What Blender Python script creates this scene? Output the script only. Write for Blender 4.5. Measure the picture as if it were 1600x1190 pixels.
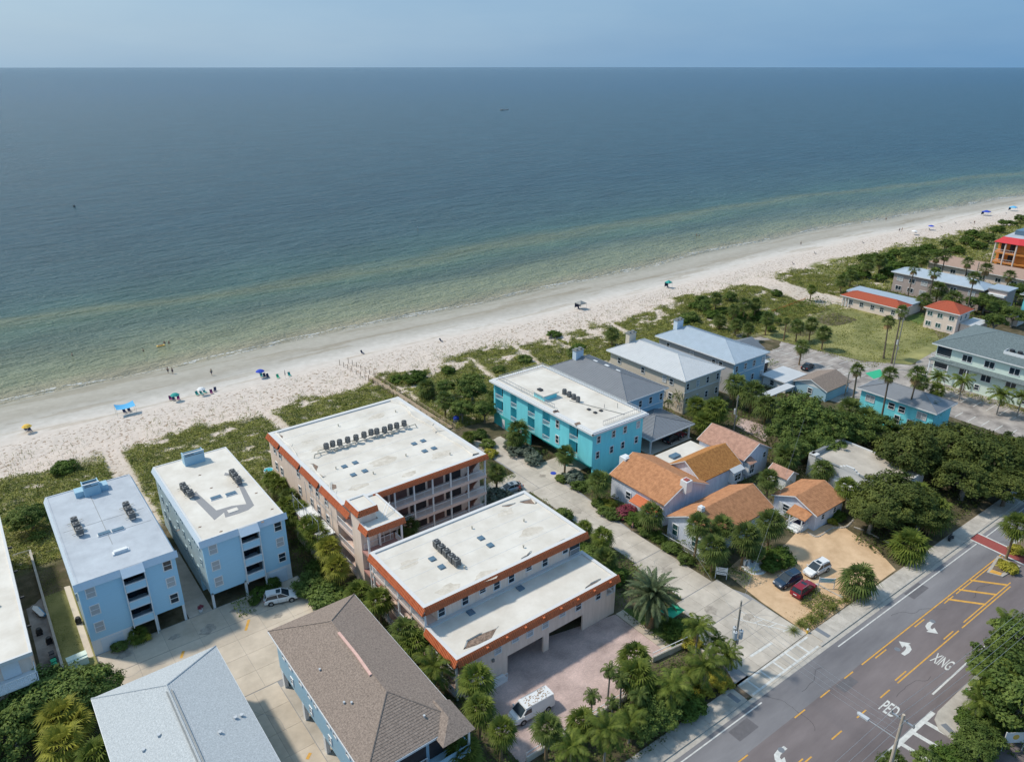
import bpy, math, random
import numpy as np
from mathutils import Vector
random.seed(7); np.random.seed(7)
PI=math.pi; R=math.radians
for o in list(bpy.data.objects): bpy.data.objects.remove(o)
SC=bpy.context.scene; COL=SC.collection
# ------------------------------------------------------------------ camera
CF=1170.; CP=math.atan(491/CF); AZ=R(37.3); CH=70.
cam=bpy.data.cameras.new('camera'); co=bpy.data.objects.new('camera',cam); COL.objects.link(co)
cam.sensor_width=36; cam.lens=CF/1600*36; cam.clip_start=1; cam.clip_end=90000
co.location=(0,0,CH); co.rotation_euler=(R(90)-CP,0,-AZ); SC.camera=co
def at(px,py,z=0.):
    "point of the place at height z seen at photograph position px,py"
    x=px-800;y=595-py
    fw=CF*math.cos(CP)+y*math.sin(CP); up=-CF*math.sin(CP)+y*math.cos(CP)
    t=(z-CH)/up; f=fw*t; r=x*t
    return (f*math.sin(AZ)+r*math.cos(AZ), f*math.cos(AZ)-r*math.sin(AZ))
# ------------------------------------------------------------------ sky and sun
SUN=Vector((0.50,-0.60,-1.02)).normalized()
elev=math.asin(-SUN.z); srot=math.atan2(-SUN.x,-SUN.y)
W=bpy.data.worlds.new("World"); SC.world=W; W.use_nodes=True
nt=W.node_tree; nt.nodes.clear()
def N(t,ty,**k):
    n=t.nodes.new(ty)
    for a,b in k.items(): setattr(n,a,b)
    return n
sky=N(nt,'ShaderNodeTexSky',sky_type='NISHITA',sun_disc=False,sun_elevation=elev,sun_rotation=srot,altitude=70,air_density=1.2,dust_density=2.2,ozone_density=1.6)
bg=N(nt,'ShaderNodeBackground'); bg.inputs[1].default_value=0.15
out=N(nt,'ShaderNodeOutputWorld')
tc=N(nt,'ShaderNodeTexCoord'); mp=N(nt,'ShaderNodeMapping'); mp.inputs['Scale'].default_value=(1.2,1.2,5.0)
nz=N(nt,'ShaderNodeTexNoise'); nz.inputs['Scale'].default_value=1.6; nz.inputs['Detail'].default_value=5; nz.inputs['Roughness'].default_value=.5
cr=N(nt,'ShaderNodeValToRGB'); cr.color_ramp.elements[0].position=.30; cr.color_ramp.elements[0].color=(.86,.86,.86,1); cr.color_ramp.elements[1].position=.72; cr.color_ramp.elements[1].color=(.97,.97,.97,1)
mx=N(nt,'ShaderNodeMixRGB'); g1=N(nt,'ShaderNodeMixRGB'); g1.inputs['Color1'].default_value=(.48,1.30,2.45,1); g1.inputs['Color2'].default_value=(1.65,2.38,3.05,1)
dt=N(nt,'ShaderNodeVectorMath',operation='DOT_PRODUCT'); dt.inputs[1].default_value=(-SUN.x,-SUN.y,.35)
ma=N(nt,'ShaderNodeMapRange'); ma.inputs['From Min'].default_value=-.30; ma.inputs['From Max'].default_value=.55
nz2=N(nt,'ShaderNodeTexNoise'); nz2.inputs['Scale'].default_value=3.1; nz2.inputs['Detail'].default_value=6; md=N(nt,'ShaderNodeMath',operation='MULTIPLY_ADD'); md.inputs[1].default_value=.55; md.inputs[2].default_value=-.27; ad=N(nt,'ShaderNodeMath',operation='ADD'); ad.use_clamp=True
L=nt.links.new
L(tc.outputs['Generated'],dt.inputs[0]); L(dt.outputs['Value'],ma.inputs['Value']); L(mp.outputs[0],nz2.inputs['Vector']); L(nz2.outputs['Fac'],md.inputs[0]); L(md.outputs[0],ad.inputs[0]); L(ma.outputs[0],ad.inputs[1]); L(ad.outputs[0],g1.inputs['Fac']); L(g1.outputs[0],mx.inputs['Color2']); L(tc.outputs['Generated'],mp.inputs['Vector']); L(mp.outputs[0],nz.inputs['Vector']); L(nz.outputs['Fac'],cr.inputs[0])
L(cr.outputs[0],mx.inputs['Fac']); L(sky.outputs[0],mx.inputs['Color1']); L(mx.outputs[0],bg.inputs[0]); L(bg.outputs[0],out.inputs[0])
sl=bpy.data.lights.new('sun','SUN'); sl.energy=2.2; sl.angle=R(4); sl.color=(1,.92,.79)
so=bpy.data.objects.new('sun',sl); COL.objects.link(so); so.rotation_euler=SUN.to_track_quat('-Z','Y').to_euler()
vs=SC.view_settings; vs.view_transform='Standard'; vs.look='None'; vs.gamma=1; vs.use_curve_mapping=False; vs.exposure=0.62
SC.cycles.max_bounces=6; SC.cycles.diffuse_bounces=3
# ------------------------------------------------------------------ materials
M={}
def mat(name,c,rough=.8,var=.12,scale=1.5,c2=None,bump=0.,bscale=20.,metal=0.,rnd=0.,detail=4,spec=None,stretch=None):
    """procedural surface: base colour broken up by two noises, optional second colour, bump and per-object variation"""
    m=bpy.data.materials.new(name); m.use_nodes=True; t=m.node_tree; b=t.nodes['Principled BSDF']; l=t.links.new
    b.inputs['Roughness'].default_value=rough; b.inputs['Metallic'].default_value=metal
    if spec is not None: b.inputs['Specular IOR Level'].default_value=spec
    geo=N(t,'ShaderNodeNewGeometry'); src=geo.outputs['Position']
    if stretch:
        mm=N(t,'ShaderNodeMapping'); mm.inputs['Scale'].default_value=stretch; l(src,mm.inputs['Vector']); src=mm.outputs[0]
    n1=N(t,'ShaderNodeTexNoise'); n1.inputs['Scale'].default_value=scale; n1.inputs['Detail'].default_value=detail; n1.inputs['Roughness'].default_value=.65
    l(src,n1.inputs['Vector'])
    rp=N(t,'ShaderNodeValToRGB'); l(n1.outputs['Fac'],rp.inputs[0])
    rp.color_ramp.elements[0].position=.3; rp.color_ramp.elements[1].position=.7
    a=[max(0,v*(1-var)) for v in c]; d=[min(1,v*(1+var)) for v in (c2 or c)]
    rp.color_ramp.elements[0].color=(*a,1); rp.color_ramp.elements[1].color=(*d,1)
    col=rp.outputs[0]
    if rnd:
        oi=N(t,'ShaderNodeObjectInfo'); mr=N(t,'ShaderNodeMapRange'); mr.inputs['To Min'].default_value=1-rnd; mr.inputs['To Max'].default_value=1+rnd
        l(oi.outputs['Random'],mr.inputs['Value']); v=N(t,'ShaderNodeHueSaturation'); l(mr.outputs[0],v.inputs['Value']); l(col,v.inputs['Color']); col=v.outputs[0]
    l(col,b.inputs['Base Color'])
    if bump:
        n2=N(t,'ShaderNodeTexNoise'); n2.inputs['Scale'].default_value=bscale; n2.inputs['Detail'].default_value=3; l(src,n2.inputs['Vector'])
        bp=N(t,'ShaderNodeBump'); bp.inputs['Strength'].default_value=.6; bp.inputs['Distance'].default_value=bump; l(n2.outputs['Fac'],bp.inputs['Height']); l(bp.outputs[0],b.inputs['Normal'])
    M[name]=m; return m
mat('white_roof',(.60,.55,.48),.7,.07,.22,(.70,.665,.61),.01,3,detail=10)
mat('roof_pond',(.52,.46,.38),.7,.10,1.2,(.62,.57,.50),detail=9)
mat('rim_white',(.62,.62,.62),.6,.05,3)
mat('bluegrey_roof',(.40,.435,.485),.6,.07,.4,(.46,.50,.55),.01,3,detail=8)
mat('grey_walk',(.27,.27,.28),.8,.12,8)
mat('stain',(.14,.095,.07),.8,.4,3,(.24,.17,.13),.02,6)
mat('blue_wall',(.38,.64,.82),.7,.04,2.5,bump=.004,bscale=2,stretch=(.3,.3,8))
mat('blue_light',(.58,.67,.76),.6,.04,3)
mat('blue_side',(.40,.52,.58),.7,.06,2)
mat('trim_white',(.72,.74,.76),.5,.04,6)
mat('salmon',(.80,.63,.52),.85,.06,1.2,(.86,.70,.60),.008,9,stretch=(1.6,1.6,.22),detail=8)
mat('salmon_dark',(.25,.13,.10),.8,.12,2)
mat('floor_red',(.42,.22,.19),.8,.08,4)
mat('pinkslab',(.76,.58,.51),.8,.06,3)
mat('terracotta',(.50,.125,.045),.75,.10,5,(.56,.16,.06),.01,14)
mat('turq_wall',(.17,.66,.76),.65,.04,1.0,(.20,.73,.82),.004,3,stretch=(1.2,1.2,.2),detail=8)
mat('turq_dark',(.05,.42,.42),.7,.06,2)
mat('glass',(.025,.04,.055),.12,.3,3)
mat('glass_green',(.04,.10,.10),.12,.3,3)
mat('blind',(.42,.44,.46),.6,.08,8)
mat('gallery_shade',(.15,.085,.075),.8,.3,1)  # brown of the gallery screens, deepened with the shade of the recess
mat('recess_shade',(.035,.032,.035),.8,.3,1)  # near-black that puts the shade of deep recesses into the colour
mat('skylight',(.10,.17,.24),.2,.25,6)
mat('ac_grey',(.26,.27,.27),.55,.15,5,metal=.3)
mat('ac_dark',(.05,.05,.055),.5,.3,8,metal=.3)
mat('pipe',(.45,.42,.35),.5,.2,4)
mat('metal_grey',(.22,.23,.25),.45,.06,.6,metal=.25)
mat('metal_white',(.58,.59,.60),.45,.05,.6,metal=.15)
mat('metal_blue',(.42,.49,.56),.42,.07,.6,metal=.2)
mat('beige_wall',(.62,.55,.46),.8,.05,1.5)
mat('grey_wall',(.44,.44,.45),.8,.05,1.5)
mat('house_blue',(.32,.50,.62),.75,.04,2,stretch=(.3,.3,8),bump=.004,bscale=2)
mat('lilac',(.58,.62,.74),.8,.06,1.2,(.70,.74,.83),.006,5,stretch=(1.5,1.5,.3),detail=8)
mat('shingle_orange',(.37,.165,.075),.9,.16,1.6,(.47,.225,.11),.02,9,detail=9)
mat('shingle_pink',(.36,.205,.15),.9,.16,1.6,(.44,.255,.19),.02,9,detail=9)
mat('shingle_gold',(.34,.135,.035),.9,.22,2.5,(.44,.20,.055),.02,9,detail=9)
mat('shingle_brown',(.20,.155,.13),.9,.35,6,(.27,.215,.18),.02,14,detail=9)
mat('shingle_grey',(.38,.415,.44),.9,.20,7,(.48,.51,.53),.02,14,detail=9)
mat('shingle_slate',(.11,.15,.16),.85,.2,3,(.15,.19,.20),.02,12)
mat('mint',(.68,.80,.72),.75,.04,2)
mat('red_tile',(.36,.075,.035),.8,.2,5)
mat('pink_wall',(.76,.64,.57),.85,.05,1.5)
mat('mauve_wall',(.42,.35,.33),.85,.05,1.5)
mat('tan_roof',(.36,.25,.20),.9,.12,3)
mat('orange_wall',(.62,.24,.05),.8,.08,1)
mat('crimson',(.55,.03,.04),.6,.1,2)
mat('concrete',(.46,.39,.31),.85,.12,.22,(.56,.48,.39),.006,12,rnd=.07,detail=9)
mat('concrete_cool',(.42,.375,.32),.85,.14,.3,(.51,.46,.40),.006,12,rnd=.07,detail=9)
mat('sidewalk',(.40,.365,.32),.85,.12,.6,(.50,.46,.41),.006,12,rnd=.10,detail=8)
mat('asphalt',(.155,.15,.165),.9,.22,.16,(.20,.195,.205),.006,30,detail=9,stretch=(.25,1,1))
mat('asphalt_warm',(.135,.112,.115),.9,.22,.16,(.175,.15,.152),.006,30,detail=9,stretch=(.25,1,1))
mat('lot_asphalt',(.22,.195,.185),.9,.3,.25,(.38,.345,.32),.006,30,detail=10)
mat('paint_white',(.58,.58,.56),.7,.20,1.8,detail=9)
mat('paint_yellow',(.62,.33,.06),.7,.20,1.8,detail=9)
mat('brick_red',(.30,.07,.06),.8,.12,4,bump=.01,bscale=10)
mat('sand_lot',(.52,.345,.20),.95,.10,.35,(.62,.44,.28),.03,3,detail=10)
mat('soil',(.13,.09,.065),.95,.4,.5,(.20,.15,.10),.03,3,detail=8)
mat('lawn',(.06,.11,.02),.95,.3,.8,(.10,.15,.03),.03,6,detail=8)
mat('drygrass',(.12,.15,.035),.95,.35,.10,(.27,.25,.10),.04,5,detail=10)
mat('deck_wood',(.40,.31,.22),.85,.2,3,rnd=.1)
mat('post_wood',(.20,.15,.11),.85,.25,5)
mat('conc_stain',(.26,.23,.20),.85,.12,1.2,(.42,.375,.32),detail=10)
mat('patch',(.125,.12,.13),.9,.12,2)
mat('kerb',(.42,.39,.35),.85,.15,1.5,rnd=.05)
mat('black',(.02,.02,.022),.5,.2,4)
mat('steel',(.45,.46,.47),.4,.1,6,metal=.6)
mat('transformer',(.50,.53,.56),.4,.08,4)
mat('trunk',(.15,.12,.09),.95,.4,6,bump=.03,bscale=14)
mat('trunk_grey',(.26,.24,.21),.9,.25,5,bump=.02,bscale=14)
mat('boot',(.22,.15,.08),.95,.5,9,bump=.03,bscale=14)
mat('deadfrond',(.34,.22,.10),.9,.35,6)
mat('pool_water',(.05,.36,.42),.08,.1,2)
mat('pool_tile',(.52,.30,.20),.8,.15,4)
mat('rust',(.30,.21,.14),.8,.3,6,(.40,.30,.22))
mat('rubber',(.025,.025,.027),.8,.2,8)
mat('rim',(.42,.43,.44),.35,.1,8,metal=.7)
mat('car_white',(.70,.71,.72),.3,.03,2); mat('car_silver',(.42,.45,.47),.3,.03,2,metal=.5)
mat('car_navy',(.02,.045,.085),.25,.05,2); mat('car_red',(.24,.015,.03),.28,.05,2); mat('car_black',(.02,.02,.025),.25,.05,2)
mat('lens_red',(.35,.02,.02),.3,.1,8); mat('lens_clear',(.6,.62,.65),.2,.1,8)
mat('membrane_pink',(.66,.42,.36),.8,.1,2)
mat('skin',(.40,.24,.16),.7,.1,8); mat('hair',(.05,.035,.025),.8,.2,9)
for k,c in dict(sky_blue=(.10,.42,.72),teal=(.02,.30,.27),blue=(.02,.06,.45),green=(.03,.40,.22),yellow=(.75,.48,.08),purple=(.22,.03,.14),navy=(.03,.04,.09),pink=(.60,.20,.25),white=(.75,.75,.75),red=(.50,.03,.03),gold=(.70,.45,.10)).items(): mat('cloth_'+k,c,.8,.08,4)
def leafmat(name,a,b,scale=.9,rnd=.12,rough=.55,trans=.25):
    m=mat(name,a,rough,.25,scale,b,rnd=rnd,detail=6); t=m.node_tree; bs=t.nodes['Principled BSDF']
    tr=N(t,'ShaderNodeBsdfTranslucent'); ms=N(t,'ShaderNodeMixShader'); ms.inputs[0].default_value=trans
    src=bs.inputs['Base Color'].links[0].from_socket; t.links.new(src,tr.inputs[0])
    o=[n for n in t.nodes if n.type=='OUTPUT_MATERIAL'][0]
    t.links.new(bs.outputs[0],ms.inputs[1]); t.links.new(tr.outputs[0],ms.inputs[2]); t.links.new(ms.outputs[0],o.inputs[0])
    bs.inputs['Specular IOR Level'].default_value=.12; return m
leafmat('leaf_palm',(.040,.085,.022),(.15,.185,.05),1.6)
leafmat('leaf_palm_bright',(.055,.11,.018),(.17,.20,.04),1.6)
leafmat('leaf_palm_yellow',(.15,.18,.025),(.30,.29,.05),1.6)
leafmat('leaf_palm_blue',(.07,.10,.055),(.14,.18,.09),1.6)
leafmat('leaf_oak',(.028,.060,.016),(.15,.175,.045),.30)
leafmat('leaf_tree',(.045,.10,.024),(.17,.22,.055),.35)
leafmat('leaf_grape',(.045,.095,.018),(.12,.18,.035),.9)
leafmat('leaf_silver',(.10,.13,.10),(.20,.24,.19),1.2)
leafmat('leaf_yellow',(.22,.22,.03),(.42,.38,.06),1.2)
leafmat('leaf_dune',(.075,.135,.018),(.34,.33,.095),.55,rnd=0)
leafmat('leaf_flower',(.10,.08,.04),(.50,.09,.17),2.5)
leafmat('leaf_grass',(.12,.16,.03),(.24,.26,.07),1.2)
# brick pavers: bonded pattern with joints
def brickmat(name,c1,c2,mortar,sc,bw=.5,rh=.25):
    m=bpy.data.materials.new(name); m.use_nodes=True; t=m.node_tree; b=t.nodes['Principled BSDF']; b.inputs['Roughness'].default_value=.85; l=t.links.new
    g=N(t,'ShaderNodeNewGeometry'); br=N(t,'ShaderNodeTexBrick'); br.inputs['Scale'].default_value=sc
    br.inputs['Color1'].default_value=(*c1,1); br.inputs['Color2'].default_value=(*c2,1); br.inputs['Mortar'].default_value=(*mortar,1); br.inputs['Mortar Size'].default_value=.03
    br.inputs['Brick Width'].default_value=bw; br.inputs['Row Height'].default_value=rh; l(g.outputs['Position'],br.inputs['Vector'])
    n=N(t,'ShaderNodeTexNoise'); n.inputs['Scale'].default_value=.35; n.inputs['Detail'].default_value=9; l(g.outputs['Position'],n.inputs['Vector'])
    mr=N(t,'ShaderNodeMapRange'); mr.inputs['From Min'].default_value=.3; mr.inputs['From Max'].default_value=.7; mr.inputs['To Min'].default_value=.72; mr.inputs['To Max'].default_value=1.2; l(n.outputs['Fac'],mr.inputs['Value'])
    h=N(t,'ShaderNodeHueSaturation'); l(br.outputs['Color'],h.inputs['Color']); l(mr.outputs[0],h.inputs['Value']); l(h.outputs[0],b.inputs['Base Color'])
    bp=N(t,'ShaderNodeBump'); bp.inputs['Distance'].default_value=.01; l(br.outputs['Fac'],bp.inputs['Height']); bp.invert=True; l(bp.outputs[0],b.inputs['Normal']); M[name]=m
brickmat('paver',(.66,.49,.45),(.53,.385,.36),(.42,.34,.31),2.2)
# ------------------------------------------------------------------ mesh builder
class MB:
    def __init__(s): s.v=[];s.f=[]
    def quad(s,*p):
        n=len(s.v); s.v+= [tuple(q) for q in p]; s.f.append(tuple(range(n,n+len(p)))); return s
    def box(s,x0,y0,z0,x1,y1,z1):
        n=len(s.v); s.v+=[(x0,y0,z0),(x1,y0,z0),(x1,y1,z0),(x0,y1,z0),(x0,y0,z1),(x1,y0,z1),(x1,y1,z1),(x0,y1,z1)]
        s.f+=[(n,n+3,n+2,n+1),(n+4,n+5,n+6,n+7),(n,n+1,n+5,n+4),(n+1,n+2,n+6,n+5),(n+2,n+3,n+7,n+6),(n+3,n,n+4,n+7)]; return s
    def prism(s,poly,z0,z1):
        if sum(poly[i][0]*poly[(i+1)%len(poly)][1]-poly[(i+1)%len(poly)][0]*poly[i][1] for i in range(len(poly)))<0: poly=poly[::-1]
        n=len(s.v);k=len(poly); s.v+=[(p[0],p[1],z0) for p in poly]+[(p[0],p[1],z1) for p in poly]
        s.f.append(tuple(n+i for i in range(k-1,-1,-1))); s.f.append(tuple(n+k+i for i in range(k)))
        for i in range(k): j=(i+1)%k; s.f.append((n+i,n+j,n+k+j,n+k+i))
        return s
    def cyl(s,x,y,z0,z1,r,n=12,r2=None):
        r2=r if r2 is None else r2; b=len(s.v)
        for i in range(n):
            a=2*PI*i/n; s.v.append((x+r*math.cos(a),y+r*math.sin(a),z0))
        for i in range(n):
            a=2*PI*i/n; s.v.append((x+r2*math.cos(a),y+r2*math.sin(a),z1))
        for i in range(n): j=(i+1)%n; s.f.append((b+i,b+j,b+n+j,b+n+i))
        s.f.append(tuple(b+i for i in range(n-1,-1,-1))); s.f.append(tuple(b+n+i for i in range(n))); return s
    def tube(s,p,q,r,n=6,r2=None):
        r2=r if r2 is None else r2
        p=Vector(p);q=Vector(q);d=(q-p)
        if d.length<1e-6: return s
        d.normalize(); u=d.orthogonal().normalized(); w=d.cross(u); b=len(s.v)
        for c,rr in ((p,r),(q,r2)):
            for i in range(n):
                a=2*PI*i/n; s.v.append(tuple(c+u*math.cos(a)*rr+w*math.sin(a)*rr))
        for i in range(n): j=(i+1)%n; s.f.append((b+i,b+j,b+n+j,b+n+i))
        s.f.append(tuple(b+i for i in range(n-1,-1,-1))); s.f.append(tuple(b+n+i for i in range(n))); return s
    def mesh(s,name,m,off=(0,0,0),smooth=False):
        me=bpy.data.meshes.new(name); ox,oy,oz=off
        me.from_pydata([(a-ox,b-oy,c-oz) for a,b,c in s.v],[],s.f); me.materials.append(M[m] if isinstance(m,str) else m)
        if smooth: me.polygons.foreach_set('use_smooth',[True]*len(me.polygons))
        return me
OFF={}
def link(o): COL.objects.link(o); return o
def tag(o,label=None,cat=None,group=None,kind=None):
    if label: o['label']=label
    if cat: o['category']=cat
    if group: o['group']=group
    if kind: o['kind']=kind
    return o
def thing(name,label,cat,loc=(0,0,0),rz=0,group=None):
    o=link(bpy.data.objects.new(name,None)); o.location=loc; o.rotation_euler=(0,0,rz); o.empty_display_size=.5
    tag(o,label,cat,group); return o
def bthing(name,label,cat,x,y,z=0,group=None):
    o=thing(name,label,cat,(x,y,z),0,group); OFF[o]=(x,y,z); return o
def part(name,mb,m,parent=None,kind=None,smooth=False):
    off=OFF.get(parent,(0,0,0)) if parent else (0,0,0)
    me=mb.mesh(name,m,off,smooth) if isinstance(mb,MB) else mb
    o=link(bpy.data.objects.new(name,me))
    if parent: o.parent=parent
    if parent in OFF: OFF[o]=off
    if kind: o['kind']=kind
    return o
def struct(name,mb,m,parent=None): 
    o=part(name,mb,m,parent)
    if not parent: o['kind']='structure'
    return o
KC={}
def kids(o):
    if o.name not in KC: KC[o.name]=list(o.children)
    return KC[o.name]
def dup(o,loc=None,rz=None,label=None,parent=None,group=None,scale=None):
    c=link(o.copy())
    if parent is not None: c.parent=parent
    if loc is not None: c.location=loc
    if rz is not None: c.rotation_euler[2]=rz
    if label: c['label']=label
    if group: c['group']=group
    if scale: c.scale=(scale,)*3
    for k in kids(o): dup(k,parent=c)
    return c
ORD=['first','second','third','fourth','fifth','sixth','seventh','eighth','ninth','tenth','eleventh','twelfth']
# ---- windows, cached by size and kind
WC={}
def window(par,face,a,plane,z,w=.9,h=1.3,kind='double',fm='trim_white',gm=None,name='window',k=None):
    gm=gm or random.choice(['glass','glass','glass','blind'])
    key=(round(w,2),round(h,2),kind,fm,gm)
    if key not in WC:
        f=MB(); t=.12; d=.10
        f.box(-w/2-t,-d,-t,w/2+t,.02,0).box(-w/2-t,-d,h,w/2+t,.02,h+t).box(-w/2-t,-d,0,-w/2,.02,h).box(w/2,-d,0,w/2+t,.02,h)
        if kind=='double': f.box(-w/2,-d+.02,h*.5-.03,w/2,0,h*.5+.03)
        if kind=='grid':
            f.box(-w/2,-d+.02,h*.5-.03,w/2,0,h*.5+.03); f.box(-.03,-d+.025,0,.03,.005,h)
        if kind=='pair': f.box(-.05,-d+.02,0,.05,0,h)
        g=MB().box(-w/2,-.035,0,w/2,.015,h)
        WC[key]=(f.mesh('window_frame',fm),g.mesh('pane',gm))
    fo=link(bpy.data.objects.new(name,WC[key][0])); fo.parent=par
    off=OFF.get(par,(0,0,0)); rz={'S':0,'W':-PI/2,'E':PI/2,'N':PI}[face]
    p=(a,plane,z) if face in 'SN' else (plane,a,z)
    fo.location=(p[0]-off[0],p[1]-off[1],p[2]-off[2]); fo.rotation_euler=(0,0,rz)
    g=link(bpy.data.objects.new('pane',WC[key][1])); g.parent=fo
    if par.parent: # window of a part: pane would be a fourth level
        bpy.data.objects.remove(g)
    return fo
def railing(par,p,q,z,h=1.0,m='trim_white',sp=.16,mid=True):
    p=Vector((*p,z));q=Vector((*q,z));n=max(1,int((q-p).length/sp)); b=MB()
    up=Vector((0,0,1)); b.tube(p+up*h,q+up*h,.05,4); b.tube(p+up*.1,q+up*.1,.035,4)
    for i in range(n+1):
        c=p.lerp(q,i/n); big=(i%10==0 or i==n); b.tube(c+up*.1,c+up*h,.035 if big else .022,4)
    return part('railing',b,m,par)
def tiles(par,p,q,out,ztop,drop=.85,reach=.5,m='terracotta',sp=.27,name='roof_tiles'):
    """sloping strip of barrel tiles from p to q, leaning outwards"""
    p=Vector((*p,0));q=Vector((*q,0));o=Vector((*out,0)); d=(q-p); Ln=d.length; d.normalize(); b=MB(); n=int(Ln/sp)
    T=lambda s,f,h: p+d*s+o*(reach*f+h*.6)+Vector((0,0,ztop-drop*f+h))
    def qd(*a): b.quad(*a)
    qd(T(-reach*0,1,0),T(Ln,1,0),T(Ln,0,0),T(0,0,0))
    for i in range(n):
        s=(i+.5)*Ln/n; w=sp*.34; jit=random.uniform(-.01,.015)
        for f0,f1 in ((0,.36),(.34,.70),(.68,1.04)):
            A=[T(s-w,f1,.0),T(s-w*.6,f1,.075+jit),T(s+w*.6,f1,.075+jit),T(s+w,f1,.0)]
            B=[T(s-w,f0,.0),T(s-w*.6,f0,.05+jit),T(s+w*.6,f0,.05+jit),T(s+w,f0,.0)]
            for k in range(3): qd(A[k],A[k+1],B[k+1],B[k])
            qd(A[0],A[3],A[2],A[1])
    zb=ztop-drop; po=p+o*reach; qo=q+o*reach
    b.quad((*po.xy,zb),(*p.xy,zb-.05),(*q.xy,zb-.05),(*qo.xy,zb))
    return part(name,b,m,par,'stuff')
def flatroof(par,x0,y0,x1,y1,z,m='white_roof',rim='rim_white',rw=.45,rh=.28,name='roof'):
    part(name,MB().box(x0+rw,y0+rw,z-.35,x1-rw,y1-rw,z),m,par)
    b=MB().box(x0,y0,z-.35,x1,y0+rw,z+rh).box(x0,y1-rw,z-.35,x1,y1,z+rh).box(x0,y0+rw,z-.35,x0+rw,y1-rw,z+rh).box(x1-rw,y0+rw,z-.35,x1,y1-rw,z+rh)
    return part('parapet',b,rim,par)
def hip(par,x0,y0,x1,y1,ze,zr,m,hs,hn,style='plain',trim='trim_white',name='roof',rib=.45,ridge=True):
    """hip roof with its ridge along Y; hs/hn = run of the south and north hips (0 = gable)"""
    xm=(x0+x1)/2; hw=(x1-x0)/2; L_=y1-y0; th=.16
    A,B,C_,D=(x0,y0,ze),(x1,y0,ze),(x1,y1,ze),(x0,y1,ze); P=(xm,y0+hs,zr);Q=(xm,y1-hn,zr)
    b=MB()
    b.quad(A,P,Q,D); b.quad(B,C_,Q,P); b.quad(A,B,P); b.quad(C_,D,Q)
    b.v=[(a,c,d+th) for a,c,d in b.v]
    b.quad(A,D,C_,B)
    for u,v in ((A,B),(B,C_),(C_,D),(D,A)): b.quad(u,v,(v[0],v[1],v[2]+th),(u[0],u[1],u[2]+th))
    rf=part(name,b,m,par)
    f=MB(); e=.06
    f.box(x0-e,y0-e,ze-.1,x1+e,y0,ze+th-.01).box(x0-e,y1,ze-.1,x1+e,y1+e,ze+th-.01).box(x0-e,y0,ze-.1,x0,y1,ze+th-.01).box(x1,y0,ze-.1,x1+e,y1,ze+th-.01)
    part('fascia',f,trim,par)
    sl=(zr-ze)/hw
    s=MB()
    if style=='metal':
        n=int(L_/rib)
        for i in range(1,n):
            t=i*L_/n; f_=min(1,t/max(hs,1e-3),(L_-t)/max(hn,1e-3))
            for sx in (-1,1):
                e0=Vector((xm+sx*hw,y0+t,ze+th+.02)); e1=Vector((xm+sx*hw*(1-f_),y0+t,ze+th+.02+(zr-ze)*f_)); s.tube(e0,e1,.022,4)
        n=int(2*hw/rib)
        for i in range(1,n):
            t=i*2*hw/n; f_=min(1,t/hw,(2*hw-t)/hw)
            for yy,dr,hh in ((y0,1,hs),(y1,-1,hn)):
                if hh: s.tube((x0+t,yy,ze+th+.02),(x0+t,yy+dr*hh*f_,ze+th+.02+(zr-ze)*f_),.022,4)
        o=part('seam',s,m,rf if not par.parent else par,'stuff')
    if style=='shingle':
        n=max(6,int(math.hypot(hw,zr-ze)/rib))
        for i in range(n):
            f0=i/n; f1=min(1,(i+1.08)/n); dz=.035
            def ring(f,d): return [(x0+hw*f,y0+hs*f,ze+th+(zr-ze)*f+d),(x1-hw*f,y0+hs*f,ze+th+(zr-ze)*f+d),(x1-hw*f,y1-hn*f,ze+th+(zr-ze)*f+d),(x0+hw*f,y1-hn*f,ze+th+(zr-ze)*f+d)]
            a=ring(f0,dz+.01);c=ring(f1,.012);g=ring(f0,.002)
            for k in range(4):
                j=(k+1)%4; s.quad(a[k],a[j],c[j],c[k]); s.quad(g[k],g[j],a[j],a[k])
        part('shingles',s,m,rf if not par.parent else par,'stuff')
    if ridge:
        r=MB()
        for u,v in ((P,Q),(A,P),(B,P),(C_,Q),(D,Q)):
            if (u is A or u is B) and not hs: continue
            r.tube((u[0],u[1],u[2]+th+.03),(v[0],v[1],v[2]+th+.03),.09,5)
        part('ridge_cap',r,m,rf if not par.parent else par)
    return rf
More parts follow.
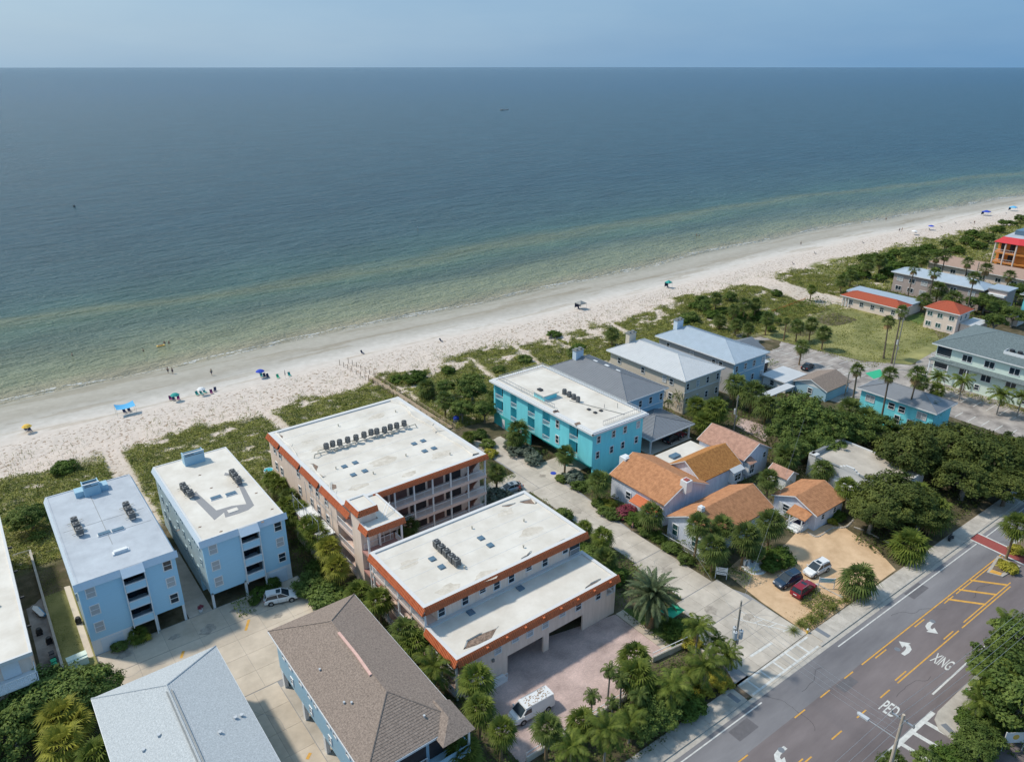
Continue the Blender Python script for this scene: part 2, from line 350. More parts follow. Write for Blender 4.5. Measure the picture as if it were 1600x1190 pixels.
def gable(par,x0,y0,x1,y1,ze,zr,axis,m,wall,ov=.35,trim='trim_white',n=None):
    """gable roof; axis 'x' or 'y' is the direction of the ridge"""
    sw=(lambda x,y,z:(y,x,z)) if axis=='x' else (lambda x,y,z:(x,y,z))
    if axis=='x': x0,y0,x1,y1=y0,x0,y1,x1
    xm=(x0+x1)/2; sl=(zr-ze)/((x1-x0)/2); th=.14; b=MB(); s=MB()
    for sx in (-1,1):
        xe=xm+sx*(xm-x0)+sx*ov; zeo=ze-ov*sl
        p=[(xe,y0-ov,zeo),(xe,y1+ov,zeo),(xm,y1+ov,zr),(xm,y0-ov,zr)]
        t=[(a,c,d+th) for a,c,d in p]
        for q in (p,t,(p[0],p[1],t[1],t[0]),(p[0],p[3],t[3],t[0]),(p[1],p[2],t[2],t[1])): b.quad(*[sw(*w) for w in q])
        k=max(5,int(math.hypot(xe-xm,zr-zeo)/.28))
        for i in range(k):
            f0=i/k; f1=(i+1.1)/k if i<k-1 else 1
            L1=lambda f,d:[(xe+(xm-xe)*f,y0-ov,zeo+(zr-zeo)*f+th+d),(xe+(xm-xe)*f,y1+ov,zeo+(zr-zeo)*f+th+d)]
            a=L1(f0,.035);c=L1(f1,.012);g=L1(f0,.0)
            s.quad(*[sw(*w) for w in (a[0],a[1],c[1],c[0])]); s.quad(*[sw(*w) for w in (g[0],g[1],a[1],a[0])])
    rf=part('roof',b,m,par); part('shingles',s,m,rf,'stuff')
    for yy,s_ in ((y0,.12),(y1,-.12)):
        g=MB(); a,b_,c=(x0,ze),(x1,ze),(xm,zr)
        for y_ in (yy,yy+s_): g.quad(*[sw(p[0],y_,p[1]) for p in (a,b_,c)])
        g.quad(*[sw(*w) for w in ((x0,yy,ze),(x1,yy,ze),(x1,yy+s_,ze),(x0,yy+s_,ze))]); part('gable_wall',g,wall,par)
    f=MB()
    for yy in (y0-ov-.04,y1+ov+.04):
        for sx in (-1,1):
            xe=xm+sx*(xm-x0)+sx*ov; zeo=ze-ov*sl
            f.tube(sw(xe,yy,zeo+.03),sw(xm,yy,zr+.03),.09,4)
    part('barge_board',f,trim,par)
    return rf
# ------------------------------------------------------------------ land and sea
def shore(X):
    X=np.asarray(X,float); d=np.clip(X-265,0,600)
    return 195-2.9e-4*d*d-.35*np.clip(X-865,0,None)+1.2*np.sin(X/37.)+.8*np.sin(X/13.+1)
def vnoise(x,y,seed=0):
    "smooth value noise, numpy"
    rs=np.random.RandomState(seed); T=rs.rand(256,256)
    xi=np.floor(x).astype(int); yi=np.floor(y).astype(int); fx=x-xi; fy=y-yi
    fx=fx*fx*(3-2*fx); fy=fy*fy*(3-2*fy); g=lambda a,b:T[a%256,b%256]
    return (g(xi,yi)*(1-fx)+g(xi+1,yi)*fx)*(1-fy)+(g(xi,yi+1)*(1-fx)+g(xi+1,yi+1)*fx)*fy
def fbm(x,y,seed=0,o=4):
    s=0;a=.5
    for i in range(o): s=s+a*vnoise(x*2**i,y*2**i,seed+i); a*=.5
    return s/(1-.5**o)
def landz(x,sd):
    z=np.interp(sd,[-4000,-60,-8,0,5,14,22,27,30],[-12,-4.2,-2.1,-1.52,-1.2,-.75,-.45,-.1,0])
    m=np.clip((sd-30)/14,0,1)*np.clip((88-sd)/8,0,1)
    z=z+m*(fbm(x/9.,sd/7.,3)*1.0-.35)+np.clip((sd-27)/3,0,1)*np.clip((60-sd)/10,0,1)*fbm(x/1.6,sd/1.6,9,2)*.22
    z=z+1.6*np.exp(-((x-205)/22.)**2-((sd-52)/9.)**2)
    return z
PATHS=[((13.8,164),(16.6,155),(16.2,138),(16,118)),((48,166),(46.8,153),(47.4,141),(50,120)),((101.5,151),(98.2,136.5),(97,118)),((116,152),(112.7,135.6),(112,119)),((129,153),(126,137.5),(125,119)),((73.6,170),(74.4,155),(75.2,119)),((222,150),(222,122)),((150,150),(148,140))]
PW=[1.6,.9,.55,.6,.5,.4,7.,1.0]
def pathd(x,y):
    best=np.full(np.shape(x),99.)
    for P_,w in zip(PATHS,PW):
        for (a,b),(c,d) in zip(P_,P_[1:]):
            t=np.clip(((x-a)*(c-a)+(y-b)*(d-b))/((c-a)**2+(d-b)**2),0,1)
            best=np.minimum(best,np.hypot(x-(a+t*(c-a)),y-(b+t*(d-b)))-w)
    return best
def vegmask(x,y):
    sd=shore(x)-y
    e=43+7*(fbm(x/11.,y/11.,21)-.5)*2; e=np.where((x>160)&(x<222),e-3,e)
    v=np.clip((sd-e)/2.5,0,1)
    hole=fbm(x/3.2,y/2.2,31); v=v*np.where(hole<.30+.15*np.clip((52-sd)/9,0,1),.0,1)
    v=v*np.clip((pathd(x,y)+(vnoise(x/1.1,y/1.1,5)-.5)*.8)/.5,0,1)
    return v
def gridmesh(name,X,S,zf,attrs,m,yf):
    X=np.array(X);S=np.array(S); gx,gs=np.meshgrid(X,S,indexing='ij'); gy=yf(gx,gs); gz=zf(gx,gs)
    nx,ns=gx.shape; me=bpy.data.meshes.new(name); co=np.stack([gx,gy,gz],-1).reshape(-1,3)
    i=np.arange(nx*ns).reshape(nx,ns); f=np.stack([i[:-1,:-1],i[:-1,1:],i[1:,1:],i[1:,:-1]],-1).reshape(-1,4)
    me.vertices.add(len(co)); me.vertices.foreach_set('co',co.ravel().astype(np.float32))
    me.loops.add(f.size); me.loops.foreach_set('vertex_index',f.ravel().astype(np.int32))
    me.polygons.add(len(f)); me.polygons.foreach_set('loop_start',np.arange(0,f.size,4,dtype=np.int32)); me.polygons.foreach_set('loop_total',np.full(len(f),4,dtype=np.int32))
    me.update(calc_edges=True); me.polygons.foreach_set('use_smooth',np.ones(len(f),bool))
    for k,fn in attrs.items():
        a=me.attributes.new(k,'FLOAT','POINT'); a.data.foreach_set('value',fn(gx,gy,gs).ravel().astype(np.float32))
    me.materials.append(m); o=link(bpy.data.objects.new(name,me)); o['kind']='structure'; return o
def ramp(t,stops):
    r=N(t,'ShaderNodeValToRGB'); e=r.color_ramp.elements
    e[0].position,e[0].color=stops[0][0],(*stops[0][1],1); e[1].position,e[1].color=stops[-1][0],(*stops[-1][1],1)
    for p,c in stops[1:-1]: x=e.new(p); x.color=(*c,1)
    return r
def attr(t,n): a=N(t,'ShaderNodeAttribute'); a.attribute_name=n; return a.outputs['Fac']
def mth(t,op,a,b=None,c=None):
    n=N(t,'ShaderNodeMath',operation=op)
    for i,v in enumerate((a,b,c)):
        if v is None: continue
        if isinstance(v,(int,float)): n.inputs[i].default_value=v
        else: t.links.new(v,n.inputs[i])
    return n.outputs[0]
def noise(t,sc,det=4,vec=None,rough=.6,st=None):
    n=N(t,'ShaderNodeTexNoise'); n.inputs['Scale'].default_value=sc; n.inputs['Detail'].default_value=det; n.inputs['Roughness'].default_value=rough
    if vec is None: vec=N(t,'ShaderNodeNewGeometry').outputs['Position']
    if st:
        m=N(t,'ShaderNodeMapping'); m.inputs['Scale'].default_value=st[:3]; m.inputs['Rotation'].default_value=(0,0,st[3] if len(st)>3 else 0); t.links.new(vec,m.inputs['Vector']); vec=m.outputs[0]
    t.links.new(vec,n.inputs['Vector']); return n.outputs['Fac']
# ground: beach bands by distance from the water line, dune and inland soil
gm_=bpy.data.materials.new('ground'); gm_.use_nodes=True; t=gm_.node_tree; b=t.nodes['Principled BSDF']; l=t.links.new
b.inputs['Specular IOR Level'].default_value=.25
sd=attr(t,'inland'); n1=noise(t,.10,6,st=(.35,1,1)); wob=mth(t,'MULTIPLY',mth(t,'SUBTRACT',n1,.5),9.)
s2=mth(t,'DIVIDE',mth(t,'ADD',sd,wob),60.)
r1=ramp(t,[(0.0,(.34,.315,.25)),(.10,(.40,.375,.325)),(.20,(.36,.335,.29)),(.27,(.43,.41,.375)),(.36,(.56,.53,.495)),(.47,(.60,.535,.485)),(.75,(.63,.54,.475)),(1.0,(.58,.50,.42))]); l(s2,r1.inputs[0])
# dry sand: footprint hollows darkened in colour, painting in their shade
n2=noise(t,1.3,2); n3=noise(t,.55,8)
foot=mth(t,'MULTIPLY',mth(t,'LESS_THAN',n2,.40),mth(t,'GREATER_THAN',mth(t,'ADD',sd,mth(t,'MULTIPLY',wob,.35)),28.))
mxx=N(t,'ShaderNodeMixRGB'); mxx.blend_type='MULTIPLY'; mxx.inputs['Color2'].default_value=(.52,.45,.38,1); l(mth(t,'MULTIPLY',foot,.9),mxx.inputs['Fac']); l(r1.outputs[0],mxx.inputs['Color1'])
m2=N(t,'ShaderNodeMixRGB'); m2.blend_type='MULTIPLY'; r2=ramp(t,[(.3,(.86,.85,.83)),(.7,(1.08,1.08,1.08))]); l(n3,r2.inputs[0]); l(r2.outputs[0],m2.inputs['Color2']); m2.inputs['Fac'].default_value=.8; l(mxx.outputs[0],m2.inputs['Color1'])
st_=mth(t,'MULTIPLY',mth(t,'LESS_THAN',noise(t,.30,7,st=(.10,1,1)),.43),mth(t,'LESS_THAN',sd,26.)); mst=N(t,'ShaderNodeMixRGB'); mst.blend_type='MULTIPLY'; mst.inputs['Color2'].default_value=(.80,.76,.70,1); l(mth(t,'MULTIPLY',st_,.75),mst.inputs['Fac']); l(m2.outputs[0],mst.inputs['Color1'])
m3=N(t,'ShaderNodeMixRGB'); l(attr(t,'veg'),m3.inputs['Fac']); l(mst.outputs[0],m3.inputs['Color1']); r3=ramp(t,[(.3,(.11,.13,.04)),(.52,(.22,.22,.09)),(.70,(.42,.37,.27))]); l(noise(t,.7,8),r3.inputs[0]); l(r3.outputs[0],m3.inputs['Color2'])
m4=N(t,'ShaderNodeMixRGB'); l(attr(t,'soil'),m4.inputs['Fac']); l(m3.outputs[0],m4.inputs['Color1']); r4=ramp(t,[(.3,(.055,.06,.025)),(.5,(.10,.085,.05)),(.72,(.20,.165,.11))]); l(noise(t,.35,9),r4.inputs[0]); l(r4.outputs[0],m4.inputs['Color2'])
l(m4.outputs[0],b.inputs['Base Color'])
rr=N(t,'ShaderNodeMapRange'); l(s2,rr.inputs['Value']); rr.inputs['From Min'].default_value=0; rr.inputs['From Max'].default_value=.3; rr.inputs['To Min'].default_value=.42; rr.inputs['To Max'].default_value=.95; l(rr.outputs[0],b.inputs['Roughness'])
bp=N(t,'ShaderNodeBump'); bp.inputs['Distance'].default_value=.28; mr=N(t,'ShaderNodeMapRange'); l(sd,mr.inputs['Value']); mr.inputs['From Min'].default_value=26; mr.inputs['From Max'].default_value=30; mr.inputs['To Min'].default_value=.04; mr.inputs['To Max'].default_value=.75; l(mr.outputs[0],bp.inputs['Strength']); l(noise(t,1.3,3),bp.inputs['Height']); l(bp.outputs[0],b.inputs['Normal'])
fx=list(np.arange(-40,262,.9)); Xg=[-30000,-8000,-2500,-900,-400,-200,-120,-80,-60]+fx+list(np.arange(263,620,3))+[640,680,740,820,900,1000,1200,1600,2500,6000,30000]
Sg=[-3000,-900,-300,-120,-60,-40,-30,-24,-20,-16]+list(np.arange(-13,26,1.3))+list(np.arange(26,84,.8))+[86,88,90,95,100,110,130,170,230,320,500,900,3000,12000,30000]
gridmesh('ground',Xg,Sg,lambda x,s:landz(x,s),dict(inland=lambda x,y,s:s,veg=lambda x,y,s:vegmask(x,y),soil=lambda x,y,s:np.clip((s-76)/3,0,1)*np.where(np.abs(x-222)<9,np.clip((s-100)/3,0,1),1)),gm_,lambda x,s:shore(x)-s)
# water
wm=bpy.data.materials.new('water'); wm.use_nodes=True; t=wm.node_tree; b=t.nodes['Principled BSDF']; l=t.links.new
b.inputs['IOR'].default_value=1.33; b.inputs['Roughness'].default_value=.22; b.inputs['Specular IOR Level'].default_value=.32
off=attr(t,'offshore'); wv=mth(t,'MULTIPLY',mth(t,'SUBTRACT',noise(t,.022,5,st=(.35,1,1)),.5),48.); o2=mth(t,'ADD',off,mth(t,'MULTIPLY',wv,mth(t,'MINIMUM',mth(t,'DIVIDE',off,35.),1.)))
s3=mth(t,'DIVIDE',o2,200.)
rw=ramp(t,[(0,(.38,.34,.25)),(.02,(.33,.30,.20)),(.06,(.27,.29,.18)),(.11,(.215,.245,.155)),(.20,(.095,.145,.115)),(.265,(.095,.160,.115)),(.325,(.155,.19,.115)),(.38,(.062,.130,.115)),(.55,(.046,.102,.112)),(1,(.028,.078,.100))]); l(s3,rw.inputs[0])
rf_=ramp(t,[(0,(1,1,1)),(1,(.80,1.0,1.35))]); l(mth(t,'DIVIDE',off,2500.),rf_.inputs[0]); mm=N(t,'ShaderNodeMixRGB'); mm.blend_type='MULTIPLY'; mm.inputs['Fac'].default_value=1; l(rw.outputs[0],mm.inputs['Color1']); l(rf_.outputs[0],mm.inputs['Color2'])
n5=noise(t,.05,6,st=(.5,1,1)); r5=ramp(t,[(.3,(.82,.82,.82)),(.7,(1.15,1.15,1.15))]); l(n5,r5.inputs[0]); m5=N(t,'ShaderNodeMixRGB'); m5.blend_type='MULTIPLY'; m5.inputs['Fac'].default_value=1; l(mm.outputs[0],m5.inputs['Color1']); l(r5.outputs[0],m5.inputs['Color2'])
# foam: broken thin lines near the edge
fo=mth(t,'ADD',off,mth(t,'MULTIPLY',mth(t,'SUBTRACT',noise(t,.06,4,st=(.5,1,1)),.5),11.))
f1=mth(t,'LESS_THAN',mth(t,'ABSOLUTE',mth(t,'SUBTRACT',fo,2.2)),mth(t,'MULTIPLY',mth(t,'SUBTRACT',noise(t,.11,5),.42),3.4))
f2=mth(t,'LESS_THAN',mth(t,'ABSOLUTE',mth(t,'SUBTRACT',fo,.3)),mth(t,'MULTIPLY',mth(t,'SUBTRACT',noise(t,.19,5),.40),2.2))
fm_=mth(t,'MULTIPLY',mth(t,'MAXIMUM',f1,f2),mth(t,'GREATER_THAN',noise(t,1.4,4),.47))
mf=N(t,'ShaderNodeMixRGB'); l(mth(t,'MULTIPLY',fm_,.85),mf.inputs['Fac']); l(m5.outputs[0],mf.inputs['Color1']); mf.inputs['Color2'].default_value=(.68,.68,.66,1)
# swash lines: darker wave fronts close in
sw=mth(t,'LESS_THAN',mth(t,'ABSOLUTE',mth(t,'SUBTRACT',fo,8.5)),mth(t,'MULTIPLY',mth(t,'SUBTRACT',noise(t,.03,4),.46),4.))
ms_=N(t,'ShaderNodeMixRGB'); ms_.blend_type='MULTIPLY'; ms_.inputs['Color2'].default_value=(.70,.72,.66,1); l(mth(t,'MULTIPLY',sw,.55),ms_.inputs['Fac']); l(mf.outputs[0],ms_.inputs['Color1'])
l(ms_.outputs[0],b.inputs['Base Color'])
h=mth(t,'ADD',mth(t,'ADD',noise(t,.42,4,st=(.42,1.15,1,-.32)),mth(t,'MULTIPLY',noise(t,.13,3,st=(.35,1.1,1,-.25)),1.5)),mth(t,'MULTIPLY',noise(t,1.3,3,st=(.6,1.1,1,.3)),.4))
bp=N(t,'ShaderNodeBump'); bp.inputs['Distance'].default_value=2.6; bp.inputs['Strength'].default_value=.95; l(h,bp.inputs['Height']); l(bp.outputs[0],b.inputs['Normal'])
So=[-2.5,-1,0,1,2,3.5,5,7,9,12,15,20,26,34,44,56,70,90,120,160,220,300,500,900,2000,5000,12000,30000,60000]
gridmesh('sea_water',[-60000,-20000,-6000,-2000,-700,-300,-120]+list(range(-60,300,5))+list(range(300,700,10))+[720,760,820,900,1000,1300,2000,4000,9000,25000,60000],So[::-1],lambda x,s:np.full(x.shape,-1.5),dict(offshore=lambda x,y,s:s),wm,lambda x,s:shore(np.minimum(x,2500))+s)
# ------------------------------------------------------------------ plant meshes
def npmesh(name,v,f,mi,mats,smooth=False):
    me=bpy.data.meshes.new(name); v=np.asarray(v,np.float32); f=np.asarray(f,np.int32); k=f.shape[1]
    me.vertices.add(len(v)); me.vertices.foreach_set('co',v.ravel()); me.loops.add(f.size); me.loops.foreach_set('vertex_index',f.ravel())
    me.polygons.add(len(f)); me.polygons.foreach_set('loop_start',np.arange(0,f.size,k,dtype=np.int32)); me.polygons.foreach_set('loop_total',np.full(len(f),k,dtype=np.int32))
    me.polygons.foreach_set('material_index',np.asarray(mi,np.int32)); me.update(calc_edges=True)
    for m in mats: me.materials.append(M[m])
    return me
def leafquads(c,nrm,size,asp,rs):
    "one folded leaf quad per centre"
    n=len(c); nrm=nrm/np.linalg.norm(nrm,axis=1,keepdims=True); r=rs.normal(size=(n,3)); u=np.cross(nrm,r); u/=np.linalg.norm(u,axis=1,keepdims=True)+1e-9; w=np.cross(nrm,u)
    s=(size*(.6+.8*rs.rand(n)))[:,None]; a=asp
    v=np.stack([c-u*s,c-w*s*a+nrm*s*.15,c+u*s-nrm*s*.25,c+w*s*a+nrm*s*.15],1).reshape(-1,3); f=np.arange(4*n).reshape(n,4); return v,f
def crownmesh(name,seed,m,nc=90,nl=75,leaf=.045,flat=.75,clr=.20,hollow=.45):
    "crown of radius 1: leaf clumps scattered over lobes of an uneven dome"
    rs=np.random.RandomState(seed); lob=rs.normal(size=(9,3)); lob[:,2]=np.abs(lob[:,2])*.7; lob/=np.linalg.norm(lob,axis=1,keepdims=True); lr=.55+.45*rs.rand(9)
    C=[]
    while len(C)<nc:
        d=rs.normal(size=3); d/=np.linalg.norm(d)
        if d[2]<-.35: continue
        g=.62+.38*max(np.max((lob@d)**6*lr),.15); r=g*(hollow+(1-hollow)*rs.rand()**.45); C.append(d*r*np.array([1,1,flat]))
    C=np.array(C); V=[];Nn=[]
    for c in C:
        k=int(nl*(.6+.8*rs.rand())); d=rs.normal(size=(k,3)); d/=np.linalg.norm(d,axis=1,keepdims=True); rr=clr*(.6+.7*rs.rand())*rs.rand(k,1)**.5
        p=c+d*rr*np.array([1,1,.6]); V.append(p); Nn.append(d*.6+c*.6+np.array([0,0,.55])+rs.normal(size=(k,3))*.35)
    v,f=leafquads(np.concatenate(V),np.concatenate(Nn),leaf,.55,rs); return npmesh(name,v,f,np.zeros(len(f)),[m])
def fanpalm(name,seed,m,n=33,droop=.5,dead=5,low=-.8,seg=12):
    rs=np.random.RandomState(seed); V=[];F=[];MI=[]
    for i in range(n+dead):
        isd=i>=n; e=(1.35-(1.35-low)*((i+.5)/n)) if not isd else -.95-.35*rs.rand(); az=i*2.39996+rs.rand()*.4
        d=np.array([math.cos(az)*math.cos(e),math.sin(az)*math.cos(e),math.sin(e)]); pl=.40+.14*rs.rand(); bl=(.60+.14*rs.rand())*(.8 if isd else 1)
        side=np.array([-math.sin(az),math.cos(az),0]); up=np.cross(d,side); up=up if up[2]>0 else -up
        base=d*pl; 
        def addq(a,b,c,e_): 
            k=len(V); V.extend([a,b,c,e_]); F.append((k,k+1,k+2,k+3)); MI.append(1 if isd else 0)
        addq(-side*.015,side*.015,base+side*.012,base-side*.012)
        for s in range(seg):
            th=(s/(seg-1)-.5)*2.9; ld=d*math.cos(th)+side*math.sin(th); L_=bl*(1-.22*abs(th)/1.7)*(.88+.24*rs.rand())
            mid=base+ld*L_*.55+up*.04; tip=base+ld*L_+np.array([0,0,-droop*L_*(.35+.4*rs.rand())]); wv=np.cross(ld,up)*.042
            addq(base,mid-wv,tip,mid+wv)
    return npmesh(name,V,F,MI,[m,'deadfrond'])
def featherpalm(name,seed,m,n=18,leaf=.26,arch=1.0,low=-.2,pairs=16,dead=1,wide=.022,top=1.3,shaft=False):
    rs=np.random.RandomState(seed); V=[];F=[];MI=[]
    for i in range(n+dead):
        isd=i>=n; e=top-(top-low)*((i+.5)/n)+rs.normal()*.06 if not isd else -1.; az=i*2.39996+rs.rand()*.5
        h=np.array([math.cos(az),math.sin(az),0]); side=np.array([-math.sin(az),math.cos(az),0]); p=np.zeros(3); ang=e; st=1./pairs; L_=.9+.2*rs.rand()
        pts=[p.copy()]
        for s in range(pairs):
            ang-=arch*1.5/pairs*(.35+1.3*s/pairs); p=p+(h*math.cos(ang)+np.array([0,0,math.sin(ang)]))*st*L_; pts.append(p.copy())
        for s in range(1,pairs+1):
            a,b_=pts[s-1],pts[s]; dr=(b_-a)/np.linalg.norm(b_-a); f=s/pairs; ll=leaf*math.sin(PI*min(1,.18+.80*f))**.6*(.85+.3*rs.rand())
            k=len(V); V.extend([a-side*.012,a+side*.012,b_+side*.008,b_-side*.008]); F.append((k,k+1,k+2,k+3)); MI.append(1 if isd else 0)
            for sg in (-1,1):
                for hf in (0,.5):
                    q=a+(b_-a)*hf; tip=q+side*sg*ll*.80+dr*ll*.55+np.array([0,0,-ll*(.25+.35*rs.rand())]); md=(q+tip)/2+np.array([0,0,ll*.10]); wv=dr*wide
                    k=len(V); V.extend([q,md-wv,tip,md+wv]); F.append((k,k+1,k+2,k+3)); MI.append(1 if isd else 0)
    return npmesh(name,V,F,MI,[m,'deadfrond'])
def trunkmesh(name,m,r0=.16,r1=.12,boots=False,seed=0,bend=0.):
    "trunk of height 1 (radius in metres), stretched to its tree"
    rs=random.Random(seed); v=[];f=[];n=8;K=9
    for k in range(K+1):
        z=k/K; r=(r0+(r1-r0)*z)*(1.25 if k==0 else 1)*(1+.06*(k%2)); bx=bend*math.sin(z*PI/2)*z
        for i in range(n): a=2*PI*i/n; v.append((bx+r*math.cos(a),r*math.sin(a),z))
    for k in range(K):
        for i in range(n): j=(i+1)%n; f.append((k*n+i,k*n+j,k*n+n+j,k*n+n+i))
    return npmesh(name,v,f,[0]*len(f),[m])
def limbmesh(name,m,seed):
    "trunk with limbs reaching into a crown of radius 1 centred at height 1"
    rs=random.Random(seed); b=MB(); b.tube((0,0,0),(0.02,0,.55),.085,7,.06)
    for i in range(7):
        a=i*2.4+rs.random(); r=.45+.25*rs.random(); e=(r*math.cos(a),r*math.sin(a),.85+.35*rs.random()); mid=(e[0]*.4,e[1]*.4,.7); b.tube((.02,0,.48),mid,.05,5,.035); b.tube(mid,e,.035,5,.012)
    return b.mesh(name,m)
PM={}
PM['fan']=[fanpalm('fan_crown',11,'leaf_palm'),fanpalm('fan_crown',12,'leaf_palm',n=38,droop=.45,dead=8,low=-1.0),fanpalm('fan_crown',13,'leaf_palm',n=30,droop=.8,dead=4)]
PM['fan_bright']=[fanpalm('fan_crown',14,'leaf_palm_bright',n=32),fanpalm('fan_crown',15,'leaf_palm_bright',n=36,droop=.7)]
PM['fan_yellow']=[fanpalm('fan_crown',16,'leaf_palm_yellow',n=26),fanpalm('fan_crown',17,'leaf_palm_yellow',n=24)]
PM['washington']=[fanpalm('fan_crown',18,'leaf_palm',n=24,low=-.5,dead=9,droop=.5),fanpalm('fan_crown',19,'leaf_palm',n=22,low=-.4,dead=5,droop=.6)]
PM['feather']=[featherpalm('feather_crown',21,'leaf_palm_bright',n=17,leaf=.30,arch=1.0),featherpalm('feather_crown',22,'leaf_palm_bright',n=15,leaf=.32,arch=1.15)]
PM['queen']=[featherpalm('feather_crown',23,'leaf_palm',n=22,leaf=.24,arch=1.5,low=-.7,dead=3)]
PM['date']=[featherpalm('feather_crown',25,'leaf_palm_blue',n=78,leaf=.13,arch=.85,low=-.75,pairs=20,dead=5,wide=.016,top=1.45)]
PM['banana']=[fanpalm('leafy_crown',27,'leaf_tree',n=26,seg=3,droop=.6,dead=3,low=.1)]
PM['oak']=[crownmesh('oak_crown',31,'leaf_oak',150,90,.036),crownmesh('oak_crown',32,'leaf_oak',140,90,.036,flat=.8)]
PM['tree']=[crownmesh('tree_crown',33,'leaf_tree',120,80,.042),crownmesh('tree_crown',34,'leaf_tree',110,80,.042,flat=.85)]
PM['grape']=[crownmesh('grape_crown',35,'leaf_grape',90,60,.060,flat=.62,clr=.22)]
PM['silver']=[crownmesh('silver_crown',37,'leaf_silver',70,60,.060,flat=.75)]
PM['shrub']=[crownmesh('shrub_crown',39,'leaf_tree',60,60,.070,flat=.8,clr=.26),crownmesh('shrub_crown',40,'leaf_grape',60,60,.070,flat=.8,clr=.26)]
PM['yellow']=[crownmesh('shrub_crown',41,'leaf_yellow',50,50,.080,flat=.8,clr=.28)]
PM['flower']=[crownmesh('flower_crown',43,'leaf_flower',50,45,.070,flat=.8,clr=.26)]
PM['grass']=[featherpalm('grass_blades',45,'leaf_grass',n=60,leaf=.06,arch=.9,low=.5,pairs=5,dead=0,wide=.03,top=1.5)]
TR={'sabal':trunkmesh('palm_trunk','boot',.19,.17),'slim':trunkmesh('palm_trunk','trunk_grey',.13,.10),'tall':trunkmesh('palm_trunk','trunk',.22,.14),'date':trunkmesh('palm_trunk','boot',.55,.60)}
LIMB=[limbmesh('limbs','trunk',1),limbmesh('limbs','trunk_grey',2)]
CATS={'fan':('sabal_palm','palm'),'fan_bright':('sabal_palm','palm'),'fan_yellow':('sabal_palm','palm'),'washington':('fan_palm','palm'),'feather':('coconut_palm','palm'),'queen':('queen_palm','palm'),'date':('date_palm','palm'),
 'banana':('banana_plant','plant'),'oak':('oak_tree','tree'),'tree':('broadleaf_tree','tree'),'grape':('sea_grape','shrub'),'silver':('silver_shrub','shrub'),'shrub':('garden_shrub','shrub'),'yellow':('croton_shrub','shrub'),'flower':('bougainvillea','shrub'),'grass':('grass_tuft','grass clump')}
def plant(kind,px,py,h,r,label,group=None,base=None):
    """plant whose crown centre shows at px,py when h metres above the ground; r = crown radius"""
    k0=dict(fan=1.13,fan_bright=1.12,fan_yellow=1.1,feather=1.12,shrub=1.3,silver=1.35,yellow=1.3,flower=1.5,tree=1.06).get(kind,1.); r*=k0*random.Random(int(px*7+py)).uniform(.92,1.1); h*=1.15 if kind in('shrub','silver','yellow','flower') else 1
    x,y=base or at(px,py,h); rn=random.Random(int(px*131+py*17)); g=float(landz(np.array(x),shore(x)-y))
    nm,cat=CATS[kind]; T=thing(nm,label,cat,(x,y,g-.05),rn.random()*6.28,group); T.rotation_euler[0]=rn.uniform(-.045,.045); T.rotation_euler[1]=rn.uniform(-.045,.045)
    me=rn.choice(PM[kind]); c=part('crown',me,None,T) if not isinstance(me,MB) else None
    if kind in('fan','fan_bright','fan_yellow','washington','feather','queen','date','banana'):
        c.location=(0,0,h); c.scale=(r,)*3; 
        tr={'washington':'tall','feather':'slim','queen':'slim','date':'date'}.get(kind,'sabal')
        if kind!='banana': k=part('trunk',TR[tr],None,T); k.scale=(1,1,h+.1)
    elif kind in('oak','tree'):
        c.location=(0,0,h); c.scale=(r,r,r*rn.uniform(.8,1)); k=part('trunk',rn.choice(LIMB),None,T); k.scale=(r,r,h)
    elif kind=='grass': c.scale=(r,r,r)
    else:
        c.location=(0,0,h*.6); c.scale=(r,r,max(r*.8,h*.9)); k=part('stem',TR['slim'],None,T); k.scale=(.6,.6,h*.6)
    return T
def cover(name,label,polys,m,dens,hmin,hmax,leaf,seed,zf=None,mask=None,cat=None):
    """low growth nobody could count: one object of leaf quads over the given rectangles"""
    rs=np.random.RandomState(seed); V=[];F=[];n0=0
    for (x0,y0,x1,y1) in polys:
        n=int((x1-x0)*(y1-y0)*dens); x=rs.uniform(x0,x1,n); y=rs.uniform(y0,y1,n)
        hh=hmin+(hmax-hmin)*(fbm(x/1.6,y/1.3,seed,3)**2*2.6+np.clip(fbm(x/6,y/5,seed+9,2)-.55,0,1)*5)
        if mask is not None: k=mask(x,y)>rs.rand(n)*.9+.05; x,y,hh=x[k],y[k],hh[k]
        g=landz(x,shore(x)-y); c=np.stack([x,y,g+hh*(rs.rand(len(x))**.5)],1); nr=rs.normal(size=(len(x),3))*.55+np.array([0,0,.9])
        v,f=leafquads(c,nr,leaf,.6,rs); V.append(v);F.append(f+n0); n0+=len(v)
    me=npmesh(name,np.concatenate(V),np.concatenate(F),np.zeros(sum(len(f) for f in F)),[m]); o=link(bpy.data.objects.new(name,me)); tag(o,label,cat,None,'stuff'); return o
cover('dune_vegetation','low green creeping plants covering the sand dunes behind the beach',[(-30,118,250,158)],'leaf_dune',36,.02,.60,.15,61,mask=vegmask)
cover('dune_vegetation','low green creeping plants covering the far dunes along the shore',[(250,90,560,152)],'leaf_dune',5,.05,.7,.28,62,mask=vegmask)
def sparse(x,y):
    sd=shore(x)-y; e=np.clip((sd-30)/16,0,1)*np.clip((58-sd)/10,0,1)*np.clip((pathd(x,y))/.6,0,1)
    return e*np.where(fbm(x/2.4,y/2.4,77,3)>.56,.9,.06)
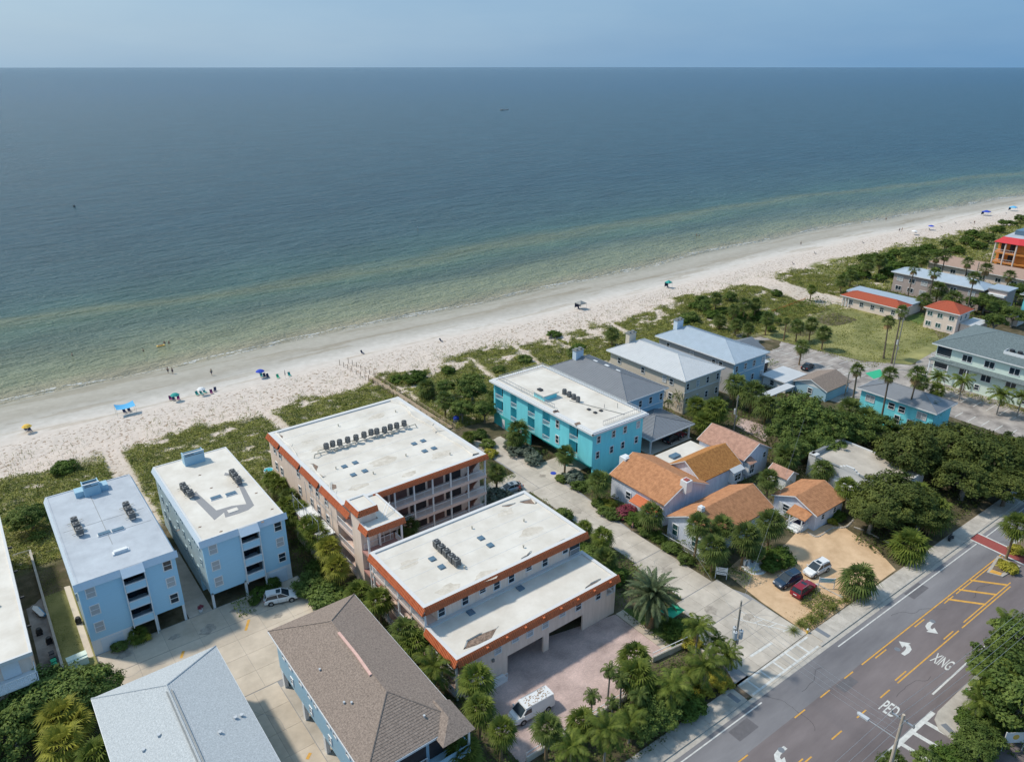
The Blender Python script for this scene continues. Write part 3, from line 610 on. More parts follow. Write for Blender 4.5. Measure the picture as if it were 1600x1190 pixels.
# sea oats on the bare sand
rs=np.random.RandomState(5); n=52000; x=rs.uniform(-30,240,n); y=rs.uniform(136,168,n); k=sparse(x,y)>rs.rand(n); x,y=x[k],y[k]; g=landz(x,shore(x)-y); n=len(x)
a=rs.rand(n)*6.28; hh=.25+.45*rs.rand(n); w=.035; lean=rs.normal(size=(n,2))*.18
P0=np.stack([x-np.cos(a)*w,y-np.sin(a)*w,g],1);P1=np.stack([x+np.cos(a)*w,y+np.sin(a)*w,g],1);P2=np.stack([x+lean[:,0]+.02,y+lean[:,1],g+hh],1);P3=np.stack([x+lean[:,0]-.02,y+lean[:,1],g+hh],1)
me=npmesh('sea_oats',np.stack([P0,P1,P2,P3],1).reshape(-1,3),np.arange(4*n).reshape(n,4),np.zeros(n),['leaf_grass']); tag(link(bpy.data.objects.new('sea_oats',me)),'thin sea oat grass sprouting from bare sand between beach and dunes',None,None,'stuff')
# ------------------------------------------------------------------ roads, yards, paths
def sheet(name,poly,z,m,parent=None,th=None):
    return struct(name,MB().prism(poly,z-(th or .5),z),m,parent)
def pxpoly(z,*ps): return [at(x,y,z) for x,y in ps]
rd=lambda x,o:(x,o-.018*(x-80))
def strip(x0,x1,o0,o1): return [rd(x0,o0),rd(x1,o0),rd(x1,o1),rd(x0,o1)]
road=sheet('road',strip(-60,420,31.9,36.6),.020,'asphalt'); road2=sheet('road',strip(-60,420,12,31.9),.024,'asphalt_warm')
# kerb and gutter with lowered crossing
for i in range(62):
    x=30+i*3.05
    if 62.5<x<77.5: continue
    part('kerb_stone',MB().prism(strip(x,x+3.03,36.6,37.0),-.1,.17),'kerb',road)
struct('gutter',MB().prism(strip(-60,420,36.0,36.6),-.2,.028),'kerb')
sw=sheet('sidewalk',strip(-60,420,36.9,39.2),.03,'soil')
for i in range(110):
    x=28+i*1.62
    if 63.5<x<79.0: continue
    part('paving_slab',MB().prism(strip(x,x+1.595,37.02,39.05),-.1,.14),'sidewalk',sw)
def slabs(par,x0,y0,x1,y1,nx,ny,m,z=.06,skip=None,gap=.03):
    dx=(x1-x0)/nx;dy=(y1-y0)/ny
    for i in range(nx):
        for j in range(ny):
            a=x0+i*dx;b=y0+j*dy
            if skip and skip(a+dx/2,b+dy/2): continue
            part('concrete_slab',MB().box(a+gap/2,b+gap/2,-.05,a+dx-gap/2,b+dy-gap/2,z+random.uniform(-.004,.006)),m,par)
# drive between the salmon and turquoise buildings
dv=sheet('driveway',[(63,90),(63,97),(74.5,97),(74.5,122),(81.4,120.5),(81.4,97),(87.4,97),(87.4,90.4),(80.2,90.3),(78.3,70),(78.2,54),(80.0,49),(79.3,38.8),(64.3,39),(69.5,49),(71.7,54),(72.4,62),(72.6,76),(72.8,90)],.03,'grey_walk')
slabs(dv,74.8,90,81.35,121,2,7,'concrete_cool'); slabs(dv,81.4,90.4,87.4,97,1,2,'concrete_cool'); slabs(dv,63.2,90,74.7,97,3,2,'concrete_cool')
slabs(dv,72.7,74,79.2,89.95,2,4,'concrete_cool'); slabs(dv,72.5,64,78.2,73.95,2,3,'concrete_cool'); slabs(dv,71.8,54,78.2,63.9,2,3,'concrete_cool'); slabs(dv,69.6,48,79.2,53.9,3,2,'concrete_cool'); slabs(dv,66.9,39.2,79.6,47.9,5,4,'concrete_cool')
# apron at the mouth of the drive
slabs(dv,64.5,36.62,79.9,39.15,8,1,'concrete_cool',z=.055)
# yard of the pale blue buildings
yd=sheet('courtyard',[(3,92.4),(30.2,92.4),(30.2,73.8),(22,73),(22,40),(12,40),(3,76)],.03,'grey_walk')
slabs(yd,3.1,87.6,30.0,92.3,7,1,'concrete'); slabs(yd,3.1,74,30.0,87.55,7,4,'concrete'); slabs(yd,14,40,19.9,73.9,2,9,'concrete'); slabs(yd,19.95,49.7,23.9,72.8,1,4,'concrete_cool')
slabs(yd,14.6,92.4,17.7,112,1,5,'concrete_cool')
for x in (8.8,10.0): pass
def stripe(par,p,q,w,m='paint_white',z=.034):
    p=Vector(p);q=Vector(q);n=(q-p).normalized();n=Vector((-n.y,n.x))*w/2
    return part('painted_line',MB().prism([tuple(p-n),tuple(q-n),tuple(q+n),tuple(p+n)],z-.006,z),m,par)
for a,b_ in (((445,1041),(452,1030)),((283,1028),(287,1017)),((384,985),(389,968)),((480,1186),(485,1176))):
    stripe(yd,at(*a),at(*b_),.35,'paint_yellow',.075)
# paver court
pv=sheet('paver_court',[(36.5,46.4),(37.0,63),(61.8,57.5),(61.9,48.4),(55,48.2),(52,46)],.05,'paver'); 
struct('paver_court_edge',MB().box(61.9,47.6,-.1,63.3,57.5,.09),'concrete')
# sandy car park
sheet('sand_car_park',[(79.6,39.2),(80.2,47),(81.5,54.3),(86,55),(91,53.5),(95,53),(100,54),(104,52.5),(107.3,51.5),(105.3,43.5),(102.5,39)],.045,'sand_lot')
sheet('sand_path',[(99,54),(103,53),(115,60),(120,66),(116,68)],.04,'sand_lot')
# lawns
sheet('lawn',[(-.7,90),(2.9,90),(2.9,127),(-.7,127)],.03,'drygrass'); sheet('lawn',[(62.0,57.5),(64,57.5),(69,50),(66,47),(63.4,48)],.04,'lawn')
sheet('side_path',[(2.0,92.5),(2.75,92.5),(2.75,112),(2.0,112)],.05,'beige_wall')
struct('alley',MB().box(-3,84,-.2,-.85,122,.035),'lot_asphalt')
# vacant grassy plot and the far lots
sheet('vacant_plot',[(175.5,121.5),(224,121.5),(226,93),(209,81),(188,79.5),(181,89)],.05,'drygrass')
pk=sheet('parking_lot',[(149,92),(158,103),(163,121),(175,121),(181,88),(190,78),(176,40),(164,40),(165,74),(152,78)],.03,'lot_asphalt')
for i in range(13):
    stripe(pk,(160.5,116-i*2.7),(165,115.7-i*2.7),.16,z=.045)
    y=118-i*2.9; stripe(pk,(167.5,y),(172.5,y-.3),.16,z=.045)
    if i<12: stripe(pk,(174.2,y-1),(179,y-1.3),.16,z=.045)
stripe(pk,(170,118),(170,84),.14,z=.047)
for i in range(12): y=72-i*2.7; stripe(pk,(174,y),(179.5,y),.16,z=.045); stripe(pk,(165.2,y),(169,y),.16,z=.045)
sheet('green_court',pxpoly(0,(1352,583),(1375,577),(1382,587),(1365,592)),.06,'cloth_green')
sheet('street',[(180,75),(192,80),(228,86),(232,80),(212,74),(192,73)],.028,'lot_asphalt')
sheet('lawn',pxpoly(0,(1415,497),(1440,488),(1445,500),(1436,508)),.06,'lawn'); sheet('lawn',pxpoly(0,(1284,465),(1300,458),(1318,463),(1312,468)),.06,'lawn')
sheet('brick_path',pxpoly(0,(1155,652),(1205,668),(1196,690),(1150,665)),.04,'paver')
sheet('pool_deck',[(14.6,112),(17.6,112),(17.6,121),(14.6,121)],.08,'pool_tile')
# ------------------------------------------------------------------ road markings
def rl(par,xa,xb,o,m='paint_yellow',w=.16): return part('painted_line',MB().prism(strip(xa,xb,o-w/2,o+w/2),.026,.032),m,par)
X_=lambda px,py:at(px,py)[0]
rl(road,80.6,119.3,35.35,'paint_white'); rl(road,-20,64.7,35.45,'paint_white'); rl(road,122.6,200,35.35,'paint_white')
rl(road2,80,119.5,31.75); rl(road2,-20,57.2,31.75); rl(road2,121.5,200,31.75)
for a in ((1333,1049,1320,1060),(1297,1078,1283,1090),(1259,1109,1243,1122)): rl(road2,X_(a[2],a[3]),X_(a[0],a[1]),31.75)
for x in (50.4,82.5,92.3,100.5): rl(road2,x,x+2.6,31.35)
rl(road2,80.6,96.3,27.45); rl(road2,97.2,112,27.45); rl(road2,40,62.6,27.45); rl(road2,104,119,31.35)
for a in ((1388,1076,1373,1088),(1351,1107,1336,1119),(1312,1139,1297,1153)): rl(road2,X_(a[2],a[3]),X_(a[0],a[1]),27.45)
for x in (80.8,93.0,59): rl(road2,x,x+2.6,27.85)
rl(road2,98.5,113,27.85)
for x in (101.8,105.3,108.9): stripe(road2,(x,31.1),(x+3.1,27.3),.4,'paint_yellow')
rl(road2,82.2,104.5,24.0,'paint_white',.22)
# brick crossing
bc=sheet('brick_crossing',[(118.6,13),(121.1,13),(122.4,35.9),(119.9,35.9)],.036,'brick_red',th=.02)
stripe(bc,(118.4,13),(119.8,35.9),.3,z=.042); stripe(bc,(121.2,13),(122.6,35.9),.3,z=.042)
# lettering on the road
def lettering(txt,x,y,sx,sy):
    c=bpy.data.curves.new('txt','FONT'); c.body=txt; c.align_x='CENTER'; c.align_y='CENTER'; c.extrude=.002; c.offset=.012
    o=bpy.data.objects.new('txt',c); COL.objects.link(o); dg=bpy.context.evaluated_depsgraph_get(); me=bpy.data.meshes.new_from_object(o.evaluated_get(dg)); bpy.data.objects.remove(o)
    me.materials.clear(); me.materials.append(M['paint_white']); q=link(bpy.data.objects.new('painted_word',me)); q.parent=road2; q.location=(x,y,.031); q.rotation_euler=(0,0,-PI/2); q.scale=(sx,sy,1)
lettering('PED',75.8,25.95,1.05,3.1); lettering('XING',88.6,25.75,.92,3.1)
def arrow(x,y,fl):
    s=fl; pts=[(-1.3,.35),(-1.3,-.05),(-.4,-.15),(.3,-.05),(.75,.35),(.8,.55),(1.2,.5),(.45,1.5),(-.25,.75),(.25,.72),(.15,.5),(-.15,.38),(-.6,.34)]
    part('turn_arrow',MB().quad(*[(x+s*a,y+s*(b-.6),.033) for a,b in pts]),'paint_white',road2)
arrow(87.4,30.0,1.15); arrow(94.0,29.6,-1.15); arrow(59.9,29.7,-1.15)
for x,y in ((86.3,30.4),(95.4,30.2),(60.7,30.3)): part('manhole_cover',MB().cyl(x,y,.02,.034,.38,14),'metal_grey',road2)
rr_=random.Random(21)
def crack(par,x,y,L_,a,z,m='black'):
    b=MB(); p=Vector((x,y)); n=int(L_/.5)
    for i in range(n):
        a+=rr_.uniform(-.5,.5); q=p+Vector((math.cos(a),math.sin(a)))*.5; w=Vector((-math.sin(a),math.cos(a)))*.018; b.quad((*(p-w),z),(*(q-w),z),(*(q+w),z),(*(p+w),z)); p=q
    part('crack',b,m,par)
for x,y,L_,a in ((70,33.8,6,.2),(92,34.2,9,-.1),(105,29,6,.3),(66,29.5,8,.1),(85,25.5,7,2.8),(120,33.5,6,.2)): crack(road if y>32 else road2,x,y,L_,a,.0275,'rubber')
for x,y,L_,a in ((73,47,7,1.2),(74,58,6,1.5),(76,72,8,1.4),(77,96,7,1.2),(75,44,5,.3),(79,103,6,1.7)): crack(dv,x,y,L_,a,.072,'grey_walk')
for x,y,L_,a in ((5,86,5,-.6),(11,83,5,.4),(18,66,6,1.4),(23,88,5,.2)): crack(yd,x,y,L_,a,.072,'grey_walk')
def blot(par,x,y,s,z,m):
    part('stain',MB().prism([(x+s*(1+.3*math.sin(i*2.1+x))*math.cos(i*PI/7),y+s*(.75+.25*math.cos(i*1.9+y))*math.sin(i*PI/7)) for i in range(14)],z-.004,z),m,par)
for x,y,s in ((6,90.3,.9),(12,89.8,.7),(16,88.6,1.2),(20.5,90,1.0),(24.5,85.5,.6),(8,79,.8),(26,88,.7)): blot(yd,x,y,s,.071,'conc_stain')
for x,y,s in ((76,104,.9),(78,93,.7),(75,80,.8),(75,60,.9),(73,50,1.1),(76,46,.8)): blot(dv,x,y,s,.071,'conc_stain')
for x,y,w_,h_ in ((58,33.8,3.4,1.6),(98,34,4.2,1.5),(74,30.5,3,1.3)): part('asphalt_patch',MB().prism([(x,y),(x+w_,y-.05),(x+w_,y+h_),(x,y+h_)],.018,.0262),'patch',road if y>32 else road2)
# crosswalk over the drive and over the side street
for x in (66.2,68.8,71.4,74.0,76.6): stripe(dv,(x,37.1),(x,38.9),.28,z=.068)
stripe(dv,(64.8,37.1),(78.6,36.95),.28,z=.070); stripe(dv,(64.8,39.0),(79,38.8),.28,z=.070); stripe(dv,(69.9,41.2),(74.3,41.0),.35,z=.068)
for k in range(4): stripe(dv,(74.6+k*.9,46.5-k*1.7),(76.2+k*.9,46.2-k*1.7),.14,z=.068)
stripe(dv,(74.2,47),(79,39.4),.14,z=.070); stripe(dv,(76,47.4),(79.4,39.6),.14,z=.070)
side=sheet('side_street',[(66,23.6),(79.5,23.2),(77,19),(77,-10),(64,-10),(64,19)],.029,'asphalt_warm')
for k in range(4): stripe(side,(69.5+k*2.6,22.8),(69.8+k*2.6,19.0),.55,z=.036)
stripe(side,(68,22.9),(79.5,22.6),.55,z=.040); stripe(side,(68,19.0),(77,18.9),.45,z=.040)
cn=struct('sidewalk',MB().prism([(79.9,22.3),(78.5,22.0),(77.4,21),(77.1,19.4),(78,18.6),(80.5,20.2),(84,20.6),(90,20.4),(96,20.2),(96,22.0),(88,22.2)],-.1,.15),'sidewalk')
part('tactile_mat',MB().prism([(78.2,21.2),(77.7,19.6),(78.3,19.4),(78.9,20.9)],.1,.156),'metal_grey',cn)
part('tactile_mat',MB().prism([(81.6,37.0),(80.9,37.0),(80.9,39.0),(81.6,39.0)],.1,.147),'metal_grey',sw); part('tactile_mat',MB().prism([(62.2,37.1),(62.9,37.1),(62.9,38.9),(62.2,38.9)],.1,.147),'metal_grey',sw)
# planted island
isl=bthing('traffic_island','kerbed island planted with yellow-green shrubs in the middle of the road','traffic island',115,30)
part('kerb_ring',MB().prism([(112.6,30.4),(113.4,28.5),(118.3,27.9),(118.4,31.2),(116.8,31.0)],-.1,.17),'kerb',isl); part('planting_bed',MB().prism([(114.0,30.2),(114.3,28.9),(117.9,28.5),(117.9,30.8)],.0,.2),'soil',isl); part('yellow_nose',MB().prism([(112.9,30.2),(113.4,28.8),(114.2,28.9),(113.9,30.2)],.1,.19),'paint_yellow',isl)
is2=bthing('traffic_island','far part of the planted island beyond the red brick crossing','traffic island',126,29.5)
part('kerb_ring',MB().prism([(121.8,31.2),(121.6,27.7),(150,27.2),(150,30.7)],-.1,.17),'kerb',is2); part('planting_bed',MB().prism([(122.3,30.8),(122.2,28.1),(149.6,27.6),(149.6,30.3)],0,.2),'soil',is2)
# ------------------------------------------------------------------ pale blue blocks
def blueblock(label,x0,x1,roofm,wins_side,mir=False):
    y0,y1=92.4,117.8; z=11.2; B=bthing('apartment_building',label,'building',x0,y0); w=x1-x0
    bx0,bx1=x0+w*.44,x0+w*.655; wl='blue_wall'
    # front wall in pieces round the balconies and the open car bay
    b=MB(); b.box(x0,y0,2.35,bx0,y0+.3,10.4).box(bx1,y0,2.6,x1,y0+.3,10.4).box(x0+.05,y0+5,0,x1-.05,y0+5.2,2.6)
    part('front_wall',b,wl,B)
    part('base_wall',MB().box(x0,y0-.02,0,x0+w*.42,y0+.3,2.35) if not mir else MB().box(x0+w*.66,y0-.02,0,x1,y0+.3,2.59),'trim_white',B)
    part('garage_door',MB().box(x0+1,y0-.07,.05,x0+3.6,y0-.025,2.1) if not mir else MB().box(x1-3.3,y0-.07,.05,x1-.7,y0-.025,2.2),'blue_light',B)
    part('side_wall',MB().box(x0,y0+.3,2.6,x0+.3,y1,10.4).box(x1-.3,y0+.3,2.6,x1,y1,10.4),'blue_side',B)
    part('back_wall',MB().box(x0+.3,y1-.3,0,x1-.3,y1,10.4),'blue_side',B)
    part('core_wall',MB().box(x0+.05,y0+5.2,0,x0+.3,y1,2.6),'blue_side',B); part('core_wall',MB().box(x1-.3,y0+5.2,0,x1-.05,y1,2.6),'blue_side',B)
    part('floor_slab',MB().box(x0+.01,y0+.31,2.4,x1-.01,y1-.31,2.6),'trim_white',B)
    for px in ((x1-.35,bx1+.1) if not mir else (x0+.03,bx0-.4)): part('post',MB().box(px,y0,0,px+.32,y0+.32,2.6),'trim_white',B)
    for k in range(3):
        f=2.6+k*2.65
        bal=part('balcony',MB().box(bx0,y0-.55,f-.1,bx1,y0+2.0,f+.08),'blue_light',B)
        part('balcony_wall',MB().box(bx0+.04,y0-.55,f+.08,bx1-.04,y0-.43,f+1.05).box(bx0+.0,y0-.43,f+.08,bx0+.1,y0,f+1.0).box(bx1-.1,y0-.43,f+.08,bx1,y0,f+1.0),wl,bal)
        part('balcony_cap',MB().box(bx0-.03,y0-.6,f+1.05,bx1+.03,y0-.38,f+1.13),'trim_white',bal)
        part('recess',MB().box(bx0+.02,y0+1.9,f+.08,bx1-.02,y0+2.0,f+2.55),'recess_shade',bal);  # back of the balcony, its shade painted on as near-black
        part('door',MB().box(bx0+.5,y0+1.8,f+.1,bx0+1.3,y0+1.9,f+2.1),'turq_dark' if False else 'glass',bal)
    part('balcony_post',MB().box(bx0-.12,y0-.58,2.3,bx0,y0-.02,10.3).box(bx1,y0-.58,0,bx1+.12,y0-.02,10.3),'trim_white',B)
    for k in range(3):
        f=3.5+k*2.65; window(B,'S',x0+1.3,y0,f,.95,1.35,fm='trim_white',gm='blind'); window(B,'S',x1-1.1,y0,f,.95,1.35,gm=['glass','blind','glass'][k])
    for k in range(3):
        for i,yy in enumerate(wins_side):
            if (i*3+k)%4: window(B,'W',yy,x0,3.6+k*2.65,.65,.95,fm='blue_side',gm='glass')
    # sloping fascia, roof and parapet
    f=MB(); e=.35
    for seg in ((x0-e,bx0-.1,0),(bx0-.1,bx1+.1,.65),(bx1+.1,x1+e,0)):
        a,c,o=seg; f.quad((a,y0-e-o,10.35),(c,y0-e-o,10.35),(c,y0-o*.2,z+.05),(a,y0-o*.2,z+.05)); f.quad((a,y0-e-o,10.35),(a,y0,10.35),(c,y0,10.35),(c,y0-e-o,10.35))
        if o: f.quad((a,y0-e-o,10.35),(a,y0-o*.2,z+.05),(a,y0,10.35)); f.quad((c,y0-e-o,10.35),(c,y0,10.35),(c,y0-o*.2,z+.05))
    for xx,s in ((x0,-1),(x1,1)): f.quad((xx+s*e,y0-e,10.35),(xx+s*e,y1+e,10.35),(xx,y1,z+.05),(xx,y0,z+.05)); f.quad((xx+s*e,y0-e,10.35),(xx,y0,10.35),(xx,y1,10.35),(xx+s*e,y1+e,10.35))
    part('fascia',f,'blue_light',B)
    flatroof(B,x0,y0,x1,y1,z,roofm,'bluegrey_roof' if roofm!='white_roof' else 'rim_white',.25,.07)
    part('roof_bay',MB().box(bx0-.1,y0-.13,z-.1,bx1+.1,y0,z+.04),roofm,B)
    return B
C1=blueblock('pale blue four-level block with blue-grey flat roof, left one of the pair',2.9,14.4,'bluegrey_roof',(97,101,108,113))
C2=blueblock('pale blue four-level block with stained white flat roof, right one of the pair',17.9,29.4,'white_roof',(94.5,97,100,103,106,109,112,115),True)
part('seam',MB().box(8.3,99,11.2,8.36,114.5,11.22).box(3.5,106,11.2,13.8,106.05,11.22).box(8.36,102,11.2,13.9,102.05,11.22),'ac_grey',C1)
part('walkway',MB().prism(pxpoly(11.21,(298,774),(306,768),(338,797),(362,790),(385,787),(367,745),(350,742),(352,738),(372,743),(397,789),(388,796),(372,802),(352,808),(350,800),(335,812)),11.15,11.222),'grey_walk',C2)
part('hatch_pad',MB().box(*at(358,802,11.2),11.2,at(358,802,11.2)[0]+1.4,at(358,802,11.2)[1]+.9,11.3),'white_roof',C2)
for (px,py) in ((330,762),(312,742),(410,815),(278,828),(425,795),(400,770),(312,823),(345,830),(372,760),(436,793)):
    x,y=at(px,py,11.2); part('roof_stain',MB().prism([(x-.25,y-.1),(x+.1,y-.2),(x+.3,y+.05),(x-.05,y+.18)],11.19,11.214),'stain',C2)
def stairbox(x,y,w,d,h,wall,label,extra=True):
    T=bthing('roof_stair_box',label,'roof structure',x,y,11.2); part('wall',MB().box(x,y,11.2,x+w,y+.12,11.2+h).box(x,y+d-.12,11.2,x+w,y+d,11.2+h*.8).box(x,y+.12,11.2,x+.12,y+d-.12,11.2+h*.9).box(x+w-.12,y+.12,11.2,x+w,y+d-.12,11.2+h*.9),wall,T)
    part('cap',MB().box(x+.15,y+.12,11.2+h*.55,x+w-.15,y+d-.12,11.2+h*.62),'recess_shade',T); part('rim',MB().box(x-.06,y-.06,11.2+h,x+w+.06,y+.14,11.28+h),'trim_white',T)
    part('louvre',MB().box(x+.2,y-.03,11.2+h*.78,x+w-.2,y+.0,11.2+h*.82).box(x+.2,y-.03,11.2+h*.88,x+w*.5,y,11.2+h*.92),'ac_dark',T)
    if extra: [part('side_box',MB().box(a,y+.5,11.2,a+1.1,y+d,12.1),wall,T) for a in (x-1.1,x+w)]
x,y=at(138,776,11.2); stairbox(x-.4,y,2.2,2.1,2.0,'house_blue','blue boxed roof structure with side boxes on the blue-grey flat roof')
x,y=at(290,729,11.2); stairbox(x,y,3.1,1.7,2.1,'house_blue','tall blue box at the sea end of the stained white flat roof',False)
# ------------------------------------------------------------------ leftmost block
Lb=bthing('apartment_building','salmon block with white flat roof cut off by the left edge','building',-20,85)
part('wall',MB().box(-28,85.6,0,-3.4,122,9.2),'salmon',Lb); flatroof(Lb,-29,84.6,-3.0,122.4,9.6,rw=.3,rh=.15)
for zf in (3.4,6.7):
    part('balcony',MB().box(-28,83.4,zf-.2,-3.1,85.6,zf),'trim_white',Lb); railing(Lb,(-14,83.5),(-3.2,83.5),zf,sp=.2); railing(Lb,(-3.2,83.5),(-3.2,85.6),zf,sp=.2)
part('shutter_door',MB().box(-6.2,85.45,6.8,-4.5,85.62,8.7),'trim_white',Lb); part('shutter_door',MB().box(-6.2,85.45,3.5,-4.5,85.62,5.4),'glass',Lb)
part('turquoise_panel',MB().box(-5.6,85.4,4.6,-4.0,85.44,5.5),'turq_wall',Lb)
for i in range(4): part('scupper',MB().box(-3,90+i*6.5,9.3,-2.5,90.25+i*6.5,9.5),'black',Lb)
for i,(a,b_) in enumerate(((-6,112),(-6.5,103),(-5.5,97),(-5.2,96))): part('roof_vent',MB().cyl(a,b_,9.6,9.9,.18,8),'ac_grey',Lb)
# ------------------------------------------------------------------ hip roofed pair in front
G1=bthing('townhouse','townhouse with pale grey shingle hip roof at the bottom left edge','house',7.6,60)
hip(G1,1.0,38,14.2,76.2,7,9.9,'shingle_grey',6.3,6.3,'shingle',rib=.28); part('wall',MB().box(1.4,38.4,0,13.8,75.8,7),'house_blue',G1)
for (px,py) in ((376,1108),(367,1115),(250,1155),(224,1170),(345,1148)):
    x,y=at(px,py,8.6); zz=7.1+min(x-1,14.2-x)/6.6*2.9; v=part('roof_vent',MB().box(x-.14,y-.14,zz-.1,x+.14,y+.14,zz+.28).cyl(x,y,zz+.28,zz+.34,.2,8),'transformer',G1)
x,y=at(330,1183,8.8); part('skylight',MB().box(x-.4,y-.4,8.5,x+.4,y+.4,9.05),'skylight',G1)
part('ridge_vent',MB().box(7.3,44,10.07,7.42,69,10.12).box(7.8,44,10.07,7.92,69,10.12),'ac_grey',G1)
G2=bthing('townhouse','townhouse with brown shingle hip roof and pale blue walls','house',25.4,60)
hip(G2,19.7,48.6,30.9,73.7,8,10.6,'shingle_brown',5.9,5.9,'shingle',rib=.28)
b=MB().box(20.3,49.3,0,30.3,49.6,8).box(20.3,49.6,2.7,20.6,73.2,8).box(30.0,49.6,0,30.3,73.2,8).box(20.6,72.9,0,30.0,73.2,8).box(20.32,49.62,2.5,29.98,72.88,2.7)
part('wall',b,'house_blue',G2); part('bay_back_wall',MB().box(24,49.7,0,24.2,72.8,2.5),'recess_shade',G2)  # bay back wall coloured near-black for the shade inside the car bays
for y in (49.6,54.5,60.3,66.1,72.3): part('garage_pier',MB().box(20.3,y,0,20.75,y+.6,2.5),'trim_white',G2)
for i,y in enumerate((51.5,54,57,58.6,62,63.6,66,69,71)):
    window(G2,'W',y,20.3,5.7,.7,1.0,gm='glass'); (window(G2,'W',y,20.3,3.4,.55,.8,gm='glass') if i%2 else None)
part('ridge_membrane',MB().prism([(24.9,57.5),(25.2,57.5),(25.35,61),(25.3,65.5),(25.0,65.5),(25.05,61)],10.7,10.87),'membrane_pink',G2)
bal=part('balcony',MB().box(26.8,47.6,4.6,30.9,49.3,4.8).box(30.75,47.6,4.8,30.9,49.3,5.8).box(26.8,47.6,4.8,30.75,47.75,5.8),'house_blue',G2); part('balcony_recess',MB().box(27,49.2,4.9,30.2,49.29,7.6),'recess_shade',bal); part('balcony_post',MB().box(30.7,47.6,5.8,30.88,47.8,8),'trim_white',bal)  # balcony recess is a thin dark sheet painted as shade
railing(G2,(22,49.0),(26.6,49.0),4.6); part('balcony_recess',MB().box(22,49.22,4.7,26.6,49.3,7.5),'recess_shade',G2)  # another flat sheet painted dark for the shade behind the rail
hp=part('porch_roof',MB().quad((27.4,47.2,8),(31.3,47.2,8),(29.4,49.2,9.1)).quad((31.3,47.2,8),(31.3,52,8),(29.4,52,9.1),(29.4,49.2,9.1)).quad((27.4,52,8),(27.4,47.2,8),(29.4,49.2,9.1),(29.4,52,9.1)).quad((27.4,47.2,8),(27.4,52,8),(31.3,52,8),(31.3,47.2,8)),'shingle_brown',G2)
for (px,py) in ((500,1048),(538,1100),(550,1103),(663,1121)):
    x,y=at(px,py,9); zz=8.1+max(0,min((x-19.7)/5.6,(30.9-x)/5.6,(y-48.6)/5.9))*2.6; part('roof_vent',MB().cyl(x,y,zz-.1,zz+.3,.08,8).cyl(x,y,zz+.3,zz+.36,.13,8),'transformer',G2)
# ------------------------------------------------------------------ salmon rear block A
A=bthing('apartment_building','large salmon block with white roof, terracotta tile edge and white galleries','building',50,104)
ax0,ax1,ay0,ay1,az=36.9,62.7,89.4,118.6,11.0
part('wall',MB().box(ax0,ay0+2.2,0,ax0+.3,ay1,az-.4).box(ax0+.3,ay1-.3,0,ax1,ay1,az-.4).box(ax1-.3,ay0+2.2,0,ax1,ay1-.3,az-.4),'salmon',A)
part('gallery_wall',MB().box(ax0+.3,ay0+1.9,0,ax1-.02,ay0+2.19,az-.4),'salmon',A)
flatroof(A,ax0,ay0-.1,ax1,ay1,az,rw=.7,rh=.22)
tiles(A,(41.9,ay0-.1),(ax1+.25,ay0-.1),(0,-1),az+.22,.75,.45)
for a,b_ in ((ay1,113.2),(112.6,104.6),(103.9,97.2),(96.4,86.6)): tiles(A,(ax0,a),(ax0,b_),(-1,0),az+.22,.8,.55)
floors=(.9,4.15,7.4)
part('fascia_beam',MB().box(41.9,ay0-.12,az-.85,ax1,ay0+.12,az-.4),'pinkslab',A)
for k,f in enumerate(floors):
    part('gallery_floor',MB().box(41.9,ay0-.12,f-.55,ax1,ay0+1.9,f),'pinkslab',A)
    xs=[42.2+i*3.38 for i in range(7)]
    for i in range(6):
        railing(A,(xs[i]+.12,ay0),(xs[i+1]-.12,ay0),f)
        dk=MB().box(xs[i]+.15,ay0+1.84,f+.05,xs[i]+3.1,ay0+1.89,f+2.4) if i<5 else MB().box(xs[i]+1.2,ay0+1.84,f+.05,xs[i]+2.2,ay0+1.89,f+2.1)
        part('doorway' if i==5 else 'dark_screen',dk,'recess_shade' if i in(2,4) else 'gallery_shade',A)  # brown screens, with the dark of the gallery recess painted in
for x in xs: part('column',MB().box(x-.12,ay0-.05,0,x+.12,ay0+.19,az-.85),'trim_white',A)
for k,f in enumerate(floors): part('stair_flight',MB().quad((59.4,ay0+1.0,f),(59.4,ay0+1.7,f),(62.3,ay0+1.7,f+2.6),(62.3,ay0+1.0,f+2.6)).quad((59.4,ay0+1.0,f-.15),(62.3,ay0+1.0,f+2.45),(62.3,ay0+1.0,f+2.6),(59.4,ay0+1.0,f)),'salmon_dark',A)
# west side: windows, open gallery bays, loose canvas on the roof
for k in range(3):
    for y in (116,113.6,105.8,101,98.3,95): window(A,'W',y,ax0,f*0+1.9+k*3.25,.8,1.4,gm='glass')
for k,f in enumerate(floors):
    part('gallery_floor',MB().box(ax0-.02,86.4,f-.5,ax0+2.2,ay0+2.2,f),'pinkslab',A); railing(A,(ax0+.05,86.6),(ax0+.05,91.4),f); part('doorway',MB().box(ax0+1.9,87.2,f+.05,ax0+1.95,91,f+2.3),'salmon_dark',A)
part('pier',MB().box(ax0-.02,91.45,0,ax0+.35,92.0,az-.4),'salmon',A)
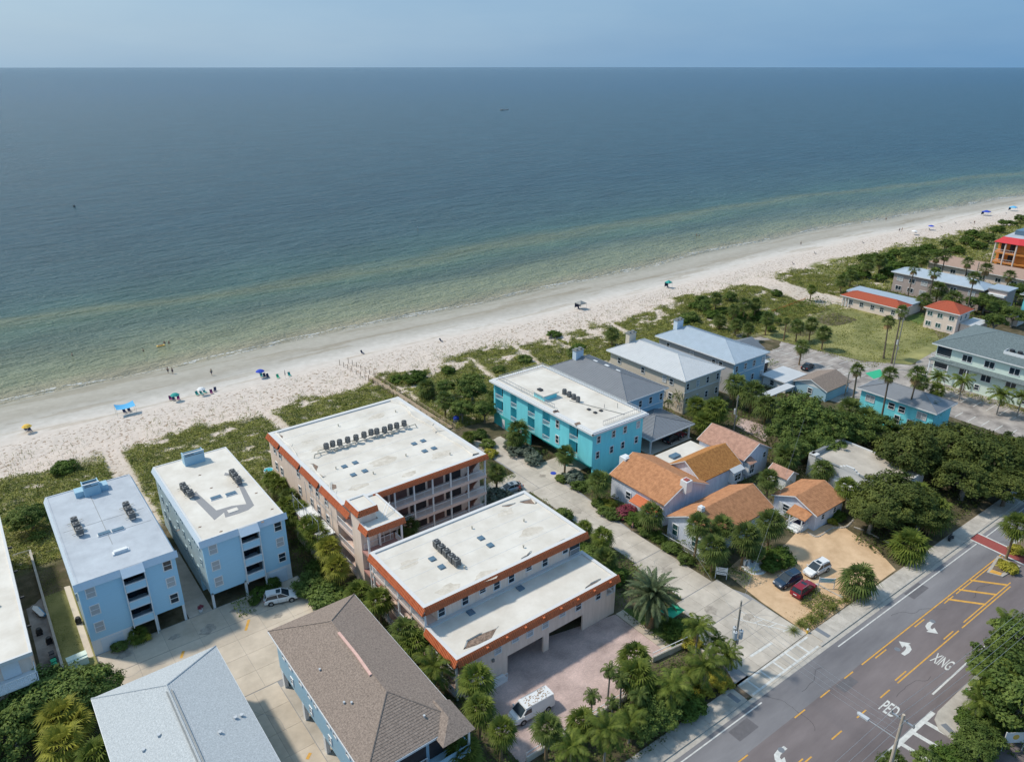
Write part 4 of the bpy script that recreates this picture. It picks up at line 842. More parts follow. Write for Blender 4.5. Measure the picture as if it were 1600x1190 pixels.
# peeling edges of the membrane, with the dark decking they uncover
def peel(par,pts,z,label=None):
    part('roof_tear',MB().prism(pxpoly(z+.02,*pts),z-.02,z+.024),'stain',par)
    b=MB(); q=[at(x,y,z+.02) for x,y in pts]; n=len(q)//2
    for i in range(n): 
        p0=Vector((*q[i],z+.03)); p1=Vector((*q[i+1],z+.03)); hh=.12+.10*math.sin(i*2.1); b.quad(p0,p1,p1+Vector((.12,.05,hh)),p0+Vector((.12,.05,hh))); b.quad(p0+Vector((.12,.05,hh)),p1+Vector((.12,.05,hh)),p1+Vector((.5,.2,.02)),p0+Vector((.5,.2,.02)))
    part('lifted_membrane',b,'white_roof',par)
peel(A,((433,677),(434,689),(452,699),(454,695),(440,688),(442,681)),az); peel(A,((470,723),(486,728),(484,738),(498,748),(506,745),(494,736),(497,728),(490,724)),az)
peel(A,((515,755),(515,766),(521,774),(523,768),(519,765),(526,762),(525,757)),az); peel(A,((634,639),(640,648),(646,650),(640,640)),az); peel(A,((676,671),(680,676),(694,674),(686,670)),az); peel(A,((662,657),(678,663),(675,666),(660,660)),az); peel(A,((610,628),(625,631),(634,634),(622,629)),az)
def berm(par,pts,xe,z):
    b=MB(); q=[at(px,py,z) for px,py in pts]; fine=[]
    for (a,b0),(c,d) in zip(q,q[1:]):
        for i in range(3): fine.append((a+(c-a)*i/3,b0+(d-b0)*i/3))
    fine.append(q[-1]); prev=None
    for k,(x,y) in enumerate(fine):
        hmp=.22+.10*math.sin(k*1.7); row=[(x,y,z+.015),(x+(xe-x)*.12,y,z+hmp),(x+(xe-x)*.45,y,z+hmp*.75),(xe,y,z+.20)]
        if prev:
            for a,b0,c,d in zip(prev,row,row[1:],prev[1:]): b.quad(a,b0,c,d)
        prev=row
    part('lifted_membrane',b,'white_roof',par,smooth=True)
berm(A,((432,676),(446,690),(458,700),(464,712),(472,722),(488,727),(496,738),(507,750),(516,757),(516,767),(524,776),(533,790)),ax0+.7,az); berm(A,((606,626),(622,630),(636,637),(642,650),(662,661),(676,668),(684,678),(702,688),(722,699),(738,712)),ax1-.7,az)
for (px,py) in ((538,729),(555,723),(552,742),(570,736),(647,693.5),(661,689),(663.5,705),(678,700.5)):
    x,y=at(px,py,az); part('skylight',MB().box(x-.42,y-.42,az,x+.42,y+.42,az+.16),'skylight',A); 
for k in range(1,9): part('roof_seam',MB().box(ax0+.8,ay0+.7+k*3.1,az,ax1-.8,ay0+.76+k*3.1,az+.012),'rim_white',A)
for (a,b_) in ((45,95),(52,97),(58,93),(48,114),(59,113),(41,100)): part('roof_vent',MB().cyl(a,b_,az,az+.35,.09,8).cyl(a,b_,az+.35,az+.42,.15,8),'pipe',A)
for (px,py,s) in ((500,700,1.2),(600,720,1.6),(560,760,1.0),(690,710,1.3),(640,740,.9),(590,650,1.1),(480,690,.8)):
    x,y=at(px,py,az); part('ponding_stain',MB().prism([(x+s*(1+.25*math.sin(i*2.3+px))*math.cos(i*PI/6)*1.5,y+s*(1+.2*math.cos(i*1.7+py))*math.sin(i*PI/6)*.8) for i in range(12)],az-.01,az+.006),'roof_pond',A)
# tower
Tw=bthing('stair_tower','salmon lift and stair tower with stepped terracotta roofs between the two white roofs','tower',39.5,85)
part('lift_shaft',MB().box(36.9,83.6,0,39.4,86.4,12.7).box(39.4,83.6,11.0,39.5,87.2,12.7),'salmon',Tw); flatroof(Tw,36.8,83.5,39.7,87.4,13,rw=.35,rh=.15)
tiles(Tw,(36.8,83.5),(39.75,83.5),(0,-1),13.15,.8,.35); tiles(Tw,(36.8,87.4),(36.8,83.2),(-1,0),13.15,.8,.35)
part('stair_roof',MB().box(37.2,81.5,10.6,42.3,83.4,11).box(39.7,83.4,10.6,42.3,89.3,11),'white_roof',Tw); part('parapet',MB().box(36.9,81.2,10.5,42.6,81.6,11.2).box(36.9,81.6,10.5,37.25,83.5,11.2).box(42.3,81.6,10.5,42.6,89.3,11.2),'rim_white',Tw)
tiles(Tw,(36.8,81.2),(42.7,81.2),(0,-1),11.2,.8,.4); tiles(Tw,(36.9,83.6),(36.9,81.0),(-1,0),11.2,.8,.4)
for f in (3.3,6.6): part('landing',MB().box(36.9,78.6,f-.3,42.3,83.6,f),'floor_red',Tw); railing(Tw,(42.2,78.7),(42.2,83.4),f); railing(Tw,(37.0,79),(37.0,81.6),f); railing(Tw,(37.2,83.4),(41.8,83.4),f+.02)
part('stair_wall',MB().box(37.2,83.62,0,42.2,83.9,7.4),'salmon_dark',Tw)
for x,y in ((37.0,81.4),(42.2,81.4),(39.6,83.2)): part('column',MB().box(x-.12,y-.12,0,x+.12,y+.12,10.5),'trim_white',Tw)
part('lattice_screen',MB().box(40.3,83.3,6.7,40.36,83.36,10.4).box(41.3,83.3,6.7,41.36,83.36,10.4),'trim_white',Tw)
part('roof_ladder',MB().tube((40.0,83.0,11.1),(41.8,84.6,12.3),.05,4).tube((40.3,82.7,11.1),(42.1,84.3,12.3),.05,4),'trim_white',Tw)
# ------------------------------------------------------------------ salmon front block B
Bb=bthing('apartment_building','salmon front block with two stepped white roofs and terracotta tile edges facing the brick court','building',50,70)
bx0,bx1=35.9,62.0
part('upper_wall',MB().box(bx0+1.9,64.9,6.4,bx1-.5,65.2,9.1).box(bx1-.8,65.2,0,bx1-.5,78.4,9.1).box(bx0+1.9,78.1,0,bx1-.8,78.4,9.1).box(bx0+1.9,65.2,0,bx0+2.2,78.1,9.1),'salmon',Bb)
flatroof(Bb,bx0-.3,64.4,bx1+.2,78.5,9.5,rw=.55,rh=.2)
tiles(Bb,(bx0-.3,64.4),(bx1+.45,64.4),(0,-1),9.7,.85,.45); tiles(Bb,(bx0-.3,78.3),(bx0-.3,64.0),(-1,0),9.7,.85,.45)
flatroof(Bb,bx0,57.8,bx1,64.9,6.2,rw=.5,rh=.2)
tiles(Bb,(bx0,57.8),(bx1+.3,57.8),(0,-1),6.4,.85,.5); tiles(Bb,(bx0,64.6),(bx0,57.5),(-1,0),6.4,.85,.45)
fw=MB(); yb=57.9
fw.box(bx0+1.6,yb,0,43.4,yb+.3,5.9).box(43.4,yb,2.7,56,yb+.3,5.9).box(49.2,yb,0,50.1,yb+.3,2.7).box(56,yb,0,60.2,yb+.3,5.9).box(60.2,yb,0,bx1-.1,yb+.3,3.6)
part('front_wall',fw,'salmon',Bb); part('garage_back_wall',MB().box(40,64,0,58,64.2,2.7),'recess_shade',Bb); part('garage_ceiling',MB().box(37.6,58.2,2.7,61.8,64.8,2.9),'salmon',Bb); part('side_wall',MB().box(bx1-.4,58.2,0,bx1-.1,64.9,3.6).box(bx1-.4,60.0,3.6,bx1-.1,64.9,5.9),'salmon',Bb)  # garage back wall carries the shade of the interior in its colour
part('balcony_post',MB().box(bx1-.3,yb,3.6,bx1-.1,yb+.2,5.9),'trim_white',Bb); railing(Bb,(60.3,yb+.05),(61.7,yb+.05),3.6); part('balcony_recess',MB().box(60.2,59.8,3.6,61.6,59.9,5.8),'glass',Bb)
for (px,py,w,h) in ((780,1018,.9,1.15),(804,1000,.9,.6),(829,990,.9,1.15),(853,977,.9,1.15),(878,961,.9,.6),(906,950,.9,1.15),(938,934,.8,1.1)):
    x,_=at(px,py,4.4); window(Bb,'S',x,yb,4.0 if h>1 else 4.4,w,h,gm='blind' if px<900 else 'glass')
for (px,py,h) in ((691,957,1.25),(729,940,1.25),(754,925,.6),(778,916,1.25),(802,906,1.25),(827,891,.6),(855,881,1.25),(887,866,1.0)):
    x,_=at(px,py,7.4); window(Bb,'S',x,64.9,6.85 if h>1 else 7.4,.9,h,gm='glass')
part('screened_porch',MB().box(59.6,64.75,6.5,61.3,64.86,8.6),'glass',Bb); railing(Bb,(59.6,64.7),(61.3,64.7),6.45)
for f in (0.3,3.2,6.35):
    part('gallery_floor',MB().box(bx0,65 if f>6 else 58.2,f-.4,bx0+1.9,79,f),'pinkslab',Bb); railing(Bb,(bx0+.05,64.9 if f>6 else 58.4),(bx0+.05,78.8),f)
    for y in (67,70,73,76): part('doorway',MB().box(bx0+1.84,y,f+.05,bx0+1.89,y+1,f+2.1),'salmon_dark',Bb)
for y in (58.1,61.5,64.9,68.2,71.6,75,78.4): part('column',MB().box(bx0,y-.12,0,bx0+.24,y+.12,9.0 if y>64 else 5.7),'trim_white',Bb)
for (px,py) in ((675.5,873.5),(690,886),(751.5,841),(766,852)): x,y=at(px,py,9.5); part('skylight',MB().box(x-.42,y-.42,9.5,x+.42,y+.42,9.68),'skylight',Bb)
for (px,py) in ((735.5,957),(813,919)): x,y=at(px,py,6.2); part('skylight',MB().box(x-.45,y-.45,6.2,x+.45,y+.45,6.38),'skylight',Bb)
peel(Bb,((724,1014),(728,1003),(750,991),(776,981),(768,996),(745,1007)),6.2); peel(Bb,((914,919),(922,913),(936,906),(930,912),(916,920)),6.2); peel(Bb,((812,784),(830,780),(836,787),(820,786)),9.5); peel(Bb,((784,791),(803,787),(795,791)),9.5); peel(Bb,((814,873),(823,868),(828,863),(824,870)),9.5); peel(Bb,((866,851),(880,843),(876,850)),9.5)
for k in range(1,5): part('roof_seam',MB().box(bx0+.4,65.2+k*2.7,9.5,bx1-.4,65.26+k*2.7,9.512),'rim_white',Bb)
for (px,py,s) in ((640,880,1.0),(760,900,1.3),(830,830,1.2),(790,800,1.0),(700,920,1.1)):
    x,y=at(px,py,9.5); part('ponding_stain',MB().prism([(x+s*(1+.25*math.sin(i*2.3+px))*math.cos(i*PI/6)*1.5,y+s*(1+.2*math.cos(i*1.7+py))*math.sin(i*PI/6)*.8) for i in range(12)],9.49,9.506),'roof_pond',Bb)
for (a,b_) in ((50,75),(44,68),(57,72),(53,67)): part('roof_vent',MB().cyl(a,b_,9.5,9.85,.09,8).cyl(a,b_,9.85,9.92,.15,8),'pipe',Bb)
part('wall_lamp',MB().box(41,yb-.25,3.2,41.3,yb,3.6),'ac_grey',Bb)
part('steps_rail',MB().box(40.2,56.8,.0,42.6,57.8,.5),'trim_white',Bb); railing(Bb,(40.2,56.8),(42.6,56.8),.5,.8)
for i in range(8): x=40+i*2.9; part('tile_lamp',MB().box(x,57.35,6.0,x+.3,57.6,6.2),'terracotta',Bb)
# scaffold beside block A
Sf=bthing('scaffold','steel scaffold with platforms along the left wall of the big salmon block','scaffold',35.6,103)
for (ya,yb_,zp) in ((97.2,101.4,5.6),(91.8,96.2,5.4)):
    pl=part('platform',MB().box(33.9,ya,zp-.15,36.5,yb_,zp),'trim_white',Sf); part('hoarding',MB().box(33.95,ya+.02,0,34.05,yb_-.02,zp-.15),'pinkslab',pl)
for y in (91.8,94,96.2,97.2,99.3,101.4): 
    part('pole',MB().tube((34.0,y,0),(34.0,y,8.6),.035,5).tube((36.2,y,0),(36.2,y,9.8),.035,5),'transformer',Sf)
for z in (2.6,5.8,8.2): part('ledger',MB().tube((34.0,91.8,z),(34.0,101.4,z),.03,4).tube((36.2,91.8,z+.5),(36.2,101.4,z+.5),.03,4),'transformer',Sf)
part('stair',MB().quad((34.2,101.4,3.2),(35.2,101.4,3.2),(35.2,104.5,5.6),(34.2,104.5,5.6)).quad((34.4,90.8,.3),(35.3,90.8,.3),(35.3,87.5,2.8),(34.4,87.5,2.8)),'steel',Sf)
# ------------------------------------------------------------------ turquoise block D
D=bthing('apartment_building','turquoise three-level block with white flat roof and small balconies','building',90,101)
dx0,dx1,dy0,dy1,dz=83.9,96.8,86.3,116.4,10.0
bays=[(113.2,115.9),(108.6,110.6),(102.8,105.0),(98.2,100.4),(90.2,92.6)]
w=MB(); edges=[dy0]+[v for b_ in sorted(bays) for v in b_]+[dy1]
for i in range(0,len(edges),2): w.box(dx0,edges[i],2.9,dx0+.3,edges[i+1],9.6)
w.box(dx0,dy0,9.2,dx0+.29,dy1,9.62); part('sea_drive_wall',w,'turq_wall',D)
part('gable_wall',MB().box(dx0+.3,dy0,0,dx1,dy0+.3,9.6),'turq_wall',D); part('back_wall',MB().box(dx0+.3,dy1-.3,2.9,dx1,dy1,9.6).box(dx1-.3,dy0+.3,0,dx1,dy1-.3,9.6),'turq_wall',D)
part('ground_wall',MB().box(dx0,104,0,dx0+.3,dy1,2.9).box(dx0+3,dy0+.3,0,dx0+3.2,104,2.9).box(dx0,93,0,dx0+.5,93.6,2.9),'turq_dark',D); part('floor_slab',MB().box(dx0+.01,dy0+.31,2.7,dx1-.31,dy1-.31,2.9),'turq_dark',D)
part('door',MB().box(dx0-.04,112.6,.1,dx0,113.5,2.2),'trim_white',D)
for (a,b_) in bays:
    for f in (3.0,6.2):
        part('balcony_recess',MB().box(dx0+1.4,a,f,dx0+1.5,b_,f+2.9).box(dx0+.02,a,f-.1,dx0+1.5,b_,f).box(dx0+.3,a,f,dx0+1.4,a+.02,f+2.9).box(dx0+.3,b_-.02,f,dx0+1.4,b_,f+2.9),'turq_wall',D); part('glass_door',MB().box(dx0+1.34,a+.4,f+.1,dx0+1.39,b_-.6,f+2.2),'glass',D); railing(D,(dx0+.05,a+.05),(dx0+.05,b_-.05),f,1.0,'trim_white',.2)
for f in (3.9,7.1): window(D,'W',95.9,dx0,f,.8,1.5,gm='glass'); 
window(D,'W',107.5,dx0,1.2,.9,.8,gm='glass')
for f,px in ((7.4,((1052,720),(1165,675),(1250,640),(1360,605))),(4.3,((1045,840),(1158,800),(1243,765),(1350,725)))):
    for a,b_ in px: x,_=at(720+a/4.96,540+b_/4.96,f+.6); window(D,'S',x,dy0,f,.75,1.3)
flatroof(D,83.4,85.8,97.4,116.9,10,rw=.8,rh=.10); part('eave',MB().box(83.2,85.6,9.55,97.6,117.1,9.64).box(83.2,85.6,9.64,83.4,117.1,9.95).box(83.2,85.6,9.64,97.6,85.8,9.95),'trim_white',D)
for a,b_ in (((96.6,87),(96.6,116)),((84.8,98),(84.8,115.8)),((84.8,115.8),(96.6,115.8)),((87,87),(96.6,87))): railing(D,a,b_,10.05,.9,'steel',.5)
h=bthing('roof_hatch_house','low turquoise hatch house on the turquoise block roof','roof structure',*at(857,616,10),10); x,y=at(856,620,10.2); part('wall',MB().box(x-1.6,y-.8,10,x+1.6,y+2.4,11),'turq_wall',h); part('roof',MB().box(x-1.9,y-1.1,11,x+1.9,y+2.7,11.2),'white_roof',h); part('vent',MB().box(x-1,y+1.2,11.2,x-.2,y+2.2,11.5),'ac_dark',h)
for (px,py) in ((920,640),(930,645),(939,642),(868,643)): x,y=at(px,py,10); part('roof_vent',MB().box(x-.3,y-.3,10,x+.3,y+.3,10.2),'ac_dark',D)
part('conduit',MB().tube((89.5,99,10.08),(93.5,88,10.08),.06,5).tube((94.6,91,10),(94.6,91,11),.05,5).tube((92.6,92.5,10),(92.6,92.5,10.8),.05,5),'ac_grey',D)
for (px,py) in ((868,643),(902,662)): x,y=at(px,py,10.1); part('roof_stain',MB().prism([(x-.7,y-.3),(x+.5,y-.5),(x+.9,y+.4),(x-.3,y+.5)],10.1,10.115),'stain',D)
# ------------------------------------------------------------------ the three hip roofed beach houses
def beachhouse(x0,x1,label,roof,wall,front,chim):
    y0,y1=94.6,118.8; H=bthing('beach_house',label,'house',(x0+x1)/2,y0)
    hip(H,x0,y0,x1,y1,8,10.2,roof,8.2,4.0,'metal',rib=.62)
    part('side_wall',MB().box(x0+.7,y0+.9,0,x0+1,y1-.8,8).box(x1-1,y0+.9,0,x1-.7,y1-.8,8).box(x0+1,y1-1.1,0,x1-1,y1-.8,8),wall,H); part('front_wall',MB().box(x0+.7,y0+.6,0,x1-.7,y0+.9,8),front,H)
    part('belt_course',MB().box(x0+.6,y0+.5,4.9,x1-.6,y0+.6,5.1),'trim_white',H); part('corner_board',MB().box(x1-.85,y0+.52,0,x1-.65,y0+.6,4.9).box(x1-.85,y0+.52,5.1,x1-.65,y0+.6,8),'trim_white',H)
    for f in (5.6,2.2):
        for q in (.12,.37,.62,.88): window(H,'S',x0+(x1-x0)*q,y0+.6,f,.8,1.4)
        for yy in (99,101,107.5,115): window(H,'W',yy,x0+.7,f+.2,.9,1.3)
    cx,cy=chim; c=part('chimney',MB().box(cx-1.1,cy-.6,7,cx+1.1,cy+.6,11.9),'blue_light' if wall!='beige_wall' else 'beige_wall',H); part('chimney_cap',MB().box(cx-1.25,cy-.75,11.9,cx+1.25,cy+.75,12.05).box(cx-.9,cy-.4,12.05,cx-.3,cy+.4,12.35).box(cx+.3,cy-.4,12.05,cx+.9,cy+.4,12.35),'ac_grey',c)
    return H
E1=beachhouse(101,113.2,'beach house with dark grey standing-seam hip roof and blue walls','metal_grey','house_blue','house_blue',(106.5,115.5))
E2=beachhouse(118.6,131.8,'beach house with white metal hip roof and beige walls','metal_white','beige_wall','beige_wall',(124.2,116.5))
E3=beachhouse(135.4,148.4,'beach house with pale blue ribbed metal hip roof and grey walls','metal_blue','grey_wall','house_blue',(140.8,116.3))
for i,(px,py) in enumerate(((929,566),(947,573),(964,581))): x,y=at(px,py,9.6); part('skylight',MB().box(x-.5,y-.6,9.2,x+.5,y+.6,9.95),'trim_white',E1)
cp=bthing('carport','open carport with grey hip roof beside the dark grey roofed house','carport',106,91); hip(cp,99.6,86.2,112.2,96.8,3.2,4.9,'metal_grey',5,5,'metal',rib=.8)
for x,y in ((100.3,87),(111.6,87),(111.6,96)): part('post',MB().box(x-.15,y-.15,0,x+.15,y+.15,3.2),'trim_white',cp)
struct('carport_floor',MB().box(99.8,86.4,-.1,112,99,.05),'concrete_cool')
wb=bthing('lean_to','black sided lean-to with pale roof behind the pale blue metal roof','shed',152,99); part('wall',MB().box(149.3,99.5,0,156,99.8,2.4).box(149.3,99.8,0,149.5,104,2.4).box(155.8,99.8,0,156,104,2.4),'ac_dark',wb); part('roof',MB().quad((149,99.2,2.4),(156.3,99.2,2.4),(156.3,104.5,2.9),(149,104.5,2.9)).quad((149,104.5,2.8),(156.3,104.5,2.8),(156.3,99.2,2.3),(149,99.2,2.3)),'metal_white',wb)
ds=bthing('shed','dark gabled shed with skylight behind the pale blue metal roof','shed',158,112); gable(ds,154.5,106,163,114,2.4,4.2,'x','metal_grey','grey_wall'); part('wall',MB().box(154.5,106,0,163,114,2.4),'grey_wall',ds)
# ------------------------------------------------------------------ lilac cottages
Hc=bthing('cottage','rambling lilac cottage with several orange shingle roofs','cottage',90,70)
part('wall',MB().box(83.0,68.2,0,93.6,80.2,4.5),'lilac',Hc); gable(Hc,83.0,68.2,93.6,80.2,4.5,6.9,'y','shingle_orange','lilac')
part('wall',MB().box(93.65,69.2,0,104,76.6,4.5),'lilac',Hc); gable(Hc,93.65,69.3,104.0,76.5,4.5,6.8,'x','shingle_gold','lilac')
part('wall',MB().box(105.6,69.6,0,113.2,79.6,4.6),'lilac',Hc); gable(Hc,105.6,69.6,113.2,79.6,4.6,6.6,'y','shingle_pink','lilac')
part('wall',MB().box(82.0,58.0,0,97.6,66.2,3.5),'lilac',Hc); gable(Hc,82.0,58.0,97.6,66.2,3.5,5.7,'x','shingle_orange','lilac')
part('flat_roof',MB().box(93.65,76.7,3.2,105.4,81.5,3.55),'white_roof',Hc); part('wall',MB().box(93.9,76.75,0,105.2,81.3,3.2),'lilac',Hc)
x,y=at(1054,713,3.6); part('skylight',MB().box(x-1.0,y-.6,3.55,x+1.0,y+.6,3.95),'skylight',Hc)
for px,py,z,w,h in ((977,720,5.6,.75,1.3),(1072,757,6.6,.7,1.3),(1095,800,5.4,.42,1.5)):
    x,y=at(px,py,z); c=part('chimney',MB().box(x-w,y-w,z-1.2,x+w,y+w,z+h*.7),'trim_white',Hc); part('chimney_cap',MB().box(x-w*.6,y-w*.6,z+h*.7,x+w*.6,y+w*.6,z+h*.7+.12),'brick_red' if px==1072 else 'trim_white',c)
part('porch_roof',MB().quad((81.2,68.6,2.8),(81.2,74.2,2.8),(83.0,74.2,3.5),(83.0,68.6,3.5)).quad((81.2,68.6,2.7),(83.0,68.6,3.4),(83.0,74.2,3.4),(81.2,74.2,2.7)),'terracotta',Hc)
part('bay_window',MB().box(101.2,68.2,1.6,103.6,69.2,4.0),'trim_white',Hc); part('bay_roof',MB().quad((100.8,67.9,4.0),(104,67.9,4.0),(104,69.3,4.6),(100.8,69.3,4.6)),'metal_white',Hc); window(Hc,'S',102.4,68.2,2.1,1.6,1.2,'grid',gm='glass')
part('bay_window',MB().box(105.9,68.4,1.6,107.6,69.55,4.0),'trim_white',Hc); window(Hc,'S',106.75,68.4,1.9,1.2,1.8,'grid',gm='glass'); part('bay_roof',MB().quad((105.7,68.1,4.0),(107.8,68.1,4.0),(107.8,69.6,4.5),(105.7,69.6,4.5)),'shingle_pink',Hc)
window(Hc,'S',112,69.6,3.0,.8,1.0,gm='glass'); window(Hc,'W',64.6,82,.9,1.0,1.9,'double',fm='trim_white',gm='glass_green'); window(Hc,'W',60.2,82,.9,1.8,1.7,'grid',gm='glass_green'); window(Hc,'S',96.6,58,1.5,.9,1.1); window(Hc,'W',62.5,82,2.2,.5,.8)
for y in (71,76): window(Hc,'W',y,83,1.6,1.0,1.3)
part('barge_sign',MB().box(81.9,61.9,2.4,81.96,62.7,3.0),'trim_white',Hc)
Dk=bthing('picket_fence','low white picket fence round the cottage patio beside the drive','fence',81,60)
for a,b_ in (((80.9,57.4),(80.6,66.5)),): railing(Dk,a,b_,.05,.9,'trim_white',.2)
Hd=bthing('cottage','small lilac cottage with orange roof and entrance steps beside the sandy car park','cottage',106,56)
part('wall',MB().box(101.9,52.4,0,109.8,60.2,3.1),'lilac',Hd); gable(Hd,101.9,52.4,109.8,60.2,3.1,4.7,'x','shingle_orange','lilac'); window(Hd,'W',57.8,101.9,1.2,1.1,1.1,gm='glass'); part('shutter',MB().box(101.84,58.6,1.1,101.9,59.2,2.4),'trim_white',Hd); part('shutter',MB().box(101.84,56.5,1.1,101.9,57.1,2.4),'trim_white',Hd)
for x in (104,107.5): window(Hd,'S',x,52.4,1.5,.8,.9,gm='glass')
part('porch_roof',MB().quad((99.6,52.9,2.5),(99.6,56.4,2.5),(102,56.4,3.2),(102,52.9,3.2)).quad((99.6,52.9,2.4),(102,52.9,3.1),(102,56.4,3.1),(99.6,56.4,2.4)),'shingle_orange',Hd); part('steps',MB().box(99.0,53.6,0,99.5,55.6,.3).box(99.5,53.6,0,100,55.6,.6).box(100,53.4,0,101.9,55.8,.85),'trim_white',Hd)
for y in (53.5,55.7): part('post',MB().box(99.7,y-.08,0,99.86,y+.08,2.5),'trim_white',Hd)
railing(Hd,(99.0,53.5),(101.8,53.5),.4,.9,sp=.25); railing(Hd,(99.0,55.8),(101.8,55.8),.4,.9,sp=.25); part('mat',MB().box(100.4,53.9,.85,101.6,55.3,.88),'cloth_navy',Hd)
Sh=bthing('shed','little white shed with pinkish gable roof behind the small lilac cottage','shed',110.5,64.5); part('wall',MB().box(108.9,62.6,0,112,66.3,2.6),'trim_white',Sh); gable(Sh,108.9,62.6,112,66.3,2.6,3.5,'y','shingle_pink','trim_white',.25)
# ------------------------------------------------------------------ white mission-style house
Ms=bthing('mission_house','white stucco house with grey flat roof and curved parapet under the oaks','house',122,56)
part('wall',MB().box(117.0,47.8,0,117.3,63.4,4.4).box(117.3,47.8,0,128,48.1,4.2).box(127.7,48.1,0,128,63.4,4.2).box(117.3,63.1,0,127.7,63.4,4.6),'rim_white',Ms); part('roof',MB().box(117.3,48.1,3.7,127.7,63.1,3.95),'concrete_cool',Ms)
part('curved_gable',MB().box(116.96,54,4.4,117.34,57.6,4.7).box(116.96,54.5,4.7,117.34,57.1,5.0).box(116.96,55,5.0,117.34,56.6,5.25),'rim_white',Ms); part('coping',MB().box(116.9,47.7,4.4,117.4,54,4.5).box(116.9,57.6,4.4,117.4,63.5,4.5).box(117.2,62.9,4.6,128.1,63.5,4.75),'ac_grey',Ms); part('corner_tower',MB().box(116.9,62.2,0,118.2,63.6,4.75),'rim_white',Ms); part('stack',MB().box(117.6,49.5,3.9,118.3,50.2,5.6),'rim_white',Ms)
part('door',MB().box(116.94,59.4,.1,117.0,60.5,2.5),'salmon_dark',Ms); pr=part('porch',MB().box(115.2,53.2,0,116.95,58.2,2.6),'rim_white',Ms)
# ------------------------------------------------------------------ houses further along the shore
Bh=bthing('bungalow','low bungalow with brown gable roof between the parking lots','house',153,86)
gable(Bh,150,80,159.5,88,2.6,4.2,'x','shingle_brown','trim_white'); part('wall',MB().box(150,80,0,159.5,88,2.6),'house_blue',Bh)
part('flat_wing',MB().box(146.5,88.4,2.5,155.5,95,2.75),'metal_white',Bh); part('wall',MB().box(147,88.3,0,155,94.5,2.5),'trim_white',Bh); window(Bh,'W',84,150,.9,1,1.1); window(Bh,'W',92,147,.9,1,1.1)
lr=bthing('covered_walk','long low walkway roof of pale metal below the grey beach house','shed',140,88); part('roof',MB().box(133,86,2.5,147,88.2,2.65),'metal_white',lr); part('post',MB().box(133.3,86.2,0,133.5,86.4,2.5).box(146.5,86.2,0,146.7,86.4,2.5).box(140,86.2,0,140.2,86.4,2.5),'trim_white',lr)
T2=bthing('motel','two-level turquoise motel with grey hip roof and tall palms beside it','building',153,65)
hip(T2,150.2,56.5,159.2,73.4,5.6,7.4,'metal_grey',5,5,'plain'); part('wall',MB().box(150.9,57.2,0,158.6,72.7,5.6),'turq_wall',T2)
for y in (70.5,): window(T2,'W',y,150.9,3.3,1.8,1.4,'pair',gm='blind')
for y in (65.8,63.6): window(T2,'W',y,150.9,3.3,1.2,1.3,'double',gm='glass')
window(T2,'W',59.5,150.9,3.3,1.8,1.4,'pair',gm='blind')
for y in (64.2,61.5): window(T2,'W',y,150.9,.6,1.0,1.7,'double',gm='glass')
part('terrace_rail',MB().box(148.6,62,.1,148.7,69,1.1),'turq_dark',T2); part('base_wall',MB().box(148,60,0,150.85,62,1.2),'trim_white',T2)
Mt=bthing('apartment_building','mint green three-level building with slate hip roof at the right edge','building',190,60)
mx0=182.3; hip(Mt,mx0-.9,22,204,72.9,9.2,12.2,'shingle_slate',9,9,'shingle',rib=.5); part('wall',MB().box(mx0,22.8,0,203,72,9.2),'mint',Mt)
part('skirt_roof',MB().quad((mx0-1.5,22,5.5),(mx0-1.5,72.8,5.5),(mx0,72,6.1),(mx0,22,6.1)).quad((mx0-1.5,22,5.35),(mx0,22,5.95),(mx0,72,5.95),(mx0-1.5,72.8,5.35)),'shingle_slate',Mt)
for f,h in ((6.8,1.5),(3.4,1.5)):
    for y in (65,60.2,55,50,45,40,35): window(Mt,'W',y,mx0,f,2.0,h,'pair',gm='glass')
for y in (62,57,52,47,42,37): window(Mt,'W',y-.4,mx0,.9,.9,1.2,'double',gm='glass')
for f in (6.2,3.0): part('porch_recess',MB().box(mx0-.03,68.6,f+.3,mx0,71.8,f+2.7),'glass',Mt); railing(Mt,(mx0-1.3,68.2),(mx0-1.3,72.4),f,1,'trim_white',.3)
for y in (72.4,68.2,64,48,36): part('post',MB().box(mx0-1.35,y-.12,0,mx0-1.15,y+.12,5.4),'trim_white',Mt)
rb=part('roof_deck',MB().box(184.4,54.5,9.9,187.4,58.8,10.1).box(184.4,54.5,10.1,184.5,58.8,10.9).box(184.5,54.5,10.1,187.4,54.6,10.9).box(184.5,58.7,10.1,187.4,58.8,10.9),'trim_white',Mt)
for y in (56.0,57.6): part('condenser',MB().cyl(185.8,y,10.1,11.2,.5,10),'ac_dark',Mt)
Rl=bthing('villa','long low white villa with bright red tile roof beside the vacant plot','house',226,110)
hip(Rl,221,99.5,228,119,3.4,4.9,'red_tile',3.5,3.5,'shingle',rib=.4); part('wall',MB().box(221.7,100.2,0,227.4,118.4,3.4),'pink_wall',Rl); part('grey_wing',MB().box(228.1,100,3.0,236,121,3.5),'metal_blue',Rl); part('wall',MB().box(228.3,100.4,0,235.6,120.6,3.0),'pink_wall',Rl)
for y in (115.5,112,108.5,105.5,102): window(Rl,'W',y,221.7,1.2,1.1,1.3,'grid',gm='glass')
for y in (118,117,116): part('porch_post',MB().box(221.2,y,0,221.4,y+.2,3.3),'trim_white',Rl)
R2=bthing('villa','two-level cream villa with red tile hip roof beyond the vacant plot','house',224,88)
hip(R2,220.3,83,229,93,6.0,8.0,'red_tile',4.2,4.2,'shingle',rib=.4); part('wall',MB().box(220.9,83.7,0,228.5,92.4,6),'pink_wall',R2)
